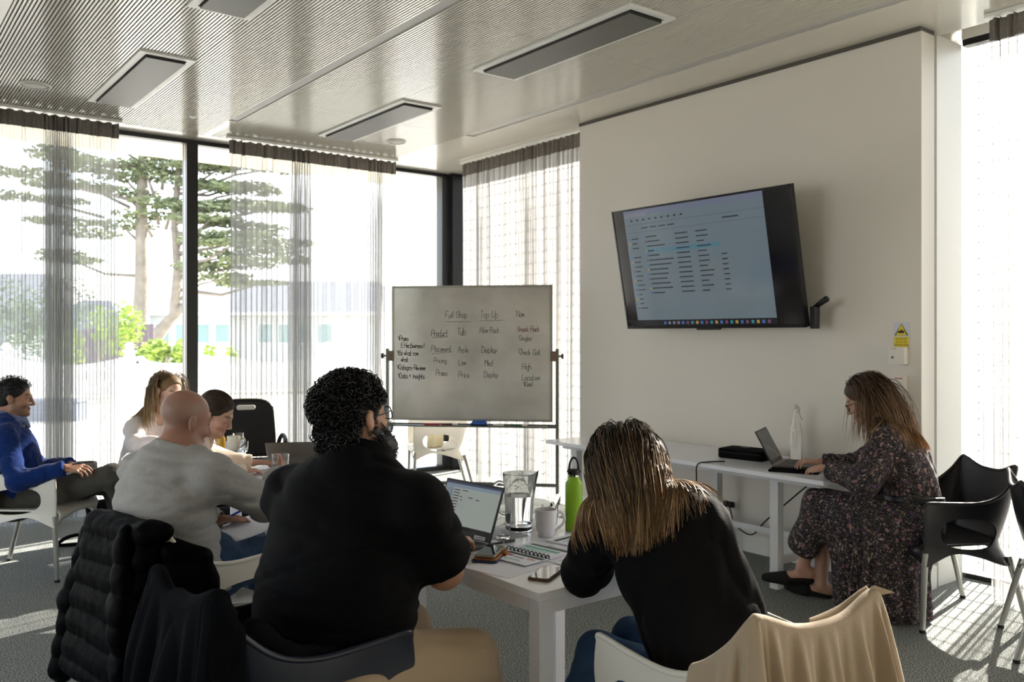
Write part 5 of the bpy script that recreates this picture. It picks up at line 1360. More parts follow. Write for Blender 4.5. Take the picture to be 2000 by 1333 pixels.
wr_ = addf(wrinkle(0.0055, 8, 14, (0.7, 0.7, 1.7)), lambda P: 0.005 * np.sin(90 * ((P - elR) @ unit(wrR - elR)) + 8 * noise3(P, 8, 2)) * np.exp(-(np.linalg.norm(P - (elR * .45 + wrR * .55), axis=-1) / 0.11) ** 2))
solid('sweatshirt', TOR + TRA[:2] + SL + [cap(nk + A3(0.0, 0, 0.012), nk - A3(0.02, 0, 0.05), 0.070, 0.088, 0.03)], GRY, t, O, 0.006, wr_,
      (half(wrR + unit(wrR - elR) * 0.0, (0.5, 0.8, 0.3)) if False else (lambda P: np.maximum(np.minimum((P - wrR) @ unit(wrR - elR) - 0.0, 0.10 - np.linalg.norm(P - wrR, axis=-1)), np.minimum((P - wrL) @ unit(wrL - elL), 0.10 - np.linalg.norm(P - wrL, axis=-1)))), below(0.50), neckcut(nk + A3(0, 0, 0.046), (0.35, 0, 1), nk, 0.12)), by=0.013)
nb = nk + A3(0.006, 0, 0.012)
solid('neckband', [cap(nb - A3(-0.008, 0, 0.018), nb + A3(0.006, 0, 0.018), 0.089, 0.079, 0.008), sub(cap(nb - A3(-0.02, 0, 0.08), nb + A3(0.025, 0, 0.08), 0.076, 0.066, 0.004))], GRY, t, O, 0.004, cuts=(half(nk + A3(0, 0, 0.052), (0.35, 0, 1)),))
for wv, ev, nm in ((wrR, elR, 'cuff'), (wrL, elL, 'cuff')):
    d_ = unit(wv - ev); solid(nm, [cap(wv - d_ * 0.045, wv - d_ * 0.002, 0.050, 0.044, 0.004), sub(cap(wv - d_ * 0.02, wv + d_ * 0.05, 0.034, 0.034, 0.003))], GRY, t, O, 0.004)
DENIM = fabric('blue_denim', srgb(52, 72, 98), 380, 0.35, 0.9, 0.1, (14, 0.25))
solid('jeans', [cap(pel - A3(0.02, 0, 0.03), pel + A3(0.05, 0, 0.03), 0.17, 0.16, 0.06, sd, 0.8)] + LEGS, DENIM, t, O, 0.007, wrinkle(0.004, 10, 19), (below(0.06),), by=0.013)
shoes('shoe', [(anR, anR + A3(0.17, 0, -0.05)), (anL, anL + A3(0.17, 0.02, -0.05))], BLACK_SOFT, t, O)

# ================================================================== man in the blue sweater
t, O = person('dark-haired man in a blue sweater and grey trousers, pen in hand, seated in profile', (0.90, 6.30))
H = Head((0.875, 6.330, 1.100), -22, 4, 0, 0.97)
nk = A3(0.835, 6.345, 0.945); shR, shL = A3(0.790, 6.165, 0.865), A3(0.905, 6.510, 0.860)
elR, wrR = A3(0.835, 5.950, 0.620), A3(1.075, 5.850, 0.690); elL, wrL = A3(1.02, 6.47, 0.62), A3(1.165, 6.17, 0.665)
sd = unit(shL - shR); pel, wa, ch = A3(0.92, 6.30, 0.49), A3(0.90, 6.31, 0.62), A3(0.86, 6.335, 0.78)
TOR = torso(pel, wa, ch, nk - A3(0, 0, 0.03), sd, (0.16, 0.15, 0.165, 0.10), (0.125, 0.12, 0.115, 0.07))
TRA = [cap(nk, shR, 0.053, 0.055, 0.05), cap(nk, shL, 0.053, 0.055, 0.05), cap(nk + A3(0, 0, 0.03), nk - A3(0.02, 0, 0.04), 0.055, 0.06, 0.03)]
hpR, hpL = A3(0.98, 6.18, 0.49), A3(1.03, 6.36, 0.49); knR, knL = A3(1.33, 5.79, 0.625), A3(1.40, 6.12, 0.54); anR, anL = A3(1.47, 5.98, 0.35), A3(1.50, 5.98, 0.09)
LEGS = leg(hpR, knR, anR, 1.0, 0.083, 0.060) + leg(hpL, knL, anL, 1.0, 0.083, 0.060)
FT_ = foot(anR, anR + A3(0.14, 0.07, -0.08)) + foot(anL, anL + A3(0.13, -0.1, -0.05))
HND = hand(wrR, (0.80, -0.55, -0.02), (0.25, 0.35, -0.9), 0.55, 1.0, 1) + hand(wrL, (0.62, -0.75, -0.05), (0, 0, -1), 0.5, 0.95, -1)
base = (0.36, 0.19, 0.12)
solid('body', H.prims(nk, 1.05) + TOR + TRA + arm(shR, elR, wrR) + arm(shL, elL, wrL) + HND + LEGS + FT_, SKIN, t, O, 0.0055, paint=H.paint(base, (0.30, 0.13, 0.11), (0.015, 0.012, 0.012), (0.14, 0.085, 0.065)))
SL = [cap(shR, elR, 0.060, 0.052, 0.05), cap(elR, wrR, 0.052, 0.040, 0.03), cap(shL, elL, 0.060, 0.052, 0.05), cap(elL, wrL, 0.052, 0.040, 0.03)]
cf = lambda P: np.maximum(np.minimum((P - wrR) @ unit(wrR - elR), 0.10 - np.linalg.norm(P - wrR, axis=-1)), np.minimum((P - wrL) @ unit(wrL - elL), 0.10 - np.linalg.norm(P - wrL, axis=-1)))
solid('sweater', TOR + TRA[:2] + SL, fabric('royal_blue_knit', srgb(20, 46, 104), 330, 0.3, 0.95, 0.3), t, O, 0.006, wrinkle(0.0045, 12, 24), (cf, below(0.46), lambda P: 0.075 - np.linalg.norm((P - (nk + A3(0.05, -0.02, 0.035))) * A3(1, 1, 0.75), axis=-1)), by=0.010)
nb = nk + A3(0.008, 0, 0.032); SHIRT = fabric('blue_chambray', srgb(112, 124, 160), 300, 0.2)
solid('shirt_collar', [cap(nb - A3(0, 0, 0.03), nb + A3(0.002, 0, 0.026), 0.096, 0.080, 0.006), sub(cap(nb - A3(0, 0, 0.08), nb + A3(0, 0, 0.09), 0.084, 0.070, 0.003)), cap(nb + A3(0.075, -0.075, -0.02), nb + A3(0.105, -0.085, -0.065), 0.016, 0.006, 0.02), cap(nb + A3(0.09, -0.005, -0.02), nb + A3(0.115, -0.03, -0.065), 0.016, 0.006, 0.02)], SHIRT, t, O, 0.004, cuts=(half(nb + A3(0, 0, 0.045), (0.45, -0.2, 1)),))
solid('trousers', [cap(pel - A3(0.02, 0, 0.03), pel + A3(0.05, -0.03, 0.01), 0.155, 0.15, 0.06, sd, 0.8)] + LEGS, fabric('olive_grey_trousers', srgb(72, 70, 64), 300, 0.2), t, O, 0.007, wrinkle(0.004, 10, 29), (below(0.07),), by=0.014)
shoes('shoe', [(anR, anR + A3(0.14, 0.07, -0.08)), (anL, anL + A3(0.13, -0.1, -0.05))], BLACK_SOFT, t, O)
hb = [ball(H.p(-0.016, 0, 0.046), A3(0.104, 0.083, 0.088) * H.s, 0.01, H.R), ball(H.p(-0.045, 0, -0.01), A3(0.065, 0.074, 0.065) * H.s, 0.02, H.R), sub(ball(H.p(0.12, 0, -0.02), A3(0.085, 0.13, 0.095) * H.s, 0.012, H.R)),
      sub(ball(H.p(0.0, 0.10, -0.04), A3(0.03, 0.05, 0.05) * H.s, 0.01, H.R)), sub(ball(H.p(0.0, -0.10, -0.04), A3(0.03, 0.05, 0.05) * H.s, 0.01, H.R))]
ho = solid('hair', hb, BLKHAIR, t, O, 0.004, wrinkle(0.002, 20, 5))
Ls = scalp_pts(H, 900, 12, (0.106, 0.086, 0.090), (-0.016, 0, 0.046), lambda L: (L[:, 2] > 0.03 + 0.6 * np.clip(L[:, 0], 0, 1)) | ((L[:, 0] < -0.03) & (L[:, 2] > -0.05)))
curls(H, Ls, 14, (0.010, 0.018), (0.25, 0.5), 0.0013, (0.016, 0.013, 0.012), 0.004, ho, O, 'lock')['kind'] = 'stuff'
# ================================================================== long-haired woman in the black shirt
t, O = person('woman with long brown hair and a loose black shirt leaning on the front table', (1.93, 1.58))
H = Head((1.856, 1.852, 1.100), 50, 24, -4, 0.91, 1)
nk = A3(1.835, 1.775, 1.02); shR, shL = A3(1.920, 1.645, 0.985), A3(1.768, 1.838, 0.950)
elR, wrR = A3(2.12, 1.86, 0.755), A3(2.14, 2.12, 0.755); elL, wrL = A3(1.825, 2.000, 0.768), A3(2.03, 2.14, 0.752)
sd = unit(shL - shR); pel, wa, ch = A3(1.945, 1.560, 0.50), A3(1.925, 1.610, 0.68), A3(1.875, 1.69, 0.86)
TOR = torso(pel, wa, ch, nk - A3(0, 0, 0.03), sd, (0.150, 0.136, 0.138, 0.080), (0.110, 0.100, 0.100, 0.06))
TRA = [cap(nk, shR, 0.048, 0.050, 0.05), cap(nk, shL, 0.048, 0.050, 0.05), cap(nk + A3(0, 0, 0.03), nk - A3(0.02, 0, 0.04), 0.048, 0.055, 0.03)]
hpR, hpL, knR, knL, anR, anL = A3(2.02, 1.62, 0.49), A3(1.885, 1.62, 0.49), A3(2.06, 2.03, 0.50), A3(1.900, 2.030, 0.495), A3(2.06, 2.12, 0.09), A3(1.85, 2.14, 0.09)
LEGS = leg(hpR, knR, anR, 0.95, 0.080, 0.058) + leg(hpL, knL, anL, 0.95, 0.078, 0.053)
FT_ = foot(anR, anR + A3(0, 0.15, -0.05)) + foot(anL, anL + A3(0, 0.15, -0.05))
HND = hand(wrR, (-0.3, 0.95, 0), (0, 0, -1), 0.5, 0.92, 1) + hand(wrL, (0.85, 0.5, 0), (0, 0, -1), 0.5, 0.92, -1)
BODY = H.prims(nk, 0.95) + TOR + TRA + arm(shR, elR, wrR, 0.9) + arm(shL, elL, wrL, 0.9) + HND + LEGS + FT_
solid('body', BODY, SKIN, t, O, 0.006, paint=H.paint((0.56, 0.33, 0.25), (0.45, 0.18, 0.16), (0.12, 0.07, 0.04), blush=0.3))
SL = [cap(shR, elR, 0.066, 0.070, 0.05), cap(elR, wrR, 0.064, 0.050, 0.03), cap(shL, elL, 0.062, 0.062, 0.05), cap(elL, wrL, 0.060, 0.050, 0.03)]
drapeb = [cap(A3(1.915, 1.52, 0.52), ch - A3(0, 0.03, 0), 0.150, 0.132, 0.06, sd, 0.66)]
SHIRTP = TOR + TRA[:2] + SL + drapeb + [cap(nk + A3(0, 0, 0.012), nk - A3(0.02, 0, 0.04), 0.062, 0.075, 0.03)]
wr_ = addf(wrinkle(0.009, 7, 34, (1, 1, 0.6)), lambda P: 0.007 * np.sin(46 * (P @ sd) + 5 * noise3(P, 3, 8)) * np.clip((0.80 - P[..., 2]) / 0.3, 0, 1))
solid('overshirt', SHIRTP, fabric('black_linen', srgb(13, 13, 15), 240, 0.35, 0.85, 0.03), t, O, 0.006, wr_, (lambda P: np.maximum(np.minimum((P - wrR) @ unit(wrR - elR) + 0.03, 0.1 - np.linalg.norm(P - wrR, axis=-1)), np.minimum((P - wrL) @ unit(wrL - elL) + 0.03, 0.1 - np.linalg.norm(P - wrL, axis=-1))), below(0.475)), by=0.012)
solid('jeans', [cap(pel - A3(0, 0.02, 0.03), pel + A3(0, 0.05, 0.02), 0.165, 0.155, 0.06, sd, 0.85)] + LEGS, mat('dark_denim', srgb(44, 74, 110), 0.9, bump=(380, 0.3, 0.004), var=(14, 0.2)), t, O, 0.007, wrinkle(0.004, 10, 39), (below(0.06),), by=0.012)
shoes('shoe', [(anR, anR + A3(0, 0.15, -0.05)), (anL, anL + A3(0, 0.15, -0.05))], BLACK_SOFT, t, O)
hb = [ball(H.p(-0.014, 0, 0.044), A3(0.105, 0.083, 0.090) * H.s, 0.01, H.R), ball(H.p(-0.045, 0, -0.03), A3(0.062, 0.074, 0.085) * H.s, 0.03, H.R), sub(ball(H.p(0.135, 0, -0.03), A3(0.085, 0.13, 0.12) * H.s, 0.012, H.R))]
ho = solid('hair', hb, mat('brown_hair_mass', srgb(58, 40, 28), 0.6), t, O, 0.005)
COL = H.prims(nk, 0.95)[:2] + [cap(p_[1], p_[2], p_[3] + 0.011, p_[4] + 0.011, p_[5], p_[6], p_[7]) for p_ in SHIRTP if p_[0] == 'cap']
Ls = scalp_pts(H, 3200, 31, (0.104, 0.083, 0.090), (-0.012, 0, 0.040), lambda L: (L[:, 0] < 0.060) & ((L[:, 2] > 0.0) | (L[:, 0] < -0.02)) & (L[:, 2] > -0.02))
bk = unit(A3(-0.6, -0.75, 0))
long_hair(H, COL, Ls, 33, 0.315, (0.056, 0.036, 0.024), (0.48, 0.30, 0.155), ho, O, 46, 0.00115, 0.004, clump=0.38, drift=lambda P, s: np.outer(np.clip(1 - 2 * abs(s - 0.3), 0, 1) * np.ones(len(P)), bk) * 0.6 + (A3(1.84, 1.72, 0) - P) * A3(1, 1, 0) * np.where((P - A3(1.845, 1.80, 0)) @ (sd * A3(1, 1, 0)) > -0.02, 2.2 if s > 0.2 else 0.0, -0.3)[:, None], wave=0.003, sweep=0.5, cutz=None, light=(2.0, 0.78), name='strands')['kind'] = 'stuff'

# ================================================================== woman in the floral dress
t, O = person('woman with long hair, dark glasses and a floral dress typing at the wall desk', (4.50, 2.45))
H = Head((4.425, 2.590, 1.150), 116, 27, 0, 0.97, 1)
nk = A3(4.485, 2.490, 1.02); shL, shR = A3(4.345, 2.42, 0.945), A3(4.640, 2.540, 0.950)
elL, wrL = A3(4.235, 2.480, 0.735), A3(4.290, 2.725, 0.765); elR, wrR = A3(4.62, 2.72, 0.75), A3(4.48, 2.90, 0.765)
sd = unit(shL - shR); pel, wa, ch = A3(4.50, 2.36, 0.50), A3(4.52, 2.375, 0.68), A3(4.505, 2.43, 0.85)
TOR = torso(pel, wa, ch, nk - A3(0, 0, 0.03), sd, (0.17, 0.145, 0.155, 0.09), (0.13, 0.115, 0.115, 0.065))
TRA = [cap(nk, shR, 0.050, 0.052, 0.05), cap(nk, shL, 0.050, 0.052, 0.05), cap(nk + A3(0, 0, 0.03), nk - A3(0.0, 0.02, 0.04), 0.048, 0.055, 0.03)]
hpR, hpL, knR, knL = A3(4.56, 2.45, 0.50), A3(4.42, 2.43, 0.51), A3(4.46, 2.86, 0.47), A3(4.385, 2.83, 0.545); anL, anR = A3(4.375, 2.945, 0.165), A3(4.43, 2.86, 0.075)
LEGS = leg(hpR, knR, anR, 0.95, 0.080, 0.056, 0.05, 0.034) + leg(hpL, knL, anL, 0.95, 0.080, 0.056, 0.05, 0.034)
tL, tR = A3(4.30, 3.10, 0.085), A3(4.38, 3.00, 0.035)
FT_ = [cap(anL, A3(4.40, 2.915, 0.135), 0.034, 0.030, 0.02), cap(A3(4.40, 2.915, 0.13), tL, 0.032, 0.024, 0.02), cap(anR, A3(4.45, 2.83, 0.05), 0.034, 0.030, 0.02), cap(A3(4.45, 2.83, 0.045), tR, 0.030, 0.022, 0.02)]
HND = hand(wrL, (0.12, 0.98, 0.02), (0.15, 0, -1), 0.55, 0.93, 1) + hand(wrR, (-0.55, 0.83, 0.05), (0, 0.1, -1), 0.55, 0.93, -1)
base = (0.50, 0.29, 0.215)
solid('body', H.prims(nk, 0.95) + TOR + TRA + arm(shR, elR, wrR, 0.88) + arm(shL, elL, wrL, 0.88) + HND + LEGS + FT_, SKIN, t, O, 0.0055, paint=H.paint(base, (0.45, 0.18, 0.16), (0.10, 0.06, 0.04), blush=0.4))
def m_floral(N, L, out):
    b = N.new('ShaderNodeBsdfPrincipled'); b.inputs['Roughness'].default_value = 0.75; b.inputs['Specular IOR Level'].default_value = 0.25
    tcx = N.new('ShaderNodeTexCoord')
    wn_ = N.new('ShaderNodeTexNoise'); wn_.inputs['Scale'].default_value = 22
    ad = N.new('ShaderNodeMix'); ad.data_type = 'RGBA'; ad.blend_type = 'LINEAR_LIGHT'; ad.inputs['Factor'].default_value = 0.03
    L.new(tcx.outputs['Object'], wn_.inputs['Vector']); L.new(tcx.outputs['Object'], ad.inputs['A']); L.new(wn_.outputs['Color'], ad.inputs['B'])
    def vor(sc, feat='F1'):
        v = N.new('ShaderNodeTexVoronoi'); v.inputs['Scale'].default_value = sc; v.feature = feat; L.new(ad.outputs['Result'], v.inputs['Vector']); return v
    def ramp(src, stops):
        r = N.new('ShaderNodeValToRGB'); r.color_ramp.interpolation = 'CONSTANT'
        e = r.color_ramp.elements
        while len(e) < len(stops): e.new(0.5)
        for x, (p, c) in zip(e, stops): x.position = p; x.color = c
        L.new(src, r.inputs['Fac']); return r
    k, w_, g = (0, 0, 0, 1), (1, 1, 1, 1), None
    v1 = vor(150); v2 = vor(34); v3 = vor(62)
    bg = ramp(v1.outputs['Distance'], [(0, srgb(150, 136, 118)), (0.24, srgb(46, 42, 48)), (0.5, srgb(22, 21, 28)), (0.75, srgb(96, 86, 82))])
    m3 = ramp(v3.outputs['Distance'], [(0, w_), (0.24, k), (0.3, w_), (0.34, k)]); c3 = ramp(v3.outputs['Color'], [(0, srgb(142, 130, 116)), (0.35, srgb(26, 24, 34)), (0.6, srgb(160, 140, 140)), (0.8, srgb(40, 36, 60))])
    m2 = ramp(v2.outputs['Distance'], [(0, w_), (0.10, k), (0.16, w_), (0.30, k)]); c2 = ramp(v2.outputs['Color'], [(0, srgb(150, 108, 112)), (0.35, srgb(96, 70, 104)), (0.6, srgb(20, 20, 26)), (0.72, srgb(168, 140, 138))])
    x1 = N.new('ShaderNodeMix'); x1.data_type = 'RGBA'; L.new(m3.outputs[0], x1.inputs['Factor']); L.new(bg.outputs[0], x1.inputs['A']); L.new(c3.outputs[0], x1.inputs['B'])
    x2 = N.new('ShaderNodeMix'); x2.data_type = 'RGBA'; L.new(m2.outputs[0], x2.inputs['Factor']); L.new(x1.outputs['Result'], x2.inputs['A']); L.new(c2.outputs[0], x2.inputs['B'])
    L.new(x2.outputs['Result'], b.inputs['Base Color']); L.new(b.outputs[0], out.inputs[0])
FLORAL = mat_mix('floral_viscose', m_floral)
SL = [cap(shR, elR, 0.062, 0.066, 0.05), cap(elR, wrR, 0.064, 0.040, 0.03), cap(shL, elL, 0.064, 0.072, 0.05), cap(elL, wrL, 0.070, 0.042, 0.03)]
cf = lambda P: np.maximum(np.minimum((P - wrR) @ unit(wrR - elR) + 0.012, 0.1 - np.linalg.norm(P - wrR, axis=-1)), np.minimum((P - wrL) @ unit(wrL - elL) + 0.012, 0.1 - np.linalg.norm(P - wrL, axis=-1)))
solid('dress_bodice', TOR + TRA[:2] + SL, FLORAL, t, O, 0.006, wrinkle(0.006, 12, 44, (1, 1, 0.8)), (cf, below(0.60), lambda P: 0.062 - np.linalg.norm(P - (nk + A3(-0.01, 0.03, 0.02)), axis=-1)), by=0.010)
kn2 = (knL + knR) / 2
SKP = [cap(pel + A3(0, 0, 0.10), pel, 0.145, 0.185, 0.06, sd, 0.80), cap(hpL, knL, 0.115, 0.090, 0.06), cap(hpR, knR, 0.112, 0.085, 0.06), cap(knL, knL * 0.40 + anL * 0.60 + A3(-0.01, 0.01, 0), 0.082, 0.092, 0.05),
       cap(A3(4.44, 2.44, 0.46), A3(4.415, 2.43, 0.02), 0.150, 0.190, 0.08, A3(0.75, -0.6, 0), 0.72), cap(A3(4.42, 2.66, 0.44), A3(4.43, 2.60, 0.02), 0.115, 0.135, 0.09)]
def skf(P):
    dn = np.clip((0.55 - P[..., 2]) / 0.35, 0, 1); a = np.arctan2(P[..., 1] - 2.50, P[..., 0] - 4.43)
    return 0.013 * dn * np.sin(a * 13 + 3 * noise3(P * A3(1, 1, 0.3), 4, 3)) + 0.005 * noise3(P, 11, 5)
hem = lambda P: np.where(P[..., 1] - 0.35 * (P[..., 0] - 4.4) > 2.765 , (0.225 + 0.55 * np.clip(P[..., 1] - 2.86, -0.09, 0.2)) - P[..., 2], 0.012 - P[..., 2])
solid('dress_skirt', SKP, FLORAL, t, O, 0.007, skf, (hem, lambda P: P[..., 2] - 0.628), by=0.008)
blt = wa + A3(0.0, 0.0, -0.055); ax = unit(wa - pel)
solid('belt', [cap(blt - ax * 0.006, blt + ax * 0.014, 0.182, 0.180, 0.004, sd, 0.88), sub(cap(blt - ax * 0.08, blt + ax * 0.08, 0.160, 0.160, 0.002, sd, 0.88))], mat('black_leather', srgb(20, 20, 22), 0.4), t, O, 0.004, cuts=(half(blt + ax * 0.017, ax), half(blt - ax * 0.017, -ax)))
MB().rbox((-0.016, -0.013, -0.004), (0.016, 0.013, 0.004), 0.004, 3, Matrix.Translation(Vector(blt + A3(-0.115, 0.10, 0.0) - O)) @ Matrix.Rotation(math.radians(-42), 4, 'Z') @ Matrix.Rotation(math.radians(90), 4, 'Y')).build('buckle', mat('gold_metal', srgb(190, 150, 60), 0.3, metal=1), t)
for an, heel, toe, up in ((anL, A3(4.40, 2.915, 0.10), tL, 0.012), (anR, A3(4.45, 2.83, 0.02), tR, 0.010)):
    P = [cap(heel * 0.35 + toe * 0.65, toe + unit(toe - heel) * 0.035, 0.042, 0.024, 0.02), cap(heel, toe, 0.030, 0.026, 0.01), sub(ball(heel * 0.9 + an * 0.1 + A3(0.01, -0.03, 0.055), A3(0.07, 0.075, 0.05), 0.01))]
    solid('mule', P, mat('black_suede', srgb(18, 17, 17), 0.85), t, O, 0.005, cuts=(lambda P: 0.004 - P[..., 2],))
glasses(H, t, O, mat('black_acetate', srgb(14, 14, 14), 0.2))
MB().tube([wrR - O + (unit(elR - wrR) * 0.02) + A3(0.0, 0.0, 0.030) * math.cos(a) + np.cross(unit(elR - wrR), A3(0, 0, 1)) * 0.030 * math.sin(a) for a in np.linspace(0, 6.0, 14)], 0.006, 6, closed=True).build('bracelet', mat('cream_band', srgb(220, 200, 180), 0.6), t, True)
hb = [ball(H.p(-0.014, 0, 0.044), A3(0.105, 0.083, 0.090) * H.s, 0.01, H.R), ball(H.p(-0.045, 0, -0.03), A3(0.060, 0.074, 0.085) * H.s, 0.03, H.R), sub(ball(H.p(0.135, 0, -0.03), A3(0.085, 0.13, 0.12) * H.s, 0.012, H.R))]
ho = solid('hair', hb, mat('brown_hair_mass', srgb(58, 40, 28), 0.6), t, O, 0.005)
COL = H.prims(nk, 0.95)[:2] + [cap(p_[1], p_[2], p_[3] + 0.012, p_[4] + 0.012, p_[5], p_[6], p_[7]) for p_ in TOR + TRA[:2] + SL]
Ls = scalp_pts(H, 1500, 41, (0.104, 0.083, 0.090), (-0.012, 0, 0.040), lambda L: (L[:, 0] < 0.055) & (L[:, 2] > -0.01) & ((L[:, 0] < 0.018) | (L[:, 2] > 0.105)))
fwd = H.R[:, 0] * A3(1, 1, 0)
long_hair(H, COL, Ls, 43, 0.43, (0.060, 0.033, 0.018), (0.42, 0.235, 0.105), ho, O, 44, 0.0012, 0.004, drift=lambda P, s: np.outer(np.where((P - H.c) @ unit(fwd) < -0.055, -0.50, -0.30 if s < 0.3 else 0.06) * (1 if s < 0.6 else 0.3), unit(fwd)), wave=0.003, light=(1.6, 1.0), name='strands')['kind'] = 'stuff'

# ================================================================== dark-haired woman in cream
t, O = person('young woman with tied-back dark hair and a cream top, frowning down at papers', (1.40, 4.90))
H = Head((1.622, 4.760, 1.070), -44, 27, 4, 0.93, 1)
nk = A3(1.545, 4.815, 0.93); shR, shL = A3(1.480, 4.665, 0.880), A3(1.56, 4.960, 0.880)
elR, wrR = A3(1.570, 4.595, 0.755), A3(1.745, 4.700, 0.752); elL, wrL = A3(1.70, 4.93, 0.78), A3(1.875, 4.870, 0.765)
sd = unit(shL - shR); pel, wa, ch = A3(1.38, 4.92, 0.47), A3(1.40, 4.90, 0.63), A3(1.475, 4.855, 0.79)
TOR = torso(pel, wa, ch, nk - A3(0, 0, 0.03), sd, (0.16, 0.135, 0.145, 0.085), (0.115, 0.10, 0.10, 0.06))
TRA = [cap(nk, shR, 0.046, 0.048, 0.05), cap(nk, shL, 0.046, 0.048, 0.05), cap(nk + A3(0, 0, 0.03), nk - A3(0.02, 0, 0.04), 0.046, 0.052, 0.03)]
hpR, hpL, knR, knL, anR, anL = A3(1.43, 4.82, 0.47), A3(1.45, 4.98, 0.47), A3(1.80, 4.70, 0.50), A3(1.84, 4.92, 0.50), A3(1.84, 4.70, 0.09), A3(1.88, 4.93, 0.09)
LEGS = leg(hpR, knR, anR, 0.9) + leg(hpL, knL, anL, 0.9); FT_ = foot(anR, anR + A3(0.15, 0, -0.05)) + foot(anL, anL + A3(0.15, 0, -0.05))
HND = hand(wrL, (0.95, -0.25, -0.02), (-0.1, -0.3, -0.9), 0.55, 0.9, -1) + hand(wrR, (0.95, 0.2, -0.02), (0, 0, -1), 0.45, 0.9, 1)
solid('body', H.prims(nk, 0.95) + TOR + TRA + arm(shR, elR, wrR, 0.85) + arm(shL, elL, wrL, 0.85) + HND + LEGS + FT_, SKIN, t, O, 0.005, paint=H.paint((0.55, 0.33, 0.25), (0.45, 0.19, 0.17), (0.03, 0.02, 0.015), blush=0.45, lid='down'))
SL = [cap(shR, elR, 0.058, 0.058, 0.05), cap(elR, wrR, 0.056, 0.040, 0.03), cap(shL, elL, 0.058, 0.058, 0.05), cap(elL, wrL, 0.056, 0.040, 0.03)]
cf = lambda P: np.maximum(np.minimum((P - wrR) @ unit(wrR - elR) + 0.01, 0.1 - np.linalg.norm(P - wrR, axis=-1)), np.minimum((P - wrL) @ unit(wrL - elL) + 0.01, 0.1 - np.linalg.norm(P - wrL, axis=-1)))
solid('cream_top', TOR + TRA[:2] + SL, fabric('cream_crepe', srgb(232, 218, 204), 260, 0.2), t, O, 0.006, wrinkle(0.005, 12, 54, (1, 1, 0.6)), (cf, below(0.44), lambda P: 0.065 - np.linalg.norm((P - (nk + A3(0.04, -0.03, 0.0))) * A3(1, 1, 0.7), axis=-1)), by=0.010)
solid('trousers', [cap(pel - A3(0.02, 0, 0.02), pel + A3(0.05, 0, 0.02), 0.15, 0.145, 0.06, sd, 0.8)] + LEGS, fabric('black_trousers', srgb(30, 30, 34), 240, 0.2), t, O, 0.008, None, (below(0.07),), by=0.012)
shoes('shoe', [(anR, anR + A3(0.15, 0, -0.05)), (anL, anL + A3(0.15, 0, -0.05))], BLACK_SOFT, t, O)
hb = [ball(H.p(-0.016, 0, 0.046), A3(0.104, 0.083, 0.088) * H.s, 0.01, H.R), ball(H.p(-0.05, 0, 0.0), A3(0.06, 0.074, 0.065) * H.s, 0.02, H.R), ball(H.p(-0.125, 0, -0.01), A3(0.040, 0.042, 0.040) * H.s, 0.015, H.R), sub(ball(H.p(0.125, 0, -0.035), A3(0.085, 0.13, 0.118) * H.s, 0.010, H.R)),
      sub(ball(H.p(0.005, 0.10, -0.045), A3(0.03, 0.05, 0.05) * H.s, 0.01, H.R)), sub(ball(H.p(0.005, -0.10, -0.045), A3(0.03, 0.05, 0.05) * H.s, 0.01, H.R))]
ho = solid('hair', hb, mat('dark_brown_hair_mass', srgb(50, 36, 28), 0.6), t, O, 0.004, lambda P: 0.0015 * np.sin(260 * ((P - H.c) @ H.R[:, 1]) + 3 * noise3(P, 20, 2)))
Ls = scalp_pts(H, 900, 51, (0.107, 0.086, 0.091), (-0.016, 0, 0.046), lambda L: (L[:, 2] > 0.035 + 0.55 * np.clip(L[:, 0], 0, 1)) | ((L[:, 0] < -0.02) & (L[:, 2] > -0.03)))
pp2 = []
for l in Ls:
    P = [l]
    for k in range(9):
        q = P[-1] + A3(-0.013, 0, -0.002 - 0.001 * k); c = np.array((-0.016, 0, 0.046)); v = (q - c) / A3(0.107, 0.086, 0.091); q = c + v / np.linalg.norm(v) * A3(0.107, 0.086, 0.091); P.append(q)
    pp2.append(H.c + (np.array(P) * H.s) @ H.R.T)
rb = np.random.default_rng(4)
strands('strands', pp2, [0.0012] * len(pp2), [np.tile(A3(0.050, 0.028, 0.017) * rb.uniform(0.6, 1.9), (10, 1)) for _ in pp2], HAIR, ho, O)['kind'] = 'stuff'

# ================================================================== blonde woman
t, O = person('blonde woman with long straight hair and a pale long-sleeved top, head bowed', (1.72, 6.55))
H = Head((1.822, 6.325, 1.100), -72, 13, -6, 0.97, 1)
nk = A3(1.745, 6.42, 0.935); shR, shL = A3(1.600, 6.355, 0.850), A3(1.885, 6.500, 0.850)
elR, wrR = A3(1.575, 6.215, 0.765), A3(1.80, 6.10, 0.765); elL, wrL = A3(2.03, 6.36, 0.765), A3(1.93, 6.12, 0.765)
sd = unit(shL - shR); pel, wa, ch = A3(1.70, 6.58, 0.47), A3(1.70, 6.56, 0.62), A3(1.725, 6.48, 0.77)
TOR = torso(pel, wa, ch, nk - A3(0, 0, 0.03), sd, (0.16, 0.135, 0.145, 0.085), (0.115, 0.10, 0.10, 0.06))
TRA = [cap(nk, shR, 0.046, 0.048, 0.05), cap(nk, shL, 0.046, 0.048, 0.05), cap(nk + A3(0, 0, 0.03), nk - A3(0.02, 0, 0.04), 0.046, 0.052, 0.03)]
hpR, hpL, knR, knL, anR, anL = A3(1.63, 6.50, 0.47), A3(1.78, 6.54, 0.47), A3(1.74, 6.15, 0.49), A3(1.92, 6.18, 0.49), A3(1.76, 6.12, 0.09), A3(1.94, 6.15, 0.09)
LEGS = leg(hpR, knR, anR, 0.9) + leg(hpL, knL, anL, 0.9); FT_ = foot(anR, anR + A3(0.08, -0.13, -0.05)) + foot(anL, anL + A3(0.08, -0.13, -0.05))
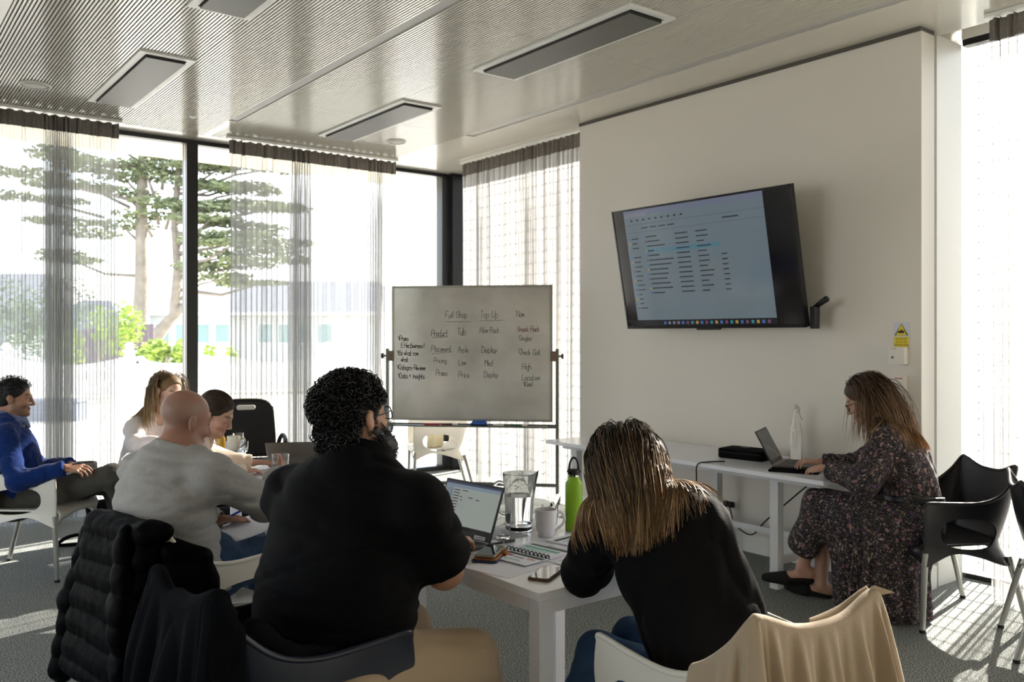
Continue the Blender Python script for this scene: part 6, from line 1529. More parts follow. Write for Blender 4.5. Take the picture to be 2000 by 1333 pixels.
HND = hand(wrR, (0.8, -0.5, -0.05), (0, 0, -1), 0.4, 0.9, 1) + hand(wrL, (-0.3, -0.95, -0.05), (0, 0, -1), 0.4, 0.9, -1)
solid('body', H.prims(nk, 0.95) + TOR + TRA + arm(shR, elR, wrR, 0.85) + arm(shL, elL, wrL, 0.85) + HND + LEGS + FT_, SKIN, t, O, 0.005, paint=H.paint((0.60, 0.37, 0.28), (0.50, 0.21, 0.19), (0.16, 0.10, 0.06), blush=0.4, lid='down'))
SL = [cap(shR, elR, 0.056, 0.054, 0.05), cap(elR, wrR, 0.052, 0.038, 0.03), cap(shL, elL, 0.056, 0.054, 0.05), cap(elL, wrL, 0.052, 0.038, 0.03)]
cf = lambda P: np.maximum(np.minimum((P - wrR) @ unit(wrR - elR), 0.1 - np.linalg.norm(P - wrR, axis=-1)), np.minimum((P - wrL) @ unit(wrL - elL), 0.1 - np.linalg.norm(P - wrL, axis=-1)))
SHP = TOR + TRA[:2] + SL
solid('pale_top', SHP, fabric('pale_jersey', srgb(226, 218, 216), 260, 0.2), t, O, 0.006, wrinkle(0.004, 12, 64), (cf, below(0.44), lambda P: 0.058 - np.linalg.norm((P - (nk + A3(0.02, -0.03, 0.0))) * A3(1, 1, 0.7), axis=-1)), by=0.008)
solid('trousers', [cap(pel - A3(0, 0, 0.02), pel + A3(0.01, -0.05, 0.02), 0.15, 0.145, 0.06, sd, 0.8)] + LEGS, DENIM, t, O, 0.008, None, (below(0.07),), by=0.012)
shoes('shoe', [(anR, anR + A3(0.08, -0.13, -0.05)), (anL, anL + A3(0.08, -0.13, -0.05))], BLACK_SOFT, t, O)
hb = [ball(H.p(-0.014, 0, 0.044), A3(0.105, 0.083, 0.090) * H.s, 0.01, H.R), ball(H.p(-0.045, 0, -0.03), A3(0.060, 0.074, 0.085) * H.s, 0.03, H.R), sub(ball(H.p(0.132, 0, -0.015), A3(0.090, 0.13, 0.122) * H.s, 0.012, H.R))]
ho = solid('hair', hb, mat('blonde_hair_mass', srgb(120, 92, 60), 0.6), t, O, 0.005)
COL = H.prims(nk, 0.95)[:4] + [cap(p_[1], p_[2], p_[3] + 0.010, p_[4] + 0.010, p_[5], p_[6], p_[7]) for p_ in SHP]
Ls = scalp_pts(H, 1000, 61, (0.104, 0.083, 0.090), (-0.012, 0, 0.040), lambda L: (L[:, 0] < 0.034) & (L[:, 2] > -0.01) & ((L[:, 0] < 0.014) | (L[:, 2] > 0.090)))
fw2 = H.R[:, 0] * A3(1, 1, 0)
long_hair(H, COL, Ls, 63, 0.40, (0.19, 0.125, 0.07), (0.70, 0.48, 0.24), ho, O, 40, 0.0014, 0.004, drift=lambda P, s: np.outer(np.full(len(P), 0.12 if s < 0.5 else 0.0), unit(fw2)), wave=0.003, light=(1.35, 1.0), name='strands')['kind'] = 'stuff'
# ================================================================== clothes hung on chairs
def chair_frame(loc, az):
    a = math.radians(az); c, s = math.cos(a), math.sin(a)
    return lambda p: np.array([loc[0] + c * p[0] - s * p[1], loc[1] + s * p[0] + c * p[1], p[2]])
def drape(name, M, parent, org, loc, az, i0, i1, outer, inner, folds, amp, seed, rho=0.020, thick=0.004, flare=0.05, zoff=0.012, nu=110):
    fr = chair_frame(loc, az); r = np.random.default_rng(seed); cols = []
    us = np.linspace(i0, i1, nu); T = np.gradient(RIM, axis=0)
    ph = np.cumsum(1 + 0.7 * noise3(np.c_[us, us * 0, us * 0], 0.9, seed)) * folds * 2 * math.pi / nu
    for j, u in enumerate(us):
        q = u * 96 / 18; k = int(min(95, q)); f = q - k; P = RIM[k] * (1 - f) + RIM[k + 1] * f; t = T[k]
        n = unit(np.array([t[1], -t[0], 0])); 
        if n[:2] @ P[:2] < 0: n = -n
        O_ = outer(j / (nu - 1)); I_ = inner(j / (nu - 1)); col = []
        for s in np.linspace(1, 0, 7)[:-1] * I_: col.append(P - n * (rho + 0.10 * s) + np.array([0, 0, zoff - s]))
        for th in np.linspace(math.pi, 0, 7): col.append(P + n * rho * math.cos(th) + np.array([0, 0, zoff + rho * math.sin(th)]))
        for s in np.linspace(0, 1, 17)[1:] * O_:
            g = min(1, s / 0.22); a = amp * g ** 0.8
            w = a * (0.9 + math.sin(ph[j] + 0.9 * s)) + 0.5 * a * math.sin(2.3 * ph[j] + 2 * s + seed)
            col.append(P + n * (rho + flare * s + max(0, w)) + np.array([t[0], t[1], 0]) * 0 + np.array([0, 0, zoff - s]))
        cols.append([fr(c) - org for c in col])
    o = MB().grid(np.array(cols)).build(name, M, parent, True)
    md = o.modifiers.new('t', 'SOLIDIFY'); md.thickness = thick; md.offset = 0
    sb = o.modifiers.new('s', 'SUBSURF'); sb.levels = 1; sb.render_levels = 1
    return o
# black puffer jacket
NY = mat('black_ripstop', srgb(5, 5, 7), 0.6, spec=0.05, bump=(70, 0.2, 0.006), wave=(1, 1, 2))
loc, az = (1.125, 3.49), 14; fr = chair_frame(loc, az); O = np.array([loc[0], loc[1], 0.2])
pj = thing('puffer_jacket', 'black quilted puffer jacket hung over the back of the white chair', 'jacket', tuple(O))
def quilt(depth, pitch, z0, seed, tilt=0.0):
    def f(P):
        u = (P[..., 2] - z0 + tilt * (P[..., 0] + P[..., 1]) + 0.010 * noise3(P, 7, seed)) / pitch
        w = np.abs(u - np.round(u)) * 2                # 0 on a seam, 1 mid-baffle
        return -depth * (np.clip(w, 0, 1) ** 0.55 - 0.55) + 0.003 * noise3(P * A3(1, 1, 0.6), 60, seed + 1)
    return f
rows = []
for k in range(13):
    z = 0.790 - 0.045 * k; x = -0.325 - 0.006 * k; e = 0.0045 * k
    rows.append(cap(fr((x + 0.022, 0.200 + e, z)), fr((x + 0.010, -0.175 + 0.4 * e, z - 0.003)), 0.042, 0.040, 0.05))
rows += [cap(fr((-0.300, -0.17, 0.80)), fr((-0.285, -0.222, 0.798)), 0.040, 0.036, 0.04), cap(fr((-0.262, 0.20, 0.785)), fr((-0.270, -0.17, 0.780)), 0.034, 0.034, 0.03)]
solid('body', rows, NY, pj, O, 0.006, quilt(0.012, 0.094, 0.755, 71), it=1)
sl = [cap(fr((-0.290, 0.262, 0.74)), fr((-0.335, 0.310, 0.48)), 0.050, 0.056, 0.05), cap(fr((-0.335, 0.310, 0.48)), fr((-0.370, 0.355, 0.20)), 0.056, 0.050, 0.05)]
solid('sleeve', sl, NY, pj, O, 0.006, quilt(0.011, 0.088, 0.70, 73), it=1)
sl = [cap(fr((-0.365, -0.115, 0.76)), fr((-0.385, -0.140, 0.52)), 0.062, 0.072, 0.05, A3(0.3, 1, 0), 0.62), cap(fr((-0.385, -0.140, 0.52)), fr((-0.405, -0.165, 0.27)), 0.072, 0.066, 0.05, A3(0.3, 1, 0), 0.62)]
solid('sleeve', sl, NY, pj, O, 0.006, quilt(0.011, 0.100, 0.69, 75), it=1)
sp = [cap(fr((-0.245, -0.215, 0.735 - 0.045 * k)), fr((-0.165 + 0.012 * min(k, 3), -0.282, 0.695 - 0.045 * k)), 0.042, 0.032, 0.05) for k in range(8)]
solid('front_panel', sp, NY, pj, O, 0.006, quilt(0.011, 0.096, 0.66, 77, 0.2), it=1)
tg = MB()
for k in range(3): tg.box((-0.442, -0.185 + 0.018 * k, 0.232), (-0.440, -0.172 + 0.018 * k, 0.243 + 0.003 * (k % 2)))
tg.v = [tuple(fr(v) - O) for v in tg.v]; tg.build('hem_mark', mat('pale_thread', srgb(150, 150, 156), 0.7), pj)
# navy black sweatshirt
loc, az = (1.02, 2.40), 4; O = np.array([loc[0], loc[1], 0.2])
hd = thing('sweatshirt', 'black fleece sweatshirt draped over the back of the navy chair', 'sweatshirt', tuple(O))
FL = mat('black_fleece', srgb(12, 14, 18), 0.95, bump=(240, 0.4, 0.004), spec=0.08)
drape('body', FL, hd, O, loc, az, 5.7, 13.0, lambda u: 0.62 + 0.05 * math.sin(9 * u), lambda u: 0.20 + 0.10 * u, 4.0, 0.030, 5, rho=0.019, thick=0.009, flare=0.08, zoff=0.003)
drape('hood', FL, hd, O, loc, az, 8.6, 12.7, lambda u: 0.13 + 0.10 * math.sin(math.pi * u) ** 0.7, lambda u: 0.16, 2.0, 0.012, 9, rho=0.032, thick=0.011, flare=0.05, zoff=0.008)
fr = chair_frame(loc, az)
solid('sleeve', [cap(fr((-0.20, -0.215, 0.745)), fr((-0.12, -0.235, 0.67)), 0.032, 0.026, 0.02), cap(fr((-0.12, -0.235, 0.67)), fr((0.0, -0.242, 0.645)), 0.026, 0.018, 0.02)], FL, hd, O, 0.005, wrinkle(0.003, 20, 3))
MB().box((-0.02, -0.008, -0.012), (0.02, 0.008, 0.012)).build('neck_label', mat('grey_label', srgb(150, 150, 160), 0.8), hd, loc=Vector(fr((-0.275, 0.255, 0.80)) - O), rot=(0.3, 0.2, 1.2))
# beige coat
loc, az = (1.93, 1.52), 82; O = np.array([loc[0], loc[1], 0.2]); fr = chair_frame(loc, az)
bc = thing('coat', 'beige cotton trench coat draped over the back of the white chair in front', 'coat', tuple(O))
BE = mat('beige_cotton', srgb(172, 154, 132), 0.85, bump=(160, 0.25, 0.004), sheen=0.1, var=(5, 0.04))
drape('body', BE, bc, O, loc, az, 3.9, 12.7, lambda u: 0.50 + 0.03 * math.sin(7 * u), lambda u: 0.10 + 0.05 * math.sin(3 * u), 8.0, 0.026, 11, rho=0.017, thick=0.004, flare=0.06, nu=150)
cr = [[], [], []]
for u in np.linspace(8.8, 12.3, 30):
    q = u * 96 / 18; k = int(q); f = q - k; P = RIM[k] * (1 - f) + RIM[k + 1] * f; w = 0.5 + 0.5 * math.sin(u * 2.1)
    for r_, (dx, dz) in enumerate(((0.014, 0.0), (0.012, 0.022 + 0.004 * w), (0.020 + 0.006 * w, 0.032 + 0.006 * w))): cr[r_].append(fr((P[0] + dx, P[1], P[2] + dz)) - O)
o = MB().grid(np.array(cr)).build('collar', BE, bc, True); md = o.modifiers.new('t', 'SOLIDIFY'); md.thickness = 0.005; sb_ = o.modifiers.new('s', 'SUBSURF'); sb_.levels = 1
for (p, q, w) in (((-0.30, -0.20, 0.846), (-0.315, -0.262, 0.838), 0.016), ((-0.285, -0.245, 0.765), (-0.29, -0.285, 0.735), 0.016)):
    MB().add([fr((p[0], p[1], p[2] + w)) - O, fr(q) - O, fr((p[0] + 0.01, p[1], p[2] - w)) - O, fr((p[0] + 0.012, p[1], p[2] + w * 0.5)) - O], [(0, 1, 2), (0, 3, 1), (3, 2, 1), (0, 2, 3)]).build('lapel_tip', BE, bc)

# ================================================================== things on the front table (top at 0.72)
TZ = 0.72
def laptop(name, label, hinge_mid, az, w, d, lid_ang, lid_h, M_case, page, keys=True, zt=TZ):
    """az = direction from hinge towards the user; origin on the table at the hinge middle"""
    t = thing(name, label, 'laptop', (hinge_mid[0], hinge_mid[1], zt), math.radians(az))
    MB().rbox((0, -w / 2, 0.001), (d, w / 2, 0.016), 0.012, 4).build('base', M_case, t, True, angle=40)
    kb = MB()
    if keys:
        kr, kc = 5, 14; kw = (w - 0.05) / kc; kh = (d * 0.50) / kr
        for i in range(kr):
            for j in range(kc):
                y = -w / 2 + 0.025 + j * kw; x = 0.028 + i * kh
                kb.box((x, y, 0.016), (x + kh * 0.82, y + kw * 0.84, 0.0178))
        o = kb.build('keyboard', BLACK_PL, t); o['kind'] = 'stuff'
    MB().box((d * 0.66, -w * 0.18, 0.0158), (d * 0.94, w * 0.18, 0.0165)).build('trackpad', mat('trackpad_grey', srgb(52, 52, 56), 0.35), t)
    LM = Matrix.Translation((0.0, 0, 0.012)) @ Matrix.Rotation(-math.radians(lid_ang - 90), 4, 'Y')
    # the lid stands along local z, its screen facing +x (the user)
    lid = MB(); lid.box((-0.006, -w / 2, 0.004), (0.0, w / 2, lid_h), LM); lo = lid.build('lid', M_case, t); b = lo.modifiers.new('b', 'BEVEL'); b.width = 0.002
    bzl = MB(); e = 0.007
    for lo_, hi_ in (((0.0, -w / 2 + 0.001, 0.005), (0.002, w / 2 - 0.001, 0.03)), ((0.0, -w / 2 + 0.001, lid_h - 0.010), (0.002, w / 2 - 0.001, lid_h - 0.001)), ((0, -w / 2 + 0.001, 0.03), (0.002, -w / 2 + e, lid_h - 0.010)), ((0, w / 2 - e, 0.03), (0.002, w / 2 - 0.001, lid_h - 0.010))): bzl.box(lo_, hi_, LM)
    bzl.build('bezel', BLACK_PL, t)
    s = MB().box((0.0, -w / 2 + e, 0.03), (0.0012, w / 2 - e, lid_h - 0.010), LM).build('screen', page, t)
    return t, s, LM
PAGE = scr('laptop_page', srgb(176, 184, 178), 0.20)
t, s, LM = laptop('laptop', 'black laptop on the front table showing a pale document page', (1.858, 2.735), 187, 0.325, 0.215, 111, 0.214, mat('dark_laptop', srgb(30, 31, 34), 0.35), PAGE)
def lbar(y, z, wd, h, M, nm): MB().box((0.0012, y - wd / 2, z - h / 2), (0.0016, y + wd / 2, z + h / 2), LM).build(nm, M, s)
lbar(0, 0.203, 0.309, 0.014, scr('lap_title', srgb(70, 78, 110), 0.22), 'title_bar'); lbar(0, 0.189, 0.309, 0.010, scr('lap_ribbon', srgb(140, 160, 180), 0.2), 'ribbon'); lbar(0, 0.036, 0.309, 0.012, scr('lap_task', srgb(24, 26, 30), 0.1), 'taskbar')
lbar(-0.13, 0.112, 0.045, 0.14, scr('lap_side', srgb(140, 156, 168), 0.2), 'side_pane')
for k in range(9): lbar(-0.085, 0.174 - k * 0.011, 0.034, 0.003, S_TXT, 'list_row')
for (y, z, w_) in ((-0.04, 0.176, 0.03), (0.0, 0.152, 0.025), (0.04, 0.148, 0.02), (-0.055, 0.15, 0.012), (-0.05, 0.138, 0.01)): lbar(y, z, w_, 0.003, S_TXT, 'text_row')
# label faces the user on the palm-rest side of the lid bezel
lb_ = MB().box((0.002, 0.075, 0.008), (0.0024, 0.135, 0.022), LM).build('name_sticker', PAPER, t); MB().box((0.0024, 0.085, 0.013), (0.0026, 0.125, 0.017), LM).build('sticker_text', PRINT_GREY, lb_)
# glass pitcher with water
def vessel(prof_out, prof_in, n=40): 
    m = MB(); m.lathe(prof_out + prof_in[::-1], n, cap0=True, cap1=True); return m
pt = thing('water_pitcher', 'clear glass pitcher half full of water behind the laptop', 'pitcher', (2.150, 2.745, TZ), math.radians(-42))
po = [(0.050, 0.0), (0.053, 0.004), (0.052, 0.016), (0.050, 0.024), (0.053, 0.034), (0.0595, 0.13), (0.066, 0.222), (0.067, 0.228)]
pi_ = [(0.001, 0.026), (0.045, 0.028), (0.0502, 0.038), (0.0568, 0.13), (0.0636, 0.222), (0.0658, 0.228)]
m = vessel(po, pi_)
v2 = []
for (x, y, z) in m.v:
    a = math.atan2(y, x); q = math.exp(-(a / 0.30) ** 2) * max(0, (z - 0.17) / 0.058) ** 2
    v2.append((x * (1 + 0.22 * q), y * (1 - 0.1 * q), z + 0.012 * q))
m.v = v2; m.build('jug', GLASS, pt, True, angle=50)
MB().tube(curve_pts([(-0.060, 0, 0.185), (-0.085, 0, 0.190), (-0.105, 0, 0.165), (-0.103, 0, 0.11), (-0.085, 0, 0.065), (-0.056, 0, 0.052)], 20), 0.0065, 10).build('handle', GLASS, pt, True)
MB().lathe([(0.001, 0.0264), (0.0451, 0.0284), (0.0503, 0.0384), (0.0569, 0.13), (0.0575, 0.138), (0.001, 0.138)], 40, cap0=False, cap1=False).build('water', WATER, pt, True, angle=40)
def tumbler(label, x, y, z=TZ, h=0.098, r=0.034, fill=0.0, group='clear drinking glasses', M=None):
    g = thing('drinking_glass', label, 'glass', (x, y, z), 0, group)
    vessel([(r * 0.72, 0), (r * 0.76, 0.004), (r * 0.92, h * 0.4), (r, h)], [(0.001, 0.010), (r * 0.68, 0.011), (r * 0.86, h * 0.42), (r - 0.0022, h)], 28).build('tumbler', M or GLASS, g, True, angle=50)
    if fill: MB().lathe([(0.001, 0.0104), (r * 0.681, 0.0114), (r * 0.861, h * 0.42), (r * (0.87 + 0.08 * fill), h * fill), (0.001, h * fill)], 28, cap0=False, cap1=False).build('water', WATER, g, True, angle=40)
    return g
tumbler('small empty glass beside the laptop, in front of the pitcher', 2.008, 2.665, h=0.100)
tumbler('glass half hidden behind the white mug and the green bottle', 2.265, 2.690, h=0.095)
def mug(label, x, y, z=TZ, rz=0, M=CERAMIC):
    g = thing('mug', label, 'mug', (x, y, z), rz, 'white mugs')
    vessel([(0.026, 0), (0.030, 0.003), (0.038, 0.035), (0.0425, 0.07), (0.0435, 0.105)], [(0.001, 0.006), (0.026, 0.007), (0.034, 0.035), (0.039, 0.07), (0.0405, 0.105)], 32).build('cup', M, g, True, angle=60)
    MB().tube(curve_pts([(0.040, 0, 0.090), (0.060, 0, 0.092), (0.072, 0, 0.072), (0.066, 0, 0.045), (0.036, 0, 0.022)], 16), 0.0055, 10).build('handle', M, g, True)
mug('white mug on the front table in front of the green bottle', 2.162, 2.592, rz=math.radians(-30))
bt = thing('water_bottle', 'lime green steel water bottle with a black loop cap on the front table', 'bottle', (2.318, 2.605, TZ), math.radians(-37)); bt.scale = (0.95, 0.95, 0.93)
LIME = mat('lime_powder_coat', srgb(140, 186, 40), 0.45, bump=(400, 0.08))
MB().lathe([(0.033, 0), (0.0365, 0.003), (0.0365, 0.196), (0.035, 0.206), (0.028, 0.214), (0.025, 0.218), (0.0245, 0.232)], 36).build('body', LIME, bt, True, angle=50)
MB().lathe([(0.0235, 0.230), (0.0235, 0.240)], 32).build('collar', CHROME, bt, True, angle=40)
MB().lathe([(0.0255, 0.2395), (0.0258, 0.262), (0.022, 0.2645), (0.001, 0.2645)], 32, cap1=False).build('cap', BLACK_PL, bt, True, angle=40)
lp_ = []
for q in np.linspace(0, math.pi, 15): lp_.append((0.0255 * math.cos(q) if abs(math.cos(q)) > 0.01 else 0, 0, 0.250 + 0.062 * math.sin(q) ** 0.8))
cl_ = MB()
for dy in (-0.005, 0.0, 0.005): cl_.tube([(x * (0.78 if z > 0.262 else 1), dy, z) for x, _, z in lp_], 0.0042, 8)
lo = cl_.build('cap_loop', BLACK_PL, bt, True)
for sx in (-1,): MB().tube([(0.006 * sx - 0.012, -0.0262, 0.251), (0.006 * sx - 0.012, -0.0285, 0.251)], 0.0065, 14).build('rivet', CHROME, bt, True, angle=40)
# papers
def sheet(name, label, cat, c, az, w, h, zt, M=PAPER, th=0.0012, group=None):
    t = thing(name, label, cat, (c[0], c[1], zt), math.radians(az), group)
    MB().box((-w / 2, -h / 2, 0), (w / 2, h / 2, th)).build('page', M, t)
    return t
def prn(t, x0, y0, x1, y1, z, M, nm='printed_bar'): MB().box((x0, y0, z), (x1, y1, z + 0.0003)).build(nm, M, t)
t = sheet('paper_sheet', 'plain white sheet lying under the spiral booklet at the table edge', 'paper', (1.815, 2.345), 12, 0.297, 0.21, TZ)
t = sheet('paper_sheet', 'printed sheet with grey heading lines sticking out from under the booklet towards the woman', 'paper', (2.00, 2.335), 5, 0.16, 0.21, TZ + 0.0014)
prn(t, -0.06, -0.085, 0.07, -0.075, 0.0012, PRINT_GREY); prn(t, -0.05, -0.06, 0.06, -0.055, 0.0012, PRINT_GREY)
bk = thing('spiral_booklet', 'spiral-bound booklet lying open with green and teal printed tables', 'booklet', (1.925, 2.405, TZ + 0.004), math.radians(-82))
MB().box((-0.105, -0.0, 0), (0.105, 0.148, 0.0045)).build('page_block', PAPER, bk); MB().box((-0.105, -0.125, 0.001), (0.105, -0.008, 0.0035)).build('flipped_page', PAPER, bk)
for (x0, x1, y0, y1, M) in ((-0.085, 0.095, 0.098, 0.116, PRINT_DK), (-0.085, 0.08, 0.060, 0.084, PRINT_TEAL), (-0.08, 0.06, 0.044, 0.050, PRINT_TEAL), (-0.08, 0.05, 0.030, 0.036, PRINT_TEAL), (-0.09, 0.0, 0.130, 0.134, PRINT_GREY), (-0.02, 0.07, 0.122, 0.126, PRINT_BLK)): prn(bk, x0, y0, x1, y1, 0.0045, M)
for (x0, x1, y0, y1, M) in ((-0.07, 0.10, -0.040, -0.020, PRINT_DK), (-0.07, -0.02, -0.066, -0.050, PRINT_RED), (-0.01, 0.04, -0.072, -0.058, PRINT_GREY), (-0.08, -0.03, -0.092, -0.080, PRINT_RED), (-0.02, 0.05, -0.100, -0.092, PRINT_TEAL), (0.05, 0.085, -0.066, -0.050, mat('print_pink', srgb(216, 170, 164), 0.7))): prn(bk, x0, y0, x1, y1, 0.0035, M)
for k in range(11):
    x = -0.095 + k * 0.019
    MB().tube([(x, -0.004 + 0.009 * math.cos(a), 0.006 + 0.008 * math.sin(a)) for a in np.linspace(-0.6, math.pi + 0.6, 10)], 0.0022, 6).build('comb_ring', BLACK_PL, bk, True)
MB().tube([(-0.1, -0.004, 0.001), (0.1, -0.004, 0.001)], 0.0035, 6).build('comb_spine', BLACK_PL, bk)
t = sheet('booklet', 'second printed booklet beside the mug, half under the woman in the black shirt', 'booklet', (2.225, 2.445), 8, 0.21, 0.20, TZ, th=0.005)
prn(t, -0.09, 0.055, 0.09, 0.075, 0.005, PRINT_DK); prn(t, -0.02, 0.01, 0.05, 0.02, 0.005, PRINT_GREEN); prn(t, -0.08, 0.03, 0.0, 0.036, 0.005, PRINT_TEAL)
def phone(label, c, az, zt, case, w=0.074, l=0.155, screen=None):
    p = thing('phone', label, 'phone', (c[0], c[1], zt), math.radians(az), None)
    MB().rbox((-l / 2, -w / 2, 0), (l / 2, w / 2, 0.0095), 0.011, 5).build('case', case, p, True, angle=40)
    MB().rbox((-l / 2 + 0.004, -w / 2 + 0.004, 0.0092), (l / 2 - 0.004, w / 2 - 0.004, 0.0100), 0.009, 5).build('screen', screen or mat('phone_glass', srgb(16, 18, 20), 0.06, spec=0.7), p)
    return p
CHAMP = mat('champagne_metal', srgb(150, 140, 116), 0.35, metal=0.6)
wal = thing('phone_wallet', 'navy and tan leather phone wallet lying under a phone beside the laptop', 'wallet', (1.800, 2.462, TZ + 0.0024), math.radians(38))
MB().rbox((-0.085, -0.046, 0), (0.085, 0.046, 0.008), 0.012, 4).build('cover', mat('navy_leather', srgb(28, 52, 92), 0.55), wal, True, angle=40)
MB().rbox((-0.082, -0.044, 0.008), (0.082, 0.040, 0.013), 0.012, 4).build('lining', mat('tan_leather', srgb(150, 92, 48), 0.6), wal, True, angle=40)
MB().box((0.005, -0.056, 0.004), (0.045, -0.040, 0.016)).build('clasp', mat('tan_leather', srgb(150, 92, 48), 0.6), wal)
phone('dark-screened phone resting on the navy wallet', (1.803, 2.467), 38, TZ + 0.0156, CHAMP)
phone('phone in a brown rimmed case with a shiny reflecting screen near the table corner', (1.812, 2.172), 30, TZ, mat('brown_case', srgb(96, 74, 54), 0.45), screen=mat('phone_mirror_glass', srgb(60, 58, 54), 0.05, spec=1.0, metal=0.6))
t = sheet('notebook', 'thin pale notebook lying behind the laptop under the glass', 'notebook', (2.035, 2.735), 4, 0.15, 0.21, TZ, mat('pale_blue_cover', srgb(206, 214, 224), 0.6), 0.0004)
pn = thing('pen', 'black pen lying in front of the glass beside the laptop', 'pen', (1.948, 2.602, TZ + 0.0044), math.radians(-2))
MB().tube([(-0.066, 0, 0), (0.05, 0, 0)], 0.0042, 8).build('barrel', BLACK_PL, pn, True, angle=40); MB().tube([(0.012, 0, 0), (0.016, 0, 0)], 0.0046, 8).build('ring', CHROME, pn, True, angle=40); MB().tube([(0.05, 0, 0), (0.066, 0, 0)], 0.0038, 8).build('end', BLACK_PL, pn, True, angle=40)

# ================================================================== middle and back tables, in hands
t, s, LM2 = laptop('laptop', 'grey laptop on the middle table half hidden by the bearded man', (2.17, 4.98), 60, 0.30, 0.20, 138, 0.205, mat('grey_laptop', srgb(120, 116, 110), 0.4, metal=0.3), mat('dim_screen', srgb(64, 62, 58), 0.25))
t = sheet('paper_sheet', 'white notes under the hands of the woman in cream', 'paper', (1.93, 4.74), -10, 0.21, 0.297, TZ)
prn(t, -0.08, -0.10, 0.06, -0.096, 0.0012, PRINT_GREY); prn(t, -0.08, -0.07, 0.08, -0.066, 0.0012, PRINT_GREY); prn(t, -0.08, -0.04, 0.04, -0.036, 0.0012, PRINT_GREY)
PCUP = mat('clear_plastic_cup', (0.97, 0.97, 0.97, 1), 0.08, trans=0.85, ior=1.2)
cp = tumbler('clear plastic cup held by the bald man in grey', 1.618, 3.868, 0.845, 0.10, 0.040, 0, 'cups in hands', PCUP)
pn = thing('pen', 'bright blue pen in the left hand of the bald man', 'pen', (1.385, 3.745, 0.725), math.radians(15))
MB().tube([(-0.075, 0, -0.016), (0.055, 0, 0.020)], 0.0052, 8).build('barrel', mat('pen_blue', srgb(24, 48, 168), 0.35), pn, True, angle=40); MB().tube([(0.05, 0, 0.0185), (0.07, 0, 0.024)], 0.0058, 8).build('cap', mat('pen_blue', srgb(24, 48, 168), 0.35), pn, True, angle=40)
pq = thing('paper_pad', 'white sheets resting on the thigh of the bald man', 'paper', (1.40, 3.66, 0.665), math.radians(10))
P = [[(x, y, 0.02 * math.sin(x * 9) + 0.05 * (y + 0.1)) for y in np.linspace(-0.10, 0.14, 8)] for x in np.linspace(-0.13, 0.17, 10)]
o = MB().grid(np.array(P)).build('page', PAPER, pq, True); md = o.modifiers.new('t', 'SOLIDIFY'); md.thickness = 0.002
pn = thing('pen', 'dark pen between the fingers of the man in blue', 'pen', (1.165, 5.80, 0.722), math.radians(-25))
MB().tube([(-0.06, 0, -0.008), (0.06, 0, 0.006)], 0.0045, 8).build('barrel', BLACK_PL, pn, True, angle=40); MB().tube([(0.06, 0, 0.006), (0.072, 0, 0.0075)], 0.003, 8).build('tip', CHROME, pn, True, angle=40)
mug('cream mug on the corner of the back table', 2.075, 5.745, rz=math.radians(-20), M=mat('cream_ceramic', srgb(222, 214, 198), 0.25))
tumbler('glass standing behind the cream mug on the back table', 2.165, 5.90, h=0.105, r=0.036, fill=0.0)
tumbler('small empty glass at the edge of the back table beside the cream mug', 2.135, 5.705, h=0.07, r=0.026)
jr = thing('drink_bottle', 'small bottle of amber drink behind the cream mug', 'bottle', (2.03, 5.86, TZ)); MB().lathe([(0.028, 0), (0.03, 0.004), (0.03, 0.08), (0.014, 0.11), (0.014, 0.125)], 20).build('bottle', mat('amber_drink', srgb(196, 150, 50), 0.15), jr, True, angle=50); MB().lathe([(0.016, 0.122), (0.016, 0.138)], 16).build('cap', WHITE_TRIM, jr, True, angle=40)
phone('pale blue phone lying in front of the cream mug on the back table', (2.03, 5.655), 70, TZ, mat('pale_blue_case', srgb(120, 160, 190), 0.4), screen=mat('blue_screen', srgb(50, 110, 160), 0.2))

# ================================================================== on the wall desk (top at 0.70)
DZ = 0.70
tray = thing('laptop_sleeve', 'flat black sleeve under the laptop on the wall desk', 'sleeve', (4.515, 3.075, DZ), math.radians(-65)); MB().rbox((-0.14, -0.175, 0), (0.14, 0.175, 0.010), 0.02, 4).build('cover', BLACK_SOFT, tray); MB().box((0.10, -0.16, 0.010), (0.103, 0.16, 0.0108)).build('zip', GREY_METAL, tray)
t, s, L3 = laptop('laptop', 'slim open laptop with a dark screen on the wall desk', (4.525, 3.215), -65, 0.31, 0.215, 118, 0.225, mat('rose_dark_case', srgb(74, 66, 64), 0.35, metal=0.5), mat('dark_screen', srgb(26, 30, 28), 0.10), zt=DZ + 0.011)
for y in (-0.13, 0.12): MB().tube([(0.0, y - 0.02, 0.012), (0.0, y + 0.02, 0.012)], 0.007, 8).build('hinge', mat('copper_hinge', srgb(196, 140, 110), 0.3, metal=0.9), t, True)
dk_ = thing('equipment_case', 'black flat zip case lying behind the laptop on the wall desk', 'case', (4.66, 3.56, DZ), math.radians(8))
MB().rbox((-0.10, -0.17, 0), (0.10, 0.15, 0.062), 0.02, 4).build('shell', BLACK_SOFT, dk_, True, angle=40); MB().box((-0.102, -0.16, 0.038), (0.102, 0.14, 0.0405)).build('zip', BLACK_PL, dk_); MB().rbox((-0.012, -0.03, 0.062), (0.012, 0.03, 0.070), 0.008).build('handle', BLACK_PL, dk_)
sb = thing('swing_top_bottle', 'clear swing-top glass bottle behind the laptop on the wall desk', 'bottle', (4.83, 3.30, DZ))
vessel([(0.036, 0), (0.040, 0.004), (0.040, 0.17), (0.034, 0.21), (0.018, 0.275), (0.0145, 0.29), (0.0145, 0.315), (0.018, 0.318), (0.018, 0.328)], [(0.001, 0.006), (0.036, 0.008), (0.037, 0.17), (0.031, 0.21), (0.015, 0.275), (0.0115, 0.29), (0.0115, 0.328)], 32).build('bottle', GLASS, sb, True, angle=60)
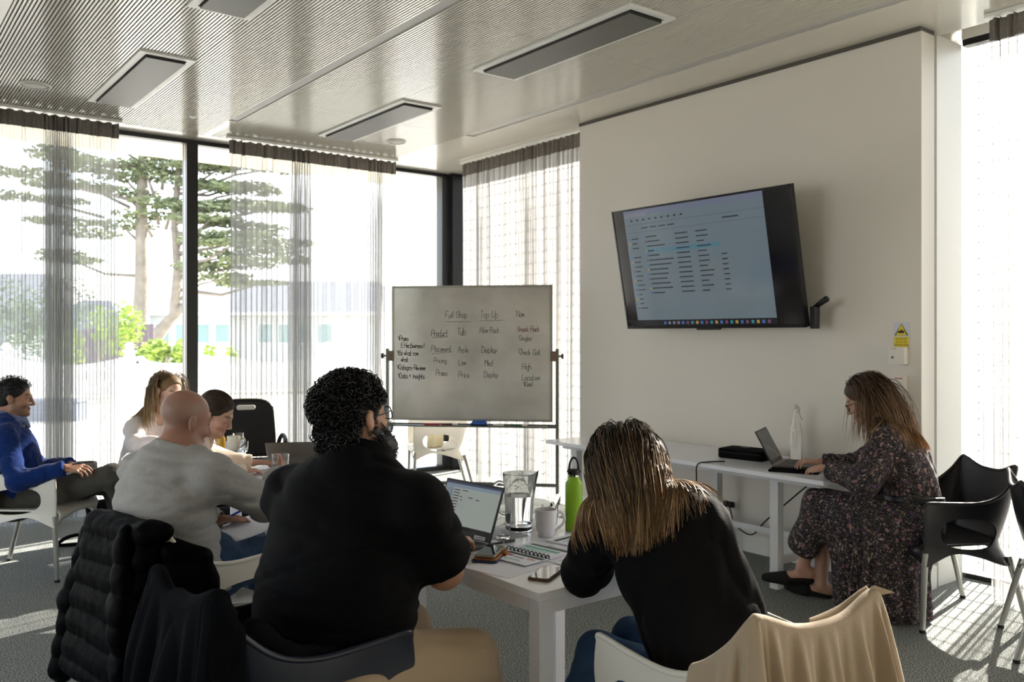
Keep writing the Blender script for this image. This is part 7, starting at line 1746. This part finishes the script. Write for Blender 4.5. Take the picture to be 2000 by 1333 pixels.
MB().lathe([(0.014, 0.328), (0.017, 0.334), (0.015, 0.350), (0.004, 0.356)], 16).build('stopper', mat('milky_stopper', srgb(200, 206, 204), 0.3), sb, True, angle=50)
MB().tube(curve_pts([(0, 0.0, 0.352), (0.012, -0.02, 0.335), (0.006, -0.022, 0.305), (0.004, -0.03, 0.285), (0.0, -0.05, 0.262)], 16), 0.0018, 6).build('wire_bail', GREY_METAL, sb, True)
tumbler('glass of water on the wall desk beyond the hands of the woman in floral dress', 4.80, 2.98, DZ, 0.085, 0.034, 0.5)
em = thing('earbud_clip', 'tiny dark clip lying behind the laptop on the wall desk', 'gadget', (4.74, 3.10, DZ)); MB().ell((0, 0, 0.013), (0.016, 0.012, 0.013)).build('body', BLACK_PL, em, True); MB().tube([(0, 0.01, 0.01), (0.0, 0.03, 0.004)], 0.004, 6).build('stem', BLACK_PL, em)

# ================================================================== wall fittings
sg = thing('camera_warning_sign', 'yellow and white camera warning sign on the wall above the sensor box', 'sign', (4.98, 2.680, 1.50))
def on_wall(m, nm, M, par): return m.build(nm, M, par)
def wbox(y0, y1, z0_, z1_, d0, d1): return MB().box((-d1, min(y0, y1), z0_), (-d0, max(y0, y1), z1_))
on_wall(wbox(-0.05, 0.05, -0.075, 0.075, 0, 0.002), 'backing', mat('sign_white', srgb(206, 206, 216), 0.35), sg)
YEL = mat('sign_yellow', srgb(224, 200, 20), 0.4); SBL = mat('sign_black', srgb(40, 36, 24), 0.5)
def tri(m, s, d): return m.add([(-d, s * 0.042, -0.002 - 0 * s + 0.008 * (1 - s)), (-d, -s * 0.042, -0.002 + 0.008 * (1 - s)), (-d, 0, 0.07 - 0.012 * (1 - s) * 1.5)], [(0, 1, 2)])
on_wall(tri(MB(), 1.0, 0.0024), 'warning_triangle', SBL, sg); on_wall(tri(MB(), 0.80, 0.0028), 'triangle_fill', YEL, sg)
cmr = MB(); cmr.box((-0.0034, -0.018, 0.012), (-0.003, 0.016, 0.026)); cmr.box((-0.0034, -0.004, 0.026), (-0.003, 0.004, 0.034)); cmr.box((-0.0034, 0.016, 0.014), (-0.003, 0.022, 0.022)); on_wall(cmr, 'camera_symbol', SBL, sg)
on_wall(wbox(-0.045, 0.045, -0.072, -0.010, 0.002, 0.0026), 'text_panel', YEL, sg)
def label_text(txt, y, z, size, M, par, d=0.003):
    cu = bpy.data.curves.new('text', 'FONT'); cu.body = txt; cu.size = size; cu.align_x = 'CENTER'
    o = bpy.data.objects.new('lettering', cu); C.objects.link(o); dg = bpy.context.evaluated_depsgraph_get(); dg.update()
    me = bpy.data.meshes.new_from_object(o.evaluated_get(dg)); bpy.data.objects.remove(o)
    me.materials.clear(); me.materials.append(M)
    o = bpy.data.objects.new('lettering', me); C.objects.link(o); o.parent = par; o.location = (-d, y, z); o.rotation_euler = (math.radians(90), 0, math.radians(-90)); return o
for tx, z in (('24 HOUR', -0.028), ('CCTV IN', -0.046), ('OPERATION', -0.064)): label_text(tx, 0, z, 0.0165, SBL, sg)
bx2 = thing('sensor_box', 'white plastic sensor box on the wall under the warning sign', 'sensor', (4.98, 2.690, 1.38))
MB().box((-0.045, -0.052, -0.052), (0, 0.048, 0.050)).build('housing', PLASTIC_W, bx2); MB().tube([(-0.045, 0.022, -0.012), (-0.047, 0.022, -0.012)], 0.007, 12).build('lens', mat('lens_dark', srgb(70, 76, 84), 0.2), bx2, True, angle=40)
for k in range(3): MB().box((-0.0458, 0.0 + 0.012 * k - 0.002, 0.036), (-0.045, 0.008 + 0.012 * k - 0.002, 0.042)).build('printed_mark', PRINT_GREY, bx2)
sw = thing('switch_panel', 'white wall switch panel with red lettering and three rocker switches', 'switch', (4.98, 2.690, 1.195))
MB().box((-0.018, -0.045, -0.066), (0, 0.040, 0.066)).build('plate', PLASTIC_W, sw)
for k in range(7): MB().box((-0.0186, -0.024 + 0.0068 * k, 0.044), (-0.018, -0.0192 + 0.0068 * k, 0.052)).build('red_mark', mat('red_print', srgb(176, 60, 70), 0.6), sw)
for k in range(3):
    r_ = MB().box((-0.023, -0.012, 0.016 - 0.028 * k), (-0.018, 0.014, 0.028 - 0.028 * k)).build('rocker', WHITE_TRIM, sw); MB().box((-0.0234, -0.008, 0.019 - 0.028 * k), (-0.023, 0.010, 0.0225 - 0.028 * k)).build('caption', PRINT_GREY, r_)
ol = thing('power_outlet', 'white double power outlet under the wall desk with black plugs', 'outlet', (4.98, 3.93, 0.31))
MB().box((-0.010, -0.065, -0.038), (0, 0.065, 0.038)).build('plate', PLASTIC_W, ol)
for y in (-0.022, 0.024): MB().rbox((-0.042, y - 0.018, -0.022), (-0.010, y + 0.018, 0.018), 0.008).build('plug', BLACK_PL, ol)
o2 = thing('power_outlet', 'white outlet with a glowing red indicator beside the desk leg', 'outlet', (4.98, 4.11, 0.31)); MB().box((-0.010, -0.055, -0.04), (0, 0.055, 0.04)).build('plate', PLASTIC_W, o2); MB().ell((-0.012, 0.012, 0.024), (0.004, 0.006, 0.006)).build('indicator', mat('red_led', (0.8, 0.05, 0.05), 0.4, emit=((1, 0.15, 0.15, 1), 2.5)), o2, True); MB().box((-0.012, 0.004, -0.018), (-0.010, 0.016, 0.006)).build('socket', BLACK_PL, o2)
def cable(label, pts, r=0.0045):
    pts = [V3(p) for p in pts]; o = pts[0]
    c = MB().tube(curve_pts([p - o for p in pts], 12 * len(pts)), r, 7).build('power_cable', RUBBER, None, True, loc=Vector(o)); return tag(c, label, 'cable', 'black cables under the desk')
cable('black cable looping from the outlet down to the floor and back', [(4.935, 3.952, 0.29), (4.90, 4.00, 0.24), (4.84, 4.0, 0.10), (4.78, 3.86, 0.012), (4.66, 3.66, 0.008), (4.52, 3.62, 0.008), (4.45, 3.85, 0.008), (4.52, 4.10, 0.008)])
cable('black cable sagging from the outlet up to the desk leg and desk', [(4.935, 3.905, 0.29), (4.86, 3.80, 0.20), (4.80, 3.62, 0.17), (4.72, 3.45, 0.30), (4.66, 3.22, 0.48), (4.66, 3.08, 0.60), (4.70, 2.98, 0.675)])
cable('black cable hanging straight down over the front edge of the desk', [(4.40, 3.52, 0.706), (4.30, 3.57, 0.705), (4.235, 3.60, 0.690), (4.225, 3.60, 0.60), (4.235, 3.60, 0.40), (4.25, 3.60, 0.20), (4.26, 3.56, 0.03), (4.24, 3.45, 0.008)])
for k, (x, y, r_) in enumerate(((4.60, 4.16, 0.11), (4.66, 4.20, 0.085))):
    pts = [(x + r_ * math.cos(a) * 1.2, y + r_ * math.sin(a), 0.006 + 0.009 * k + 0.002 * i) for i, a in enumerate(np.linspace(0, 11, 16))]
    cable(('coiled black cable on the carpet under the desk, wider coil', 'smaller coil of black cable lying on the wider coil')[k], pts)

# ================================================================== bag on the floor, items under the whiteboard
bg = thing('backpack', 'black backpack slumped on the carpet beyond the chair of the man in blue', 'bag', (1.52, 6.75, 0), math.radians(-30))
solid('body', [cap(A3(1.48, 6.76, 0.13), A3(1.62, 6.68, 0.13), 0.12, 0.13, 0.04), cap(A3(1.46, 6.80, 0.24), A3(1.60, 6.70, 0.25), 0.07, 0.08, 0.05)], BLACK_SOFT, None, A3(0, 0, 0), 0.008, wrinkle(0.006, 14, 4), (below(0.003),))
_b = bpy.context.scene.objects['body'] if False else C.objects[-1]
_b.parent = bg; _b.matrix_parent_inverse = (Matrix.Translation(bg.location) @ Matrix.Rotation(math.radians(-30), 4, 'Z')).inverted()
MB().tube(curve_pts([(-0.05, -0.1, 0.10), (-0.22, -0.12, 0.08), (-0.30, -0.10, 0.02), (-0.18, -0.06, 0.012), (0.02, -0.14, 0.012)], 26), 0.013, 8).build('strap', BLACK_SOFT, bg, True)
ba = thing('canvas_pouch', 'cream canvas pouch with coloured tabs on the white chair in the window corner', 'pouch', (4.54, 7.11, 0.425), math.radians(30))
MB().rbox((-0.10, -0.05, 0), (0.10, 0.05, 0.14), 0.03, 4).build('pouch', mat('cream_canvas', srgb(226, 216, 184), 0.9, bump=(120, 0.3)), ba, True, angle=50)
MB().box((-0.06, -0.02, 0.14), (-0.02, 0.02, 0.17)).build('green_tab', mat('tab_green', srgb(110, 200, 90), 0.6), ba); MB().ell((0.05, 0, 0.15), (0.035, 0.02, 0.016)).build('purple_tab', mat('tab_purple', srgb(140, 80, 140), 0.6), ba, True)
